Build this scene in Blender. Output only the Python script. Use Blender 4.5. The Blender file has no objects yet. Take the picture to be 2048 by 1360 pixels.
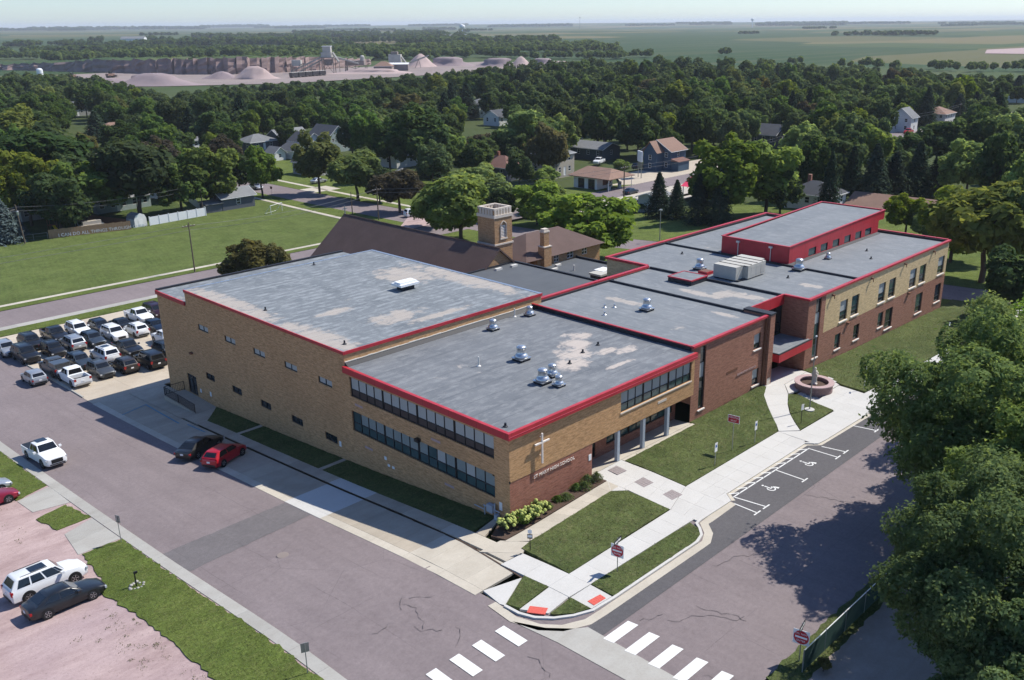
import bpy, bmesh, math, random, re
import numpy as np
from mathutils import Vector, Matrix

R = math.radians
random.seed(7)
rng = np.random.default_rng(11)
scene = bpy.context.scene
COL = scene.collection

# ------------------------------------------------------------------ camera
cam_d = bpy.data.cameras.new("camera")
cam = bpy.data.objects.new("camera", cam_d)
COL.objects.link(cam)
scene.camera = cam
cam_d.sensor_width = 36.0
cam_d.lens = 36.0 * 1846.285 / 2048.0
cam_d.shift_x = -(1091.984 - 1024.0) / 2048.0
cam_d.shift_y = (691.697 - 680.0) / 2048.0
cam_d.clip_start = 1.0
cam_d.clip_end = 60000.0
yaw, pitch, roll = 0.7634114, 0.3362645, -0.0082911
fw = Vector((math.cos(pitch) * math.cos(yaw), math.cos(pitch) * math.sin(yaw), -math.sin(pitch)))
rt = Vector((math.sin(yaw), -math.cos(yaw), 0.0))
up = rt.cross(fw)
rt2 = math.cos(roll) * rt + math.sin(roll) * up
up2 = -math.sin(roll) * rt + math.cos(roll) * up
CAM = Vector((-40.8571, -42.7901, 34.1119))
M = Matrix((rt2, up2, -fw)).transposed().to_4x4()
M.translation = CAM
cam.matrix_world = M

# ------------------------------------------------------------------ light
SUN_TO = Vector((0.77, -0.27, 1.0)).normalized()
sun_el = math.asin(SUN_TO.z)
world = bpy.data.worlds.new("World")
scene.world = world
world.use_nodes = True
wn = world.node_tree.nodes
wl = world.node_tree.links
wn.clear()
w_out = wn.new("ShaderNodeOutputWorld")
w_bg = wn.new("ShaderNodeBackground")
w_sky = wn.new("ShaderNodeTexSky")
w_sky.sky_type = 'NISHITA'
w_sky.sun_disc = False
w_sky.sun_elevation = sun_el
w_sky.sun_rotation = math.atan2(SUN_TO.x, SUN_TO.y)
w_sky.altitude = 400.0
w_sky.air_density = 1.0
w_sky.dust_density = 0.45
w_sky.ozone_density = 1.6
w_bg.inputs[1].default_value = 0.10
w_tint = wn.new("ShaderNodeMix")
w_tint.data_type = 'RGBA'
w_tint.blend_type = 'MULTIPLY'
w_tint.inputs[0].default_value = 1.0
w_tint.inputs[7].default_value = (0.78, 0.93, 1.17, 1.0)
wl.new(w_sky.outputs[0], w_tint.inputs[6])
wl.new(w_tint.outputs[2], w_bg.inputs[0])
wl.new(w_bg.outputs[0], w_out.inputs[0])

sun_d = bpy.data.lights.new("sun", 'SUN')
sun_d.energy = 4.3
sun_d.angle = R(0.55)
sun_d.color = (1.0, 0.95, 0.86)
sun = bpy.data.objects.new("sun", sun_d)
COL.objects.link(sun)
sun.rotation_euler = SUN_TO.to_track_quat('Z', 'Y').to_euler()
sun.location = (60, -40, 120)

vs = scene.view_settings
vs.view_transform = 'Standard'
vs.look = 'None'
vs.exposure = 0.55
vs.gamma = 1.0
vs.use_curve_mapping = False
scene.render.engine = 'CYCLES'
cy = scene.cycles
cy.use_denoising = True
try:
    cy.denoiser = 'OPENIMAGEDENOISE'
    cy.denoising_input_passes = 'RGB_ALBEDO_NORMAL'
except Exception:
    pass
cy.max_bounces = 8
cy.diffuse_bounces = 4
cy.glossy_bounces = 2
cy.transmission_bounces = 4
cy.transparent_max_bounces = 6
cy.volume_bounces = 0
cy.sample_clamp_indirect = 4.0
cy.caustics_reflective = False
cy.caustics_refractive = False
cy.use_adaptive_sampling = True
cy.adaptive_threshold = 0.02
scene.render.film_transparent = False

# ------------------------------------------------------------------ ground height
_HL = np.array([(-80, .0), (-7, .0), (0, -.25), (5, -.7), (18, -1.95), (34, -3.2), (51, -4.4), (64, -5.2), (85, -6.0),
                (107, -6.5), (170, -7.2), (400, -8)]) * .88
_HR = np.array([(-80, .0), (0, 0), (30, -1.5), (60, -3.3), (90, -6.0), (107, -6.5), (170, -7.2), (400, -8)]) * .88
_GX = np.array([(-10, -.0), (0, 0), (10, .5), (40, .5), (50, -.3), (60, -.9), (90, -1.8), (120, -2), (400, -2)]) * .88


def _ss(t):
    t = np.clip(t, 0, 1)
    return t * t * (3 - 2 * t)


def _ip(v, T):
    return (np.interp(v - 1.2, T[:, 0], T[:, 1]) + np.interp(v, T[:, 0], T[:, 1]) + np.interp(v + 1.2, T[:, 0], T[:, 1])) / 3


def G(x, y):
    x = np.asarray(x, float)
    y = np.asarray(y, float)
    l = _ip(y, _HL)
    r = _ip(y, _HR)
    w = _ss((x - 26.4) / 35.2)
    gx = _ip(x, _GX)
    k = np.where(y > 0, 1 - _ss(y / 70.4), np.where(x < 39.6, 1 - _ss(-y / 8.8), 1 - .5 * _ss(-y / 8.8)))
    z = l * (1 - w) + r * w + gx * k
    d = np.hypot(x + 40, y + 42)
    far = _ss((d - 900) / 8000)
    z = z + far * (20 + 9 * np.sin(x / 1300 + 1.0) + 8 * np.sin(y / 1700 + x / 2600))
    z = z + 2.2 * _ss((d - 500) / 900) * np.sin(x / 310 + 2) * np.cos(y / 270)
    return z


def gz(x, y):
    return float(G(x, y))


# ------------------------------------------------------------------ materials
MATS = {}


class NT:
    def __init__(self, name):
        self.m = bpy.data.materials.new(name)
        self.m.use_nodes = True
        self.n = self.m.node_tree.nodes
        self.l = self.m.node_tree.links
        self.n.clear()
        self.out = self.n.new("ShaderNodeOutputMaterial")
        MATS[name] = self.m

    def add(self, t, **kw):
        nd = self.n.new(t)
        for k, v in kw.items():
            setattr(nd, k, v)
        return nd

    def val(self, s, v):
        if isinstance(v, bpy.types.NodeSocket):
            self.l.new(v, s)
        elif isinstance(v, (tuple, list)):
            s.default_value = tuple(v) + ((1.0,) if len(v) == 3 and len(s.default_value) == 4 else ())
        else:
            s.default_value = v

    def math(self, op, a, b=0.0, c=0.0, clamp=False):
        nd = self.add("ShaderNodeMath", operation=op, use_clamp=clamp)
        for i, v in enumerate((a, b, c)):
            self.val(nd.inputs[i], v)
        return nd.outputs[0]

    def pos(self):
        return self.add("ShaderNodeNewGeometry").outputs['Position']

    def noise(self, vec, scale, detail=3.0, rough=0.55, dist=0.0):
        nd = self.add("ShaderNodeTexNoise")
        self.val(nd.inputs['Vector'], vec)
        nd.inputs['Scale'].default_value = scale
        nd.inputs['Detail'].default_value = detail
        nd.inputs['Roughness'].default_value = rough
        nd.inputs['Distortion'].default_value = dist
        return nd.outputs['Fac']

    def mapping(self, vec, scale=(1, 1, 1), rot=(0, 0, 0), loc=(0, 0, 0)):
        nd = self.add("ShaderNodeMapping")
        self.val(nd.inputs['Vector'], vec)
        nd.inputs['Scale'].default_value = scale
        nd.inputs['Rotation'].default_value = rot
        nd.inputs['Location'].default_value = loc
        return nd.outputs[0]

    def ramp(self, fac, stops, interp='LINEAR'):
        nd = self.add("ShaderNodeValToRGB")
        cr = nd.color_ramp
        cr.interpolation = interp
        while len(cr.elements) < len(stops):
            cr.elements.new(0.5)
        for e, (p, c) in zip(cr.elements, stops):
            e.position = p
            e.color = (c[0], c[1], c[2], 1) if not isinstance(c, (int, float)) else (c, c, c, 1)
        self.val(nd.inputs[0], fac)
        return nd.outputs[0]

    def mix(self, fac, a, b, blend='MIX'):
        nd = self.add("ShaderNodeMix", data_type='RGBA', blend_type=blend)
        self.val(nd.inputs[0], fac)
        self.val(nd.inputs[6], a)
        self.val(nd.inputs[7], b)
        return nd.outputs[2]

    def bump(self, h, strength=0.3, dist=0.02):
        nd = self.add("ShaderNodeBump")
        self.val(nd.inputs['Height'], h)
        nd.inputs['Strength'].default_value = strength
        nd.inputs['Distance'].default_value = dist
        return nd.outputs[0]

    def pbr(self, col, rough=0.8, metal=0.0, normal=None, spec=0.3, coat=0.0, emit=None):
        b = self.add("ShaderNodeBsdfPrincipled")
        self.val(b.inputs['Base Color'], col)
        self.val(b.inputs['Roughness'], rough)
        self.val(b.inputs['Metallic'], metal)
        b.inputs['Specular IOR Level'].default_value = spec
        b.inputs['Coat Weight'].default_value = coat
        b.inputs['Coat Roughness'].default_value = 0.05
        if normal is not None:
            self.l.new(normal, b.inputs['Normal'])
        self.l.new(b.outputs[0], self.out.inputs['Surface'])
        return self.m


def plain(name, col, rough=0.7, metal=0.0, spec=0.3, var=0.12, scale=3.0, coat=0.0):
    """flat paint or metal with slight grime so that no face is perfectly even"""
    t = NT(name)
    p = t.pos()
    n = t.noise(p, scale, 4.0, 0.6)
    f = t.math('MULTIPLY_ADD', n, 2 * var, 1 - var)
    c = t.mix(1.0, col, f, 'MULTIPLY')
    return t.pbr(c, rough, metal, spec=spec, coat=coat)


def asphalt(name, base, dark, light, patch=0.5, streak=True):
    t = NT(name)
    p = t.pos()
    big = t.noise(p, 0.11, 4.0, 0.6)
    med = t.noise(p, 0.9, 4.0, 0.65)
    fine = t.noise(p, 26.0, 2.0, 0.7)
    c = t.mix(t.ramp(big, [(0.32, 0), (0.7, 1)]), dark, light)
    c = t.mix(0.5, c, base)
    c = t.mix(t.ramp(med, [(0.35, 0.0), (0.75, patch)]), c, light)
    if streak:
        st = t.noise(t.mapping(p, (1.0, 0.035, 1)), 1.3, 3.0)
        c = t.mix(t.ramp(st, [(0.42, 0.0), (0.7, 0.35)]), c, dark)
    g = t.math('MULTIPLY_ADD', fine, 0.75, 0.62)
    c = t.mix(1.0, c, g, 'MULTIPLY')
    # hairline cracks
    vo = t.add("ShaderNodeTexVoronoi", feature='DISTANCE_TO_EDGE')
    t.val(vo.inputs['Vector'], t.mix(0.12, t.mapping(p, (1, 1, 0)), t.add("ShaderNodeTexNoise").outputs['Color']))
    vo.inputs['Scale'].default_value = 0.17
    cr = t.ramp(vo.outputs['Distance'], [(0.0, 0.7), (0.004, 0.0)])
    cm = t.ramp(t.noise(p, 0.07, 2.0), [(0.52, 0.0), (0.6, 0.75)])
    c = t.mix(t.math('MULTIPLY', cr, cm), c, (0.075, 0.065, 0.068))
    sp = t.add("ShaderNodeSeparateXYZ")
    t.l.new(p, sp.inputs[0])
    wob = t.math('MULTIPLY', t.noise(p, 0.5, 3.0), 0.25)
    j1 = t.math('LESS_THAN', t.math('FRACT', t.math('DIVIDE', t.math('ADD', sp.outputs[0], wob), 3.45)), 0.012)
    j2 = t.math('LESS_THAN', t.math('FRACT', t.math('DIVIDE', t.math('ADD', sp.outputs[1], wob), 9.3)), 0.005)
    jm = t.ramp(t.noise(p, 0.16, 3.0), [(0.42, 0.0), (0.58, 0.45)])
    c = t.mix(t.math('MULTIPLY', t.math('MAXIMUM', j1, j2), jm), c, (0.08, 0.068, 0.07))
    agg = t.noise(p, 3.2, 6.0, 0.85)
    c = t.mix(1.0, c, t.math('MULTIPLY_ADD', t.ramp(agg, [(0.25, 0.0), (0.75, 1.0)]), 0.42, 0.79), 'MULTIPLY')
    return t.pbr(c, 0.92, normal=t.bump(fine, 0.25, 0.02), spec=0.2)


def concrete(name, base, dark, stain=0.5, rand=0.10):
    t = NT(name)
    p = t.pos()
    oi = t.add("ShaderNodeObjectInfo").outputs['Random']
    n1 = t.noise(p, 0.55, 5.0, 0.65)
    n2 = t.noise(p, 7.0, 4.0, 0.7)
    n3 = t.noise(t.mapping(p, (0.2, 1.5, 1)), 0.8, 3.0)
    c = t.mix(t.ramp(n1, [(0.36, 0.0), (0.72, stain)]), base, dark)
    c = t.mix(t.ramp(n3, [(0.5, 0.0), (0.75, stain * 0.6)]), c, dark)
    f = t.math('MULTIPLY_ADD', n2, 0.28, 0.86)
    c = t.mix(1.0, c, f, 'MULTIPLY')
    f2 = t.math('MULTIPLY_ADD', oi, 2 * rand, 1 - rand)
    c = t.mix(1.0, c, f2, 'MULTIPLY')
    return t.pbr(c, 0.88, normal=t.bump(n2, 0.15, 0.01), spec=0.25)


def grass(name, a, b, dry, dryness=0.4, mow=None):
    t = NT(name)
    p = t.pos()
    n1 = t.noise(p, 0.16, 4.0, 0.6)
    n2 = t.noise(p, 1.6, 5.0, 0.7)
    n3 = t.noise(t.mapping(p, (1, 1, 0.3)), 4.0, 6.0, 0.8)
    n6 = t.noise(p, 0.6, 3.0, 0.6)
    c = t.mix(t.ramp(n1, [(0.3, 0), (0.7, 1)]), a, b)
    c = t.mix(t.ramp(n2, [(0.5, 0.0), (0.78, dryness)]), c, dry)
    if mow:
        w = t.add("ShaderNodeTexWave", wave_type='BANDS', bands_direction='X')
        t.val(w.inputs['Vector'], t.mapping(p, (1, 1, 1), (0, 0, mow[0])))
        w.inputs['Scale'].default_value = mow[1]
        w.inputs['Distortion'].default_value = 2.2
        w.inputs['Detail Scale'].default_value = 0.4
        c = t.mix(t.math('MULTIPLY', w.outputs['Fac'], mow[2]), c, b)
    f = t.math('MULTIPLY_ADD', t.ramp(n3, [(0.25, 0.0), (0.75, 1.0)]), 1.3, 0.35)
    c = t.mix(1.0, c, f, 'MULTIPLY')
    c = t.mix(1.0, c, t.math('MULTIPLY_ADD', n6, 0.9, 0.55), 'MULTIPLY')
    h = t.math('ADD', n3, t.math('MULTIPLY', n2, 0.6))
    return t.pbr(c, 0.95, normal=t.bump(h, 0.8, 0.10), spec=0.1)


def brick(name, c1, c2, mortar, w=0.205, h=0.068, soil=0.25):
    t = NT(name)
    g = t.add("ShaderNodeNewGeometry")
    sp = t.add("ShaderNodeSeparateXYZ")
    t.l.new(g.outputs['Position'], sp.inputs[0])
    sn = t.add("ShaderNodeSeparateXYZ")
    t.l.new(g.outputs['True Normal'], sn.inputs[0])
    isx = t.math('GREATER_THAN', t.math('ABSOLUTE', sn.outputs[0]), 0.6)
    u = t.math('ADD', t.math('MULTIPLY', isx, sp.outputs[1]), t.math('MULTIPLY', t.math('SUBTRACT', 1.0, isx), sp.outputs[0]))
    cb = t.add("ShaderNodeCombineXYZ")
    t.l.new(u, cb.inputs[0])
    t.l.new(sp.outputs[2], cb.inputs[1])
    br = t.add("ShaderNodeTexBrick")
    t.l.new(cb.outputs[0], br.inputs['Vector'])
    t.val(br.inputs['Color1'], c1)
    t.val(br.inputs['Color2'], c2)
    t.val(br.inputs['Mortar'], mortar)
    br.inputs['Scale'].default_value = 1.0
    br.inputs['Mortar Size'].default_value = 0.007
    br.inputs['Mortar Smooth'].default_value = 0.2
    br.inputs['Bias'].default_value = -0.1
    br.inputs['Brick Width'].default_value = w
    br.inputs['Row Height'].default_value = h
    # runs of darker bricks and weather stains
    n1 = t.noise(t.mapping(cb.outputs[0], (1.5, 7.0, 1)), 1.0, 4.0, 0.75)
    n2 = t.noise(g.outputs['Position'], 0.22, 4.0, 0.6)
    c = t.mix(t.ramp(n1, [(0.46, 0.0), (0.66, 0.75)]), br.outputs['Color'], tuple(0.58 * v for v in c2))
    c = t.mix(t.ramp(n1, [(0.30, 0.6), (0.44, 0.0)]), c, tuple(min(.8, 1.25 * v) for v in c1))
    c = t.mix(t.ramp(n2, [(0.45, 0.0), (0.8, soil)]), c, tuple(0.55 * v for v in c1))
    return t.pbr(c, 0.9, normal=t.bump(br.outputs['Fac'], 0.25, -0.01), spec=0.2)


def roofing(name, base, pale, dust, amount=0.5, dirx=True, dustamt=0.6, seam=1.0, spots=(), dash=0.0):
    """grey membrane in rolls: seams, pale scuffs along the rolls and dust where water has stood (spots: x, y, rx, ry)"""
    t = NT(name)
    p = t.pos()
    sc = (0.7, 1.7, 1) if dirx else (1.7, 0.7, 1)
    n1 = t.noise(t.mapping(p, sc), 1.2, 5.0, 0.68)
    n2 = t.noise(t.mapping(p, (sc[1], sc[0], 1)), 0.8, 4.0, 0.6)
    n3 = t.noise(p, 0.13, 4.0, 0.55)
    n4 = t.noise(p, 22.0, 2.0, 0.8)
    n5 = t.noise(p, 0.75, 6.0, 0.72, 0.4)
    nb = t.noise(p, 0.35, 3.0)
    c = t.mix(t.ramp(nb, [(0.3, 0.0), (0.75, 0.35)]), base, pale)
    c = t.mix(t.ramp(n1, [(0.5, 0.0), (0.66, amount)]), c, pale)
    c = t.mix(t.ramp(n2, [(0.56, 0.0), (0.72, amount * 0.5)]), c, pale)
    sp = t.add("ShaderNodeSeparateXYZ")
    t.l.new(p, sp.inputs[0])
    if dash:
        row = t.math('FRACT', t.math('DIVIDE', sp.outputs[1], 1.0))
        rm = t.ramp(row, [(0.1, 0.0), (0.35, 1.0), (0.6, 1.0), (0.85, 0.0)])
        nd = t.noise(t.mapping(p, (0.75, 1.0, 1)), 0.9, 3.0, 0.6)
        c = t.mix(t.math('MULTIPLY', rm, t.ramp(nd, [(0.50, 0.0), (0.60, dash)])), c, pale)
    m = t.math('MULTIPLY', t.ramp(n3, [(0.55, 0.0), (0.68, 1.0)]), 0.3)
    for x, y, rx, ry in spots:
        dx = t.math('POWER', t.math('DIVIDE', t.math('SUBTRACT', sp.outputs[0], x), rx), 2.0)
        dy = t.math('POWER', t.math('DIVIDE', t.math('SUBTRACT', sp.outputs[1], y), ry), 2.0)
        g = t.math('SUBTRACT', 1.0, t.math('ADD', dx, dy), clamp=True)
        m = t.math('MAXIMUM', m, g)
    k = t.math('MULTIPLY', t.ramp(t.math('ADD', t.math('MULTIPLY', m, 0.42), n5), [(0.70, 0.0), (0.84, 1.0)]), dustamt)
    c = t.mix(k, c, dust)
    s = t.math('FRACT', t.math('DIVIDE', sp.outputs[1 if dirx else 0], seam))
    ln = t.math('LESS_THAN', s, 0.03)
    c = t.mix(t.math('MULTIPLY', ln, 0.4), c, tuple(0.4 * v for v in base))
    s2 = t.math('FRACT', t.math('DIVIDE', sp.outputs[0 if dirx else 1], 7.3))
    c = t.mix(t.math('MULTIPLY', t.math('LESS_THAN', s2, 0.008), 0.3), c, tuple(0.4 * v for v in base))
    c = t.mix(1.0, c, t.math('MULTIPLY_ADD', n4, 0.5, 0.75), 'MULTIPLY')
    return t.pbr(c, 0.8, normal=t.bump(n4, 0.1, 0.01), spec=0.25)


def shingle(name, a, b):
    t = NT(name)
    p = t.pos()
    oi = t.add("ShaderNodeObjectInfo").outputs['Random']
    n1 = t.noise(p, 0.5, 4.0, 0.6)
    n2 = t.noise(t.mapping(p, (3.0, 3.0, 9.0)), 1.0, 3.0, 0.8)
    c = t.mix(n2, a, b)
    c = t.mix(1.0, c, t.math('MULTIPLY_ADD', n1, 0.5, 0.75), 'MULTIPLY')
    c = t.mix(1.0, c, t.math('MULTIPLY_ADD', oi, 0.16, 0.92), 'MULTIPLY')
    return t.pbr(c, 0.9, spec=0.2)


def siding(name, col, pitch_=0.2):
    t = NT(name)
    p = t.pos()
    sp = t.add("ShaderNodeSeparateXYZ")
    t.l.new(p, sp.inputs[0])
    s = t.math('FRACT', t.math('DIVIDE', sp.outputs[2], pitch_))
    ln = t.math('LESS_THAN', s, 0.13)
    n = t.noise(p, 1.2, 4.0)
    c = t.mix(t.math('MULTIPLY', ln, 0.4), col, tuple(0.5 * v for v in col))
    c = t.mix(1.0, c, t.math('MULTIPLY_ADD', n, 0.3, 0.85), 'MULTIPLY')
    return t.pbr(c, 0.7, spec=0.3)


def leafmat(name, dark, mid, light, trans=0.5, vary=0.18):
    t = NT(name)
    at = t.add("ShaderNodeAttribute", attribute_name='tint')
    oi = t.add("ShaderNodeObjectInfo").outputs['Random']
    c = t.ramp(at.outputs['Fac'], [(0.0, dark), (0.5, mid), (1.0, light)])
    hs = t.add("ShaderNodeHueSaturation")
    t.val(hs.inputs['Color'], c)
    t.val(hs.inputs['Hue'], t.math('MULTIPLY_ADD', oi, 0.02, 0.484))
    o2 = t.math('FRACT', t.math('MULTIPLY', oi, 7.31))
    t.val(hs.inputs['Value'], t.math('MULTIPLY_ADD', o2, 2 * vary, 1 - vary))
    o3 = t.math('FRACT', t.math('MULTIPLY', oi, 13.7))
    t.val(hs.inputs['Saturation'], t.math('MULTIPLY_ADD', o3, 0.3, 0.72))
    d = t.add("ShaderNodeBsdfDiffuse")
    t.l.new(hs.outputs[0], d.inputs[0])
    tr = t.add("ShaderNodeBsdfTranslucent")
    t.l.new(t.mix(1.0, hs.outputs[0], (1.35, 1.25, .8), 'MULTIPLY'), tr.inputs[0])
    mx = t.add("ShaderNodeMixShader")
    mx.inputs[0].default_value = trans
    t.l.new(d.outputs[0], mx.inputs[1])
    t.l.new(tr.outputs[0], mx.inputs[2])
    t.l.new(mx.outputs[0], t.out.inputs['Surface'])
    return t.m


asphalt('asphalt', (.198, .164, .165), (.152, .127, .129), (.232, .196, .196), 0.35)
asphalt('asphalt_new', (.098, .094, .098), (.082, .079, .083), (.118, .112, .115), 0.2, False)
asphalt('asphalt_patch', (.135, .124, .126), (.112, .104, .106), (.165, .15, .152), 0.4, False)
concrete('concrete_white', (.50, .49, .465), (.42, .405, .375), 0.4, 0.025)
concrete('concrete_old', (.40, .35, .28), (.27, .23, .18), 0.55, 0.09)
concrete('concrete_tan', (.47, .43, .36), (.34, .30, .24), 0.5, 0.07)
concrete('concrete_lot', (.46, .40, .32), (.35, .29, .22), 0.55, 0.06)
concrete('concrete_grey', (.36, .35, .32), (.27, .25, .22), 0.5, 0.07)
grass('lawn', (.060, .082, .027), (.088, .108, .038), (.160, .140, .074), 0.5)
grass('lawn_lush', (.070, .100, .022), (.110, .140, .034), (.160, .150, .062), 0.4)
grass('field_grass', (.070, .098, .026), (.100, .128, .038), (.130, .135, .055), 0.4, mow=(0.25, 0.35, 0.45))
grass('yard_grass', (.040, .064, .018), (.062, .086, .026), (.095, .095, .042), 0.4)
t = NT('gravel_pink')
p_ = t.pos()
g1 = t.noise(t.mapping(p_, (0.5, 1.3, 1), (0, 0, 0.5)), 0.5, 5.0, 0.7)
g2 = t.noise(p_, 5.0, 5.0, 0.8)
g3 = t.noise(p_, 0.12, 3.0)
gc_ = t.mix(t.ramp(g1, [(0.35, 0.0), (0.65, 1.0)]), (.30, .215, .205), (.43, .325, .305))
gc_ = t.mix(t.ramp(g3, [(0.4, 0.0), (0.7, 0.6)]), gc_, (.34, .26, .27))
gc_ = t.mix(t.ramp(g2, [(0.30, 0.55), (0.42, 0.0)]), gc_, (.16, .115, .105))
gc_ = t.mix(1.0, gc_, t.math('MULTIPLY_ADD', g2, 0.5, 0.75), 'MULTIPLY')
t.pbr(gc_, 0.95, normal=t.bump(g2, 0.5, 0.04), spec=0.15)
concrete('dirt', (.34, .29, .26), (.22, .18, .155), 0.6, 0.0)
concrete('mulch', (.085, .055, .04), (.05, .032, .024), 0.6, 0.0)
brick('brick_tan', (.56, .325, .155), (.42, .235, .108), (.50, .37, .23), soil=0.4)
brick('brick_red', (.36, .145, .095), (.285, .108, .072), (.36, .25, .20))
brick('brick_brown', (.335, .158, .105), (.27, .122, .082), (.32, .21, .16))
brick('brick_cream', (.60, .45, .25), (.56, .415, .225), (.54, .45, .30), 0.4, 0.2, 0.12)
brick('brick_church', (.43, .255, .125), (.32, .18, .09), (.40, .31, .22))
roofing('roof_gym', (.125, .140, .152), (.29, .31, .32), (.40, .35, .30), 0.6, True, 0.75, 1.0,
        ((0.6, 40, 2.2, 14), (0.8, 25, 2.4, 9), (9, 24.5, 4.5, 2.2), (22.5, 30, 2.6, 14), (19, 36, 4, 6), (6.5, 30, 3, 1.2), (12, 22, 6, 1.0), (14, 51, 14, 1.2)), 0.6)
roofing('roof_class', (.120, .130, .143), (.25, .26, .265), (.46, .40, .35), 0.5, True, 0.85, 2.0,
        ((13.3, 6.0, 2.4, 1.9), (15.2, 7.6, 2.5, 2.2), (17.2, 9.1, 2.3, 2.2), (19.0, 10.4, 1.9, 1.8), (17.6, 6.0, 1.9, .9), (19.4, 4.9, 2.3, .9), (16.0, 3.0, 2.5, .5)), 0.35)
roofing('roof_new', (.150, .165, .178), (.27, .28, .285), (.42, .37, .32), 0.45, False, 0.7, 2.0,
        ((39, 8, 3.0, 1.6), (40, 5.5, 1.6, 3.0), (37.5, 10, 1.2, 4), (30, 14, 1.0, 4.0), (33, 4, .7, 2.5), (48, 3, 1.0, 2.0)), 0.0)
roofing('roof_low', (.080, .088, .098), (.12, .13, .14), (.22, .2, .18), 0.2, True, 0.2, 2.0)
t = NT('red_metal')
sp_ = t.add("ShaderNodeSeparateXYZ")
t.l.new(t.pos(), sp_.inputs[0])
sx_ = t.math('LESS_THAN', t.math('FRACT', t.math('DIVIDE', sp_.outputs[0], 3.05)), 0.014)
sy_ = t.math('LESS_THAN', t.math('FRACT', t.math('DIVIDE', sp_.outputs[1], 3.05)), 0.014)
rn_ = t.noise(t.pos(), 0.7, 5.0, 0.65)
rc_ = t.mix(t.ramp(rn_, [(0.35, 0.0), (0.75, 1.0)]), (.36, .016, .026), (.47, .032, .045))
rc_ = t.mix(t.math('MULTIPLY', t.math('MAXIMUM', sx_, sy_), 0.6), rc_, (.14, .008, .012))
t.pbr(rc_, t.math('MULTIPLY_ADD', rn_, 0.3, 0.32), spec=0.45)
plain('red_sunlit', (.62, .075, .12), 0.4, 0.0, 0.5, 0.10, 0.8)  # paler copy of the red metal, its pinkish sunlit tone put into the colour
plain('dark_flash', (.022, .024, .030), 0.6)
plain('white_flash', (.62, .60, .55), 0.5)
plain('frame_dark', (.020, .020, .022), 0.5)
plain('black_metal', (.014, .014, .015), 0.45)
plain('galv', (.55, .56, .57), 0.32, 0.85, 0.5, 0.15, 5.0)
plain('ac_cream', (.43, .41, .36), 0.55)
plain('stone_pale', (.56, .49, .41), 0.8)
plain('stone_white', (.74, .68, .62), 0.75)
plain('pillar_grey', (.34, .38, .43), 0.6)
plain('sign_white', (.74, .75, .75), 0.5, var=0.05)
plain('sign_red', (.46, .018, .03), 0.45, var=0.05)
plain('sign_black', (.02, .02, .025), 0.5)
plain('sign_blue', (.02, .10, .32), 0.5)
plain('paint_white', (.66, .66, .64), 0.75, var=0.16, scale=9.0)
plain('paint_blue', (.10, .26, .36), 0.75, var=0.2, scale=6.0)
plain('crack_tar', (.085, .075, .078), 0.9)
plain('lime_head', (.36, .40, .11), 0.8, var=0.25, scale=6.0)
plain('tactile_red', (.56, .10, .075), 0.75, var=0.12, scale=6.0)
plain('paver_grey', (.27, .235, .23), 0.85, var=0.2, scale=4.0)
plain('post_green', (.16, .17, .13), 0.6)
plain('post_steel', (.30, .31, .30), 0.45, 0.5)
plain('wood_pole', (.125, .095, .072), 0.9, var=0.25, scale=6.0)
plain('bark', (.075, .055, .042), 0.95, var=0.3, scale=6.0)
plain('wire', (.18, .18, .18), 0.6)
plain('quartzite', (.25, .165, .16), 0.85, var=0.3, scale=4.0)
plain('quartzite_cap', (.40, .29, .28), 0.8, var=0.15, scale=4.0)
plain('statue_stone', (.60, .55, .47), 0.8, var=0.15, scale=5.0)
plain('blind_teal', (.20, .245, .245), 0.35, var=0.15)
plain('blind_grey', (.36, .38, .37), 0.55, var=0.08)
plain('panel_dark', (.040, .034, .036), 0.35)
plain('rock', (.235, .165, .15), 0.9, var=0.5, scale=0.12)
plain('pile_pink', (.39, .30, .28), 0.95, var=0.15, scale=0.06)
plain('pile_mauve', (.26, .205, .21), 0.95, var=0.15, scale=0.06)
plain('plant_rust', (.24, .20, .18), 0.8, 0.1, var=0.35, scale=0.3)
plain('plant_pale', (.42, .40, .36), 0.7, var=0.3, scale=0.3)
plain('yellow_plastic', (.75, .52, .01), 0.4)
plain('green_cloth', (.10, .30, .22), 0.7)
plain('fence_white', (.70, .71, .72), 0.5, var=0.06)
plain('fence_wood', (.34, .21, .12), 0.85, var=0.25, scale=3.0)
plain('fence_brown', (.16, .075, .045), 0.85, var=0.25, scale=3.0)
plain('canopy_red', (.60, .04, .09), 0.5)
plain('trim_white', (.70, .70, .68), 0.6, var=0.06)
shingle('shingle_brown', (.085, .055, .048), (.125, .088, .078))
shingle('shingle_tan', (.20, .125, .095), (.26, .17, .13))
shingle('shingle_grey', (.15, .155, .16), (.21, .215, .22))
shingle('shingle_dark', (.055, .058, .066), (.085, .09, .10))
shingle('shingle_red', (.145, .075, .062), (.19, .11, .09))
siding('siding_white', (.66, .66, .64))
siding('siding_grey', (.30, .30, .29))
siding('siding_slate', (.072, .092, .102))
siding('siding_blue', (.045, .082, .13))
siding('siding_tan', (.40, .355, .29))
siding('siding_green', (.30, .36, .35))
siding('siding_dark', (.09, .10, .12))

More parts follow.
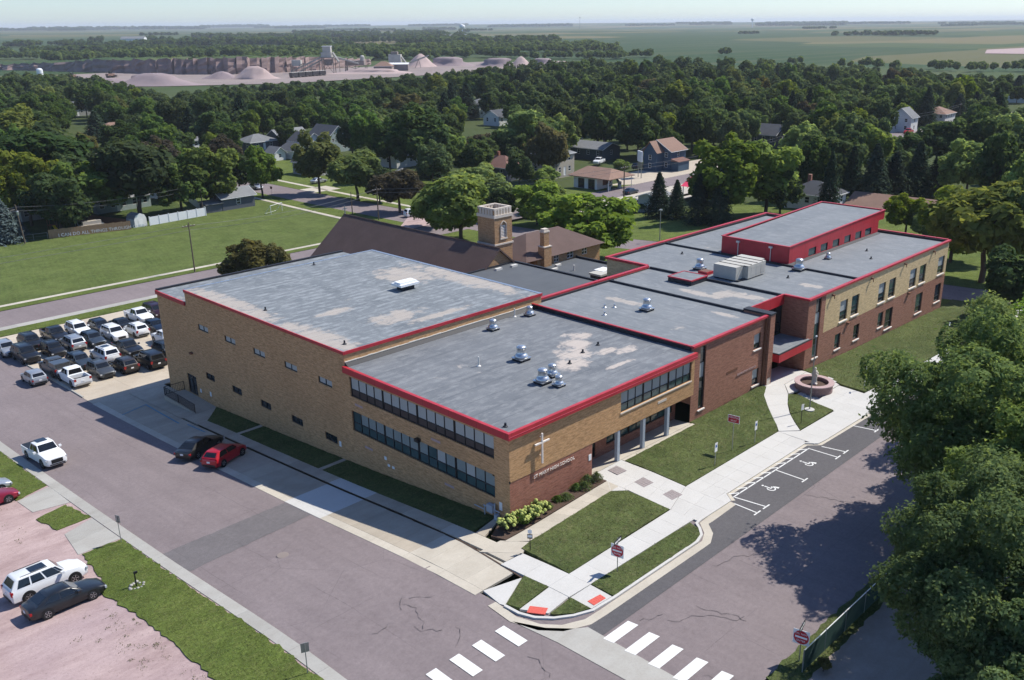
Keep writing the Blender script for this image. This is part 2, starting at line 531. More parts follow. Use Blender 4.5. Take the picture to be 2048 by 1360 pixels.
t = NT('glass_dark')
t.pbr(t.mix(t.noise(t.pos(), 1.5), (.010, .014, .018), (.03, .04, .045)), 0.06, spec=0.5)
t = NT('glass_teal')
t.pbr(t.mix(t.noise(t.pos(), 0.8), (.02, .05, .055), (.055, .10, .10)), 0.08, spec=0.5)
t = NT('glass_car')
t.pbr((.008, .010, .013), 0.05, spec=0.55)
t = NT('tyre')
t.pbr((.012, .012, .013), 0.8)
t = NT('rim')
t.pbr((.45, .46, .48), 0.28, 0.9)
t = NT('lamp_glass')
t.pbr((.55, .57, .6), 0.1, 0.3, spec=0.6)
t = NT('tail_red')
t.pbr((.30, .01, .012), 0.15, spec=0.6)


def paint(name, col, metal=0.0):
    t = NT(name)
    oi = t.add("ShaderNodeObjectInfo").outputs['Random']
    f = t.math('MULTIPLY_ADD', oi, 0.1, 0.95)
    t.pbr(t.mix(1.0, col, f, 'MULTIPLY'), 0.35, metal, spec=0.45, coat=0.35)


paint('car_white', (.72, .73, .73))
paint('car_black', (.009, .010, .012))
paint('car_navy', (.010, .018, .036), 0.2)
paint('car_grey', (.085, .095, .105), 0.5)
paint('car_bluegrey', (.055, .075, .10), 0.5)
paint('car_silver', (.42, .44, .46), 0.6)
paint('car_brown', (.045, .038, .034), 0.4)
paint('car_maroon', (.035, .010, .020), 0.3)
paint('car_red', (.42, .012, .025), 0.15)
paint('car_crimson', (.23, .010, .03), 0.3)

leafmat('leaf_maple', (0.094, 0.155, 0.033), (0.158, 0.251, 0.051), (0.279, 0.394, 0.080))
leafmat('leaf_dark', (0.034, 0.065, 0.024), (0.055, 0.102, 0.034), (0.097, 0.157, 0.047))
leafmat('leaf_bright', (0.076, 0.122, 0.020), (0.131, 0.194, 0.026), (0.225, 0.287, 0.045))
leafmat('leaf_yellow', (0.084, 0.118, 0.020), (0.145, 0.187, 0.029), (0.230, 0.258, 0.043))
leafmat('leaf_olive', (0.082, 0.082, 0.030), (0.125, 0.125, 0.042), (0.194, 0.182, 0.058))
leafmat('leaf_plum', (0.055, 0.046, 0.036), (0.082, 0.073, 0.049), (0.125, 0.114, 0.068))
leafmat('leaf_town', (0.047, 0.087, 0.026), (0.076, 0.132, 0.038), (0.132, 0.199, 0.055), vary=0.3)
leafmat('needle_dark', (0.015, 0.030, 0.019), (0.026, 0.049, 0.027), (0.045, 0.075, 0.041), 0.1)
leafmat('needle_blue', (0.041, 0.068, 0.068), (0.068, 0.104, 0.104), (0.109, 0.150, 0.150), 0.1)
leafmat('leaf_lime', (0.160, 0.200, 0.030), (0.260, 0.300, 0.060), (0.380, 0.400, 0.120))
leafmat('leaf_locust', (0.063, 0.105, 0.041), (0.115, 0.182, 0.066), (0.199, 0.278, 0.100))
leafmat('turf_dull', (0.056, 0.074, 0.022), (0.106, 0.130, 0.041), (0.188, 0.180, 0.084), 0.3, 0.0)
leafmat('turf_lush', (0.063, 0.092, 0.018), (0.127, 0.167, 0.033), (0.213, 0.224, 0.066), 0.3, 0.0)
leafmat('leaf_shrub', (0.052, 0.105, 0.021), (0.088, 0.158, 0.035), (0.175, 0.228, 0.070))


# ------------------------------------------------------------------ mesh helpers
class MB:
    def __init__(self):
        self.v = []
        self.f = []
        self.m = []

    def poly(self, pts, m=0):
        b = len(self.v)
        self.v += [tuple(p) for p in pts]
        self.f.append(tuple(range(b, b + len(pts))))
        self.m.append(m)
        return self

    def box(self, x0, x1, y0, y1, z0, z1, m=0):
        b = len(self.v)
        self.v += [(x0, y0, z0), (x1, y0, z0), (x1, y1, z0), (x0, y1, z0), (x0, y0, z1), (x1, y0, z1), (x1, y1, z1), (x0, y1, z1)]
        for q in ((0, 3, 2, 1), (4, 5, 6, 7), (0, 1, 5, 4), (1, 2, 6, 5), (2, 3, 7, 6), (3, 0, 4, 7)):
            self.f.append(tuple(b + i for i in q))
            self.m.append(m)
        return self

    def prism(self, pts, z0, z1, m=0):
        """pts counter-clockwise (x, y); z0/z1 numbers or lists"""
        n = len(pts)
        b = len(self.v)
        za = z0 if hasattr(z0, '__len__') else [z0] * n
        zb = z1 if hasattr(z1, '__len__') else [z1] * n
        self.v += [(p[0], p[1], z) for p, z in zip(pts, za)] + [(p[0], p[1], z) for p, z in zip(pts, zb)]
        self.f.append(tuple(b + i for i in reversed(range(n))))
        self.f.append(tuple(b + n + i for i in range(n)))
        self.m += [m, m]
        for i in range(n):
            j = (i + 1) % n
            self.f.append((b + i, b + j, b + n + j, b + n + i))
            self.m.append(m)
        return self

    def tube(self, p0, p1, r0, r1=None, n=8, m=0, cap=True):
        p0 = Vector(p0)
        p1 = Vector(p1)
        r1 = r0 if r1 is None else r1
        d = (p1 - p0).normalized()
        a = d.orthogonal().normalized()
        c = d.cross(a)
        b = len(self.v)
        for p, r in ((p0, r0), (p1, r1)):
            for i in range(n):
                t_ = 2 * math.pi * i / n
                self.v.append(tuple(p + a * (r * math.cos(t_)) + c * (r * math.sin(t_))))
        for i in range(n):
            j = (i + 1) % n
            self.f.append((b + i, b + j, b + n + j, b + n + i))
            self.m.append(m)
        if cap:
            self.f.append(tuple(b + i for i in reversed(range(n))))
            self.f.append(tuple(b + n + i for i in range(n)))
            self.m += [m, m]
        return self

    def path(self, pts, r, n=6, m=0):
        for a, b in zip(pts[:-1], pts[1:]):
            self.tube(a, b, r, r, n, m)
        return self

    def lathe(self, prof, c=(0, 0, 0), n=16, m=0):
        """prof list of (radius, z) from bottom to top"""
        b = len(self.v)
        k = len(prof)
        for r, z in prof:
            for i in range(n):
                t_ = 2 * math.pi * i / n
                self.v.append((c[0] + r * math.cos(t_), c[1] + r * math.sin(t_), c[2] + z))
        for s in range(k - 1):
            for i in range(n):
                j = (i + 1) % n
                self.f.append((b + s * n + i, b + s * n + j, b + (s + 1) * n + j, b + (s + 1) * n + i))
                self.m.append(m)
        self.f.append(tuple(b + i for i in reversed(range(n))))
        self.f.append(tuple(b + (k - 1) * n + i for i in range(n)))
        self.m += [m, m]
        return self

    def wall(self, O, u, n, width, z0, z1, holes=(), depth=0.15, m=0, mr=None):
        """upright wall from O along u (unit, xy), facing n, with openings (u0,u1,z0,z1) that have reveals"""
        O = Vector(O)
        u = Vector((u[0], u[1], 0))
        n = Vector((n[0], n[1], 0))
        mr = m if mr is None else mr
        us = sorted({0.0, width} | {h[0] for h in holes} | {h[1] for h in holes})
        zs = sorted({z0, z1} | {h[2] for h in holes} | {h[3] for h in holes})
        flip = u.cross(Vector((0, 0, 1))).dot(n) < 0

        def P(a, z, d=0.0):
            q = O + u * a - n * d
            return (q.x, q.y, z)

        def Q(a, b, c, d, mm):
            self.poly((a, b, c, d) if not flip else (d, c, b, a), mm)
        for i in range(len(us) - 1):
            for j in range(len(zs) - 1):
                uc = (us[i] + us[i + 1]) / 2
                zc = (zs[j] + zs[j + 1]) / 2
                if any(h[0] < uc < h[1] and h[2] < zc < h[3] for h in holes):
                    continue
                Q(P(us[i], zs[j]), P(us[i + 1], zs[j]), P(us[i + 1], zs[j + 1]), P(us[i], zs[j + 1]), m)
        for a, b, c, d in holes:
            Q(P(a, c), P(b, c), P(b, c, depth), P(a, c, depth), mr)
            Q(P(a, d, depth), P(b, d, depth), P(b, d), P(a, d), mr)
            Q(P(a, c, depth), P(a, d, depth), P(a, d), P(a, c), mr)
            Q(P(b, c), P(b, d), P(b, d, depth), P(b, c, depth), mr)
        return self

    def mesh(self, name, mats):
        me = bpy.data.meshes.new(name)
        me.from_pydata(self.v, [], self.f)
        for mm in (mats if isinstance(mats, (list, tuple)) else [mats]):
            me.materials.append(MATS[mm])
        if len(set(self.m)) > 1:
            me.polygons.foreach_set('material_index', self.m)
        me.update()
        return me

    def build(self, name, mats, parent=None, smooth=False, loc=None):
        me = self.mesh(name, mats)
        if smooth:
            me.polygons.foreach_set('use_smooth', [True] * len(me.polygons))
        return put(name, me, parent, loc)


def put(name, me, parent=None, loc=None):
    o = bpy.data.objects.new(name, me)
    COL.objects.link(o)
    if parent is not None:
        o.parent = parent
    if loc is not None:
        o.location = loc
    return o


def tag(o, label=None, cat=None, group=None, kind=None):
    if label:
        o['label'] = label
    if cat:
        o['category'] = cat
    if group:
        o['group'] = group
    if kind:
        o['kind'] = kind
    return o


def thing(name, label, cat, loc=(0, 0, 0), rz=0.0, group=None, kind=None):
    o = bpy.data.objects.new(name, None)
    COL.objects.link(o)
    o.location = loc
    o.rotation_euler = (0, 0, rz)
    o.empty_display_size = 0.3
    return tag(o, label, cat, group, kind)


def text_mesh(s, size, mat_, extrude=0.01, align='CENTER'):
    cu = bpy.data.curves.new('lettering', 'FONT')
    cu.body = s
    cu.size = size
    cu.extrude = extrude
    cu.align_x = align
    cu.align_y = 'CENTER'
    cu.resolution_u = 2
    o = bpy.data.objects.new('lettering', cu)
    COL.objects.link(o)
    dg = bpy.context.evaluated_depsgraph_get()
    me = bpy.data.meshes.new_from_object(o.evaluated_get(dg))
    bpy.data.objects.remove(o)
    bpy.data.curves.remove(cu)
    me.materials.clear()
    me.materials.append(MATS[mat_])
    return me


def lettering(s, size, mat_, parent, loc, facing, extrude=0.01, align='CENTER', xs=1.0):
    """upright text whose front looks along `facing` (angle of its outward normal in xy)"""
    o = put('lettering', text_mesh(s, size, mat_, extrude, align), parent, loc)
    o.rotation_euler = (math.pi / 2, 0, facing + math.pi / 2)
    o.scale = (xs, 1, 1)
    return o


def sheet(name, pts, off, mat_, label=None, kind='structure', step=3.0, parent=None, rim=None, rough=0.0, seed=0):
    """a flat-ish surface that follows the ground; rim = how far its edge skirts down; rough = ragged outline"""
    if rough:
        rr = random.Random(seed)
        q = []
        for a, b in zip(pts, pts[1:] + pts[:1]):
            L = math.hypot(b[0] - a[0], b[1] - a[1])
            k = max(1, int(L / 0.45))
            for i in range(k):
                s = i / k
                jit = rough if 0 < i else 0
                q.append((a[0] + (b[0] - a[0]) * s + rr.uniform(-jit, jit), a[1] + (b[1] - a[1]) * s + rr.uniform(-jit, jit)))
        pts = q
    bm = bmesh.new()
    vv = [bm.verts.new((p[0], p[1], 0)) for p in pts]
    f = bm.faces.new(vv)
    f.normal_update()
    if f.normal.z < 0:
        f.normal_flip()
    xs = [p[0] for p in pts]
    ys = [p[1] for p in pts]
    for ax, lo, hi in ((0, min(xs), max(xs)), (1, min(ys), max(ys))):
        c = math.floor(lo / step) * step + step
        while c < hi - 1e-4:
            pc = [0, 0, 0]
            pn = [0, 0, 0]
            pc[ax] = c
            pn[ax] = 1
            bmesh.ops.bisect_plane(bm, geom=bm.verts[:] + bm.edges[:] + bm.faces[:], plane_co=pc, plane_no=pn)
            c += step
    if rim:
        be = [e for e in bm.edges if e.is_boundary]
        r = bmesh.ops.extrude_edge_only(bm, edges=be)
        low = {v for v in r['geom'] if isinstance(v, bmesh.types.BMVert)}
    else:
        low = set()
    bmesh.ops.triangulate(bm, faces=bm.faces[:])
    co = np.array([v.co[:] for v in bm.verts])
    z = G(co[:, 0], co[:, 1]) + off
    for v, zz in zip(bm.verts, z):
        v.co.z = zz - (rim if v in low else 0.0)
    bmesh.ops.recalc_face_normals(bm, faces=bm.faces[:])
    me = bpy.data.meshes.new(name)
    bm.to_mesh(me)
    bm.free()
    me.materials.append(MATS[mat_])
    o = put(name, me, parent)
    if parent is None:
        tag(o, label, None, None, kind)
    return o


def slabs(parent, quad, nu, nv, off, mat_, gap=0.007, thick=0.16, name='slab'):
    """quad a,b,c,d: u runs a->b, v runs a->d; one separate slab per cell"""
    a, b, c, d = [Vector((p[0], p[1])) for p in quad]
    for i in range(nu):
        for j in range(nv):
            def P(s, t_):
                return (a * (1 - s) + b * s) * (1 - t_) + (d * (1 - s) + c * s) * t_
            q = [P(i / nu, j / nv), P((i + 1) / nu, j / nv), P((i + 1) / nu, (j + 1) / nv), P(i / nu, (j + 1) / nv)]
            ce = sum(q, Vector((0, 0))) / 4
            q = [p + (ce - p).normalized() * gap for p in q]
            ar = sum(q[k].x * q[(k + 1) % 4].y - q[(k + 1) % 4].x * q[k].y for k in range(4))
            if ar < 0:
                q.reverse()
            zz = [gz(p.x, p.y) + off for p in q]
            MB().prism([(p.x, p.y) for p in q], [z - thick for z in zz], zz).build(name, mat_, parent)


def strip(name, pts, w, off, mat_, h=None, parent=None, step=1.5):
    """ribbon along a polyline, following the ground; with h a solid kerb of that height"""
    fine = []
    for a, b in zip(pts[:-1], pts[1:]):
        L = math.hypot(b[0] - a[0], b[1] - a[1])
        k = max(1, int(L / step))
        for i in range(k):
            fine.append((a[0] + (b[0] - a[0]) * i / k, a[1] + (b[1] - a[1]) * i / k))
    fine.append(pts[-1])
    L, Rr = [], []
    for i, p in enumerate(fine):
        a = fine[max(0, i - 1)]
        b = fine[min(len(fine) - 1, i + 1)]
        d = Vector((b[0] - a[0], b[1] - a[1])).normalized()
        nrm = Vector((-d.y, d.x))
        L.append((p[0] + nrm.x * w / 2, p[1] + nrm.y * w / 2))
        Rr.append((p[0] - nrm.x * w / 2, p[1] - nrm.y * w / 2))
    mb = MB()
    for i in range(len(fine) - 1):
        q = [Rr[i], Rr[i + 1], L[i + 1], L[i]]
        z = [gz(*p) + off for p in q]
        if h is None:
            mb.poly([(p[0], p[1], zz) for p, zz in zip(q, z)])
        else:
            mb.prism(q, [zz - 0.2 for zz in z], [zz + h for zz in z])
    return mb.build(name, mat_, parent)
# ------------------------------------------------------------------ terrain to the horizon
def terrain():
    t = NT('terrain')
    p = t.pos()
    near = t.noise(p, 0.05, 4.0)
    a = t.mix(near, (.040, .060, .020), (.070, .085, .032))
    v = t.add("ShaderNodeTexVoronoi", feature='F1', distance='CHEBYCHEV')
    t.val(v.inputs['Vector'], t.mapping(p, (0.0013, 0.0030, 0), (0, 0, 0.12)))
    v.inputs['Scale'].default_value = 1.0
    v.inputs['Randomness'].default_value = 0.75
    sc = t.add("ShaderNodeSeparateColor")
    t.l.new(v.outputs['Color'], sc.inputs[0])
    fld = t.ramp(sc.outputs[0], [(0.0, (.030, .060, .022)), (0.24, (.050, .078, .026)), (0.42, (.140, .122, .056)),
                                 (0.6, (.034, .064, .023)), (0.78, (.100, .100, .042)), (1.0, (.040, .068, .024))], 'CONSTANT')
    st = t.noise(t.mapping(p, (0.002, 0.03, 0), (0, 0, 0.12)), 1.0, 4.0, 0.6)
    fld = t.mix(t.ramp(st, [(0.45, 0), (0.7, 0.45)]), fld, (.11, .105, .058))
    cam_v = t.add("ShaderNodeVectorMath", operation='DISTANCE')
    t.val(cam_v.inputs[0], t.mapping(p, (1, 1, 0)))
    cam_v.inputs[1].default_value = (-40, -42, 0)
    k = t.ramp(t.math('MULTIPLY', cam_v.outputs['Value'], 0.001), [(0.60, 0.0), (0.75, 1.0)])
    return t.pbr(t.mix(k, a, fld), 0.95, spec=0.1)


terrain()
s_ = np.linspace(-1, 1, 91)
ax = np.sign(s_) * (np.exp(np.abs(s_) * 5.6) - 1) / (math.exp(5.6) - 1)
gx_ = 60 + ax * 24000
gy_ = 60 + ax * 24000
XX, YY = np.meshgrid(gx_, gy_, indexing='ij')
inside = _ss((330 - np.maximum(np.abs(XX - 60), np.abs(YY - 60))) / 60)
ZZ = G(XX, YY) - 0.55 * inside
nn = len(s_)
vv = np.stack([XX.ravel(), YY.ravel(), ZZ.ravel()], 1)
ff = [(i * nn + j, (i + 1) * nn + j, (i + 1) * nn + j + 1, i * nn + j + 1) for i in range(nn - 1) for j in range(nn - 1)]
me = bpy.data.meshes.new('ground')
me.from_pydata(vv.tolist(), [], ff)
me.materials.append(MATS['terrain'])
tag(put('ground', me), 'green and yellow farm fields stretching to the horizon around the town', None, None, 'structure')

S = sheet
# ------------------------------------------------------------------ streets
street = S('street', [(-18.3, -90), (-7.6, -90), (-7.5, 98.2), (-18.3, 98.2)], 0.0, 'asphalt', 'pinkish asphalt street running past the shaded brick side of the school')
front_street = S('front_street', [(-7.6, -22.5), (140, -22.5), (140, -8.9), (-7.6, -8.9)], 0.004, 'asphalt',
                 'mauve asphalt side street with parking bays before the school entrance')
S('far_street', [(-90, 98.2), (420, 98.2), (420, 107.2), (-90, 107.2)], 0.0, 'asphalt', 'mauve asphalt street between the parking lot and the mown field')
S('cross_street', [(79.5, 107.2), (89, 107.2), (89, 420), (79.5, 420)], 0.0, 'asphalt', 'reddish street going away beside the field under the trees')
S('end_street', [(83.6, -70), (91.5, -70), (91.5, 98.2), (83.6, 98.2)], 0.008, 'asphalt', 'shaded street at the far end of the cream brick wing')
S('parking_bay', [(-5.9, -12.3), (7.4, -12.3), (8.6, -11.2), (9.4, -10.3), (13.4, -10.2), (13.9, -9.2), (26.1, -9.2), (26.8, -10.2), (70, -10.3), (70, -13.15), (-5.6, -13.5)], 0.022, 'asphalt_new', 'strip of fresh dark asphalt with parking bays along the kerb')
S('asphalt_patch', [(-18.2, 13.2), (-18.2, 17.4), (-8.0, 17.6), (-8.0, 13.9)], 0.016, 'asphalt_patch', 'dark grey patch of newer asphalt across the street', rough=.07, seed=30)
S('forecourt', [(112, 88), (205, 88), (205, 98.2), (112, 98.2)], 0.02, 'concrete_tan', 'pale forecourt beside the street by the filling station')
S('forecourt_apron', [(118, 107.2), (205, 107.2), (205, 122), (160, 122), (150, 112), (118, 112)], 0.02, 'concrete_lot', 'pale concrete apron of the filling station')

# cracks sealed with tar and worn patches
crk = MB()
rc = random.Random(5)


def crack(x, y, ang, L, w=0.02):
    pts = [(x, y)]
    for i in range(int(L / 0.35)):
        a_ = ang + rc.uniform(-0.8, 0.8)
        pts.append((pts[-1][0] + 0.35 * math.cos(a_), pts[-1][1] + 0.35 * math.sin(a_)))
    for a, b in zip(pts[:-1], pts[1:]):
        d = Vector((b[0] - a[0], b[1] - a[1])).normalized()
        n = Vector((-d.y, d.x)) * w * rc.uniform(0.3, 1.0)
        q = [(a[0] - n.x, a[1] - n.y), (b[0] - n.x, b[1] - n.y), (b[0] + n.x, b[1] + n.y), (a[0] + n.x, a[1] + n.y)]
        crk.poly([(p[0], p[1], gz(*p) + 0.03) for p in q])


for a in ((-11.2, -1.6, 3.6, 1.6), (-11.6, -2.2, 4.5, 3.6), (-12.6, -4.6, 5.1, 2.4), (-11.0, -6.5, 4.3, 2.2), (-9.6, -3.0, 2.4, 1.8), (-13.2, -3.4, 3.3, 2.0),
          (-10.0, -11.6, 4.4, 2.5), (-11.2, -13.2, 5.0, 2.6), (-12.6, -12.2, 5.4, 2.2), (-3.0, -14.2, 5.6, 2.0), (-1.8, -15.4, 5.4, 5.5), (0.6, -15.8, 4.9, 3.5), (5.0, -14.0, 5.6, 5.5), (-4.6, -19.8, 5.4, 3.4), (18, -13.6, 5.3, 5.0), (20, 99, 1.9, 5.5)):
    crack(*a)
tag(crk.build('tar_cracks', 'crack_tar'), 'dark sealed cracks wandering over the asphalt streets', None, None, 'stuff')
for nm, x, y, r1, r2 in (('manhole_cover', -13.6, 8.6, .55, .4), ('manhole_cover', -10.2, 6.0, .9, .7)):
    pass
mh = MB().lathe([(0.42, 0), (0.42, 0.02), (0.36, 0.03), (0.0, 0.03)], (-12.9, 9.8, gz(-12.9, 9.8) + 0.012), 20)
tag(mh.build('manhole_cover', 'plant_rust'), 'round iron manhole cover set in the pinkish street', 'manhole')

# lane joints in the chip-seal
mk = thing('road_markings', 'white painted crosswalk bars and parking lines on the asphalt', None, kind='structure')


def bar(q, off=0.034, m='paint_white', nm='marking', par=mk):
    return MB().poly([(p[0], p[1], gz(*p) + off) for p in q]).build(nm, m, par)


for x in (-9.72, -11.55, -13.28, -15.0, -16.7):
    bar([(x, -10.6), (x + .74, -10.6), (x + .78, -8.55), (x + .04, -8.55)])
for y in (-14.42, -16.02, -17.72, -19.42, -21.1):
    bar([(-5.72, y), (-3.4, y), (-3.5, y + .72), (-5.82, y + .72)])


def line(a, b, w=0.11):
    d = Vector((b[0] - a[0], b[1] - a[1])).normalized()
    n = Vector((-d.y, d.x)) * w / 2
    bar([(a[0] - n.x, a[1] - n.y), (b[0] - n.x, b[1] - n.y), (b[0] + n.x, b[1] + n.y), (a[0] + n.x, a[1] + n.y)])


for x0, x1 in ((13.15, 13.1), (14.0, 14.35), (20.1, 20.1), (25.5, 25.6), (26.6, 27.0), (32.4, 32.8)):
    line((x0, -9.9 if 13.5 < x0 < 26 else -10.5), (x1, -12.5))
    line((x1 - 0.45, -12.5), (x1 + 0.45, -12.5))
line((13.9, -9.9), (25.6, -9.9))
for i in range(10):
    x = 14.9 + i * 1.16
    line((x, -9.9), (x - 0.75, -9.36), 0.11)


def wheelchair(cx, cy):
    # seated figure and wheel, painted flat
    o = thing('marking', None, None)
    bpy.data.objects.remove(o)
    mb = MB()

    def z(x, y):
        return (x, y, gz(x, y) + 0.034)
    n = 20
    for i in range(n - 5):
        a0 = 2 * math.pi * i / n + 2.2
        a1 = 2 * math.pi * (i + 1) / n + 2.2
        mb.poly([z(cx + .36 * math.cos(a0), cy - .1 + .36 * math.sin(a0)), z(cx + .36 * math.cos(a1), cy - .1 + .36 * math.sin(a1)),
                 z(cx + .26 * math.cos(a1), cy - .1 + .26 * math.sin(a1)), z(cx + .26 * math.cos(a0), cy - .1 + .26 * math.sin(a0))])
    mb.poly([z(cx - .06, cy - .1), z(cx + .06, cy - .1), z(cx + .06, cy + .5), z(cx - .06, cy + .5)])
    mb.poly([z(cx + .06, cy - .1), z(cx + .42, cy - .1), z(cx + .42, cy), z(cx + .06, cy)])
    mb.poly([z(cx + .36, cy - .1), z(cx + .36, cy - .5), z(cx + .62, cy - .45), z(cx + .46, cy - .1)])
    mb.poly([z(cx + .1 * math.cos(a), cy + .66 + .1 * math.sin(a)) for a in [k * math.pi / 4 for k in range(8)]])
    mb.build('marking', 'paint_white', mk)


wheelchair(17.1, -11.2)
wheelchair(22.9, -11.25)
for a, b in (((-4.4, 51.7), (-4.8, 43.0)), ((-4.4, 42.0), (-4.35, 38.4)), ((-4.4, 51.7), (-7.4, 50.6))):
    d = Vector((b[0] - a[0], b[1] - a[1])).normalized()
    n = Vector((-d.y, d.x)) * 0.07
    k = max(1, int((Vector(b) - Vector(a)).length / 1.5))
    for i in range(k):
        p0 = Vector(a).lerp(Vector(b), i / k)
        p1 = Vector(a).lerp(Vector(b), (i + 1) / k)
        bar([(p0.x - n.x, p0.y - n.y), (p1.x - n.x, p1.y - n.y), (p1.x + n.x, p1.y + n.y), (p0.x + n.x, p0.y + n.y)], 0.062, 'paint_blue')

# ------------------------------------------------------------------ pavements, one slab per cell
apron = thing('parking_apron', 'worn concrete parking apron between the street and the tan brick wall', None, kind='structure')
ys = [-4.9, -1.2, 2.6, 6.4, 9.6, 12.7, 17.8, 22, 26, 30, 34, 38, 42, 46, 50, 53.6, 57]
for y0, y1 in zip(ys[:-1], ys[1:]):
    new = abs(y0 - 12.7) < .01
    m_ = 'concrete_white' if new else ('concrete_old' if y0 > 0 else 'concrete_tan')
    xi = -3.95 - 0.012 * max(0, 8 - y0)
    slabs(apron, [(-7.25, y0), (xi, y0), (xi, y1), (-7.25, y1)], 1, 2, 0.03, m_)
    slabs(apron, [(-7.95, y0), (-7.25, y0), (-7.25, y1), (-7.95, y1)], 1, 1, 0.022, 'concrete_white' if new else 'concrete_tan')
slabs(apron, [(-3.9, 44.4), (-0.02, 44.4), (-0.02, 57), (-3.9, 57)], 2, 4, 0.032, 'concrete_old')
slabs(apron, [(-3.7, 41.1), (-2.7, 41.1), (-0.1, 44.38), (-3.7, 44.38)], 1, 1, 0.034, 'concrete_old')
side_walk = thing('side_walk', 'narrow concrete sidewalk along the shaded side wall', None, kind='structure')
ys = [-3.6, -1.3, 1.0, 3.3, 5.6, 7.9, 10.3, 12.7, 15.2, 17.8, 20, 22, 24.2, 26.5, 28.8, 31, 33.3, 35.5, 37.6, 39.4, 41.1]
for y0, y1 in zip(ys[:-1], ys[1:]):
    m_ = 'concrete_white' if 12.6 < y0 < 17 else ('concrete_old' if y0 > 1 else 'concrete_tan')
    xo = -3.72 - 0.02 * max(0, 8 - y0)
    slabs(side_walk, [(xo, y0), (-2.62, y0), (-2.62, y1), (xo, y1)], 1, 1, 0.10, m_)
for y in (20.6, 34.8):
    slabs(side_walk, [(-2.6, y), (-0.05, y), (-0.05, y + .55), (-2.6, y + .55)], 2, 1, 0.10, 'concrete_old')
slabs(side_walk, [(-2.6, 0.0), (-0.1, 1.05), (-0.1, 1.5), (-2.6, 0.95)], 2, 1, 0.10, 'concrete_old')
# dirt-filled joint between apron and sidewalk
strip('joint_dirt', [(-4.62, -6.0), (-4.0, 1), (-3.82, 8), (-3.8, 20), (-3.8, 41)], 0.12, 0.055, 'mulch', None, side_walk)

walk = thing('sidewalk', 'bright new concrete sidewalk before the school front', None, kind='structure')
CW = 'concrete_white'
slabs(walk, [(-4.4, -5.7), (-2.4, -5.7), (-2.3, -7.8), (-4.25, -7.8)], 1, 1, 0.12, CW)
slabs(walk, [(-4.45, -3.6), (-2.5, -3.75), (-2.4, -5.7), (-4.4, -5.7)], 1, 1, 0.12, CW)
slabs(walk, [(-4.25, -7.8), (-2.3, -7.8), (-2.25, -9.6), (-4.2, -9.55)], 1, 1, 0.12, CW)
slabs(walk, [(-2.3, -7.8), (9.05, -7.65), (9.05, -9.7), (-2.25, -9.6)], 7, 1, 0.12, CW)
slabs(walk, [(9.05, -7.65), (12.65, -6.42), (12.65, -10.0), (9.05, -10.0)], 2, 2, 0.12, CW)
slabs(walk, [(12.65, -6.42), (26.5, -6.42), (26.5, -9.05), (12.65, -9.1)], 8, 2, 0.12, CW)
slabs(walk, [(12.65, -9.1), (13.85, -9.1), (13.3, -10.0), (12.65, -10.0)], 1, 1, 0.12, CW)
slabs(walk, [(26.5, -6.42), (28.0, -7.7), (28.0, -10.0), (26.5, -9.9)], 1, 1, 0.12, CW)
slabs(walk, [(28.0, -7.7), (40.0, -7.9), (40.0, -10.2), (28.0, -10.0)], 7, 1, 0.12, CW)
slabs(walk, [(40.0, -7.9), (83.4, -8.7), (83.4, -10.8), (40.0, -10.2)], 20, 1, 0.12, CW)
# corner legs to the kerb ramps
slabs(walk, [(-4.25, -7.85), (-4.2, -9.5), (-6.3, -9.75), (-7.2, -8.15)], 1, 1, 0.10, CW)
slabs(walk, [(-4.15, -9.62), (-2.25, -9.62), (-2.3, -11.45), (-4.15, -11.35)], 1, 1, 0.10, CW)
slabs(walk, [(-7.3, -4.95), (-4.6, -5.75), (-7.5, -7.15), (-7.6, -6.8)], 1, 1, 0.05, CW)
# entrance walk with paver squares
slabs(walk, [(9.02, 0.0), (12.65, 0.0), (12.65, -3.2), (9.02, -3.2)], 2, 1, 0.12, CW)
slabs(walk, [(9.02, -3.2), (12.65, -3.2), (12.65, -6.4), (9.02, -7.63)], 2, 2, 0.12, CW)
slabs(walk, [(8.0, -2.75), (9.0, -1.6), (9.0, -3.6), (8.95, -3.62)], 1, 1, 0.12, CW)
for q in ([(10.45, -.4), (11.55, -.4), (11.4, -1.58), (10.35, -1.5)], [(10.35, -3.18), (11.45, -3.22), (11.35, -4.32), (10.2, -4.25)],
          [(10.4, -5.9), (11.5, -5.95), (11.45, -7.0), (10.22, -6.92)]):
    slabs(walk, q, 4, 4, 0.131, 'paver_grey', 0.01, 0.05, 'paver')
# older walk beside the planting bed
slabs(walk, [(-2.25, -1.6), (9.0, -1.55), (8.95, -2.75), (-1.0, -2.95)], 9, 1, 0.12, 'concrete_tan')
slabs(walk, [(-4.3, -1.3), (-2.3, -1.3), (-1.1, -3.0), (-2.5, -3.7)], 1, 1, 0.11, 'concrete_tan')
# recess floor under the overhang
slabs(walk, [(9.05, 0.02), (22.5, 0.02), (22.5, 1.9), (9.05, 1.9)], 8, 1, 0.13, 'concrete_tan')
slabs(walk, [(12.7, 0.0), (22.6, 0.0), (22.6, -0.35), (12.7, -0.35)], 6, 1, 0.12, 'concrete_tan')
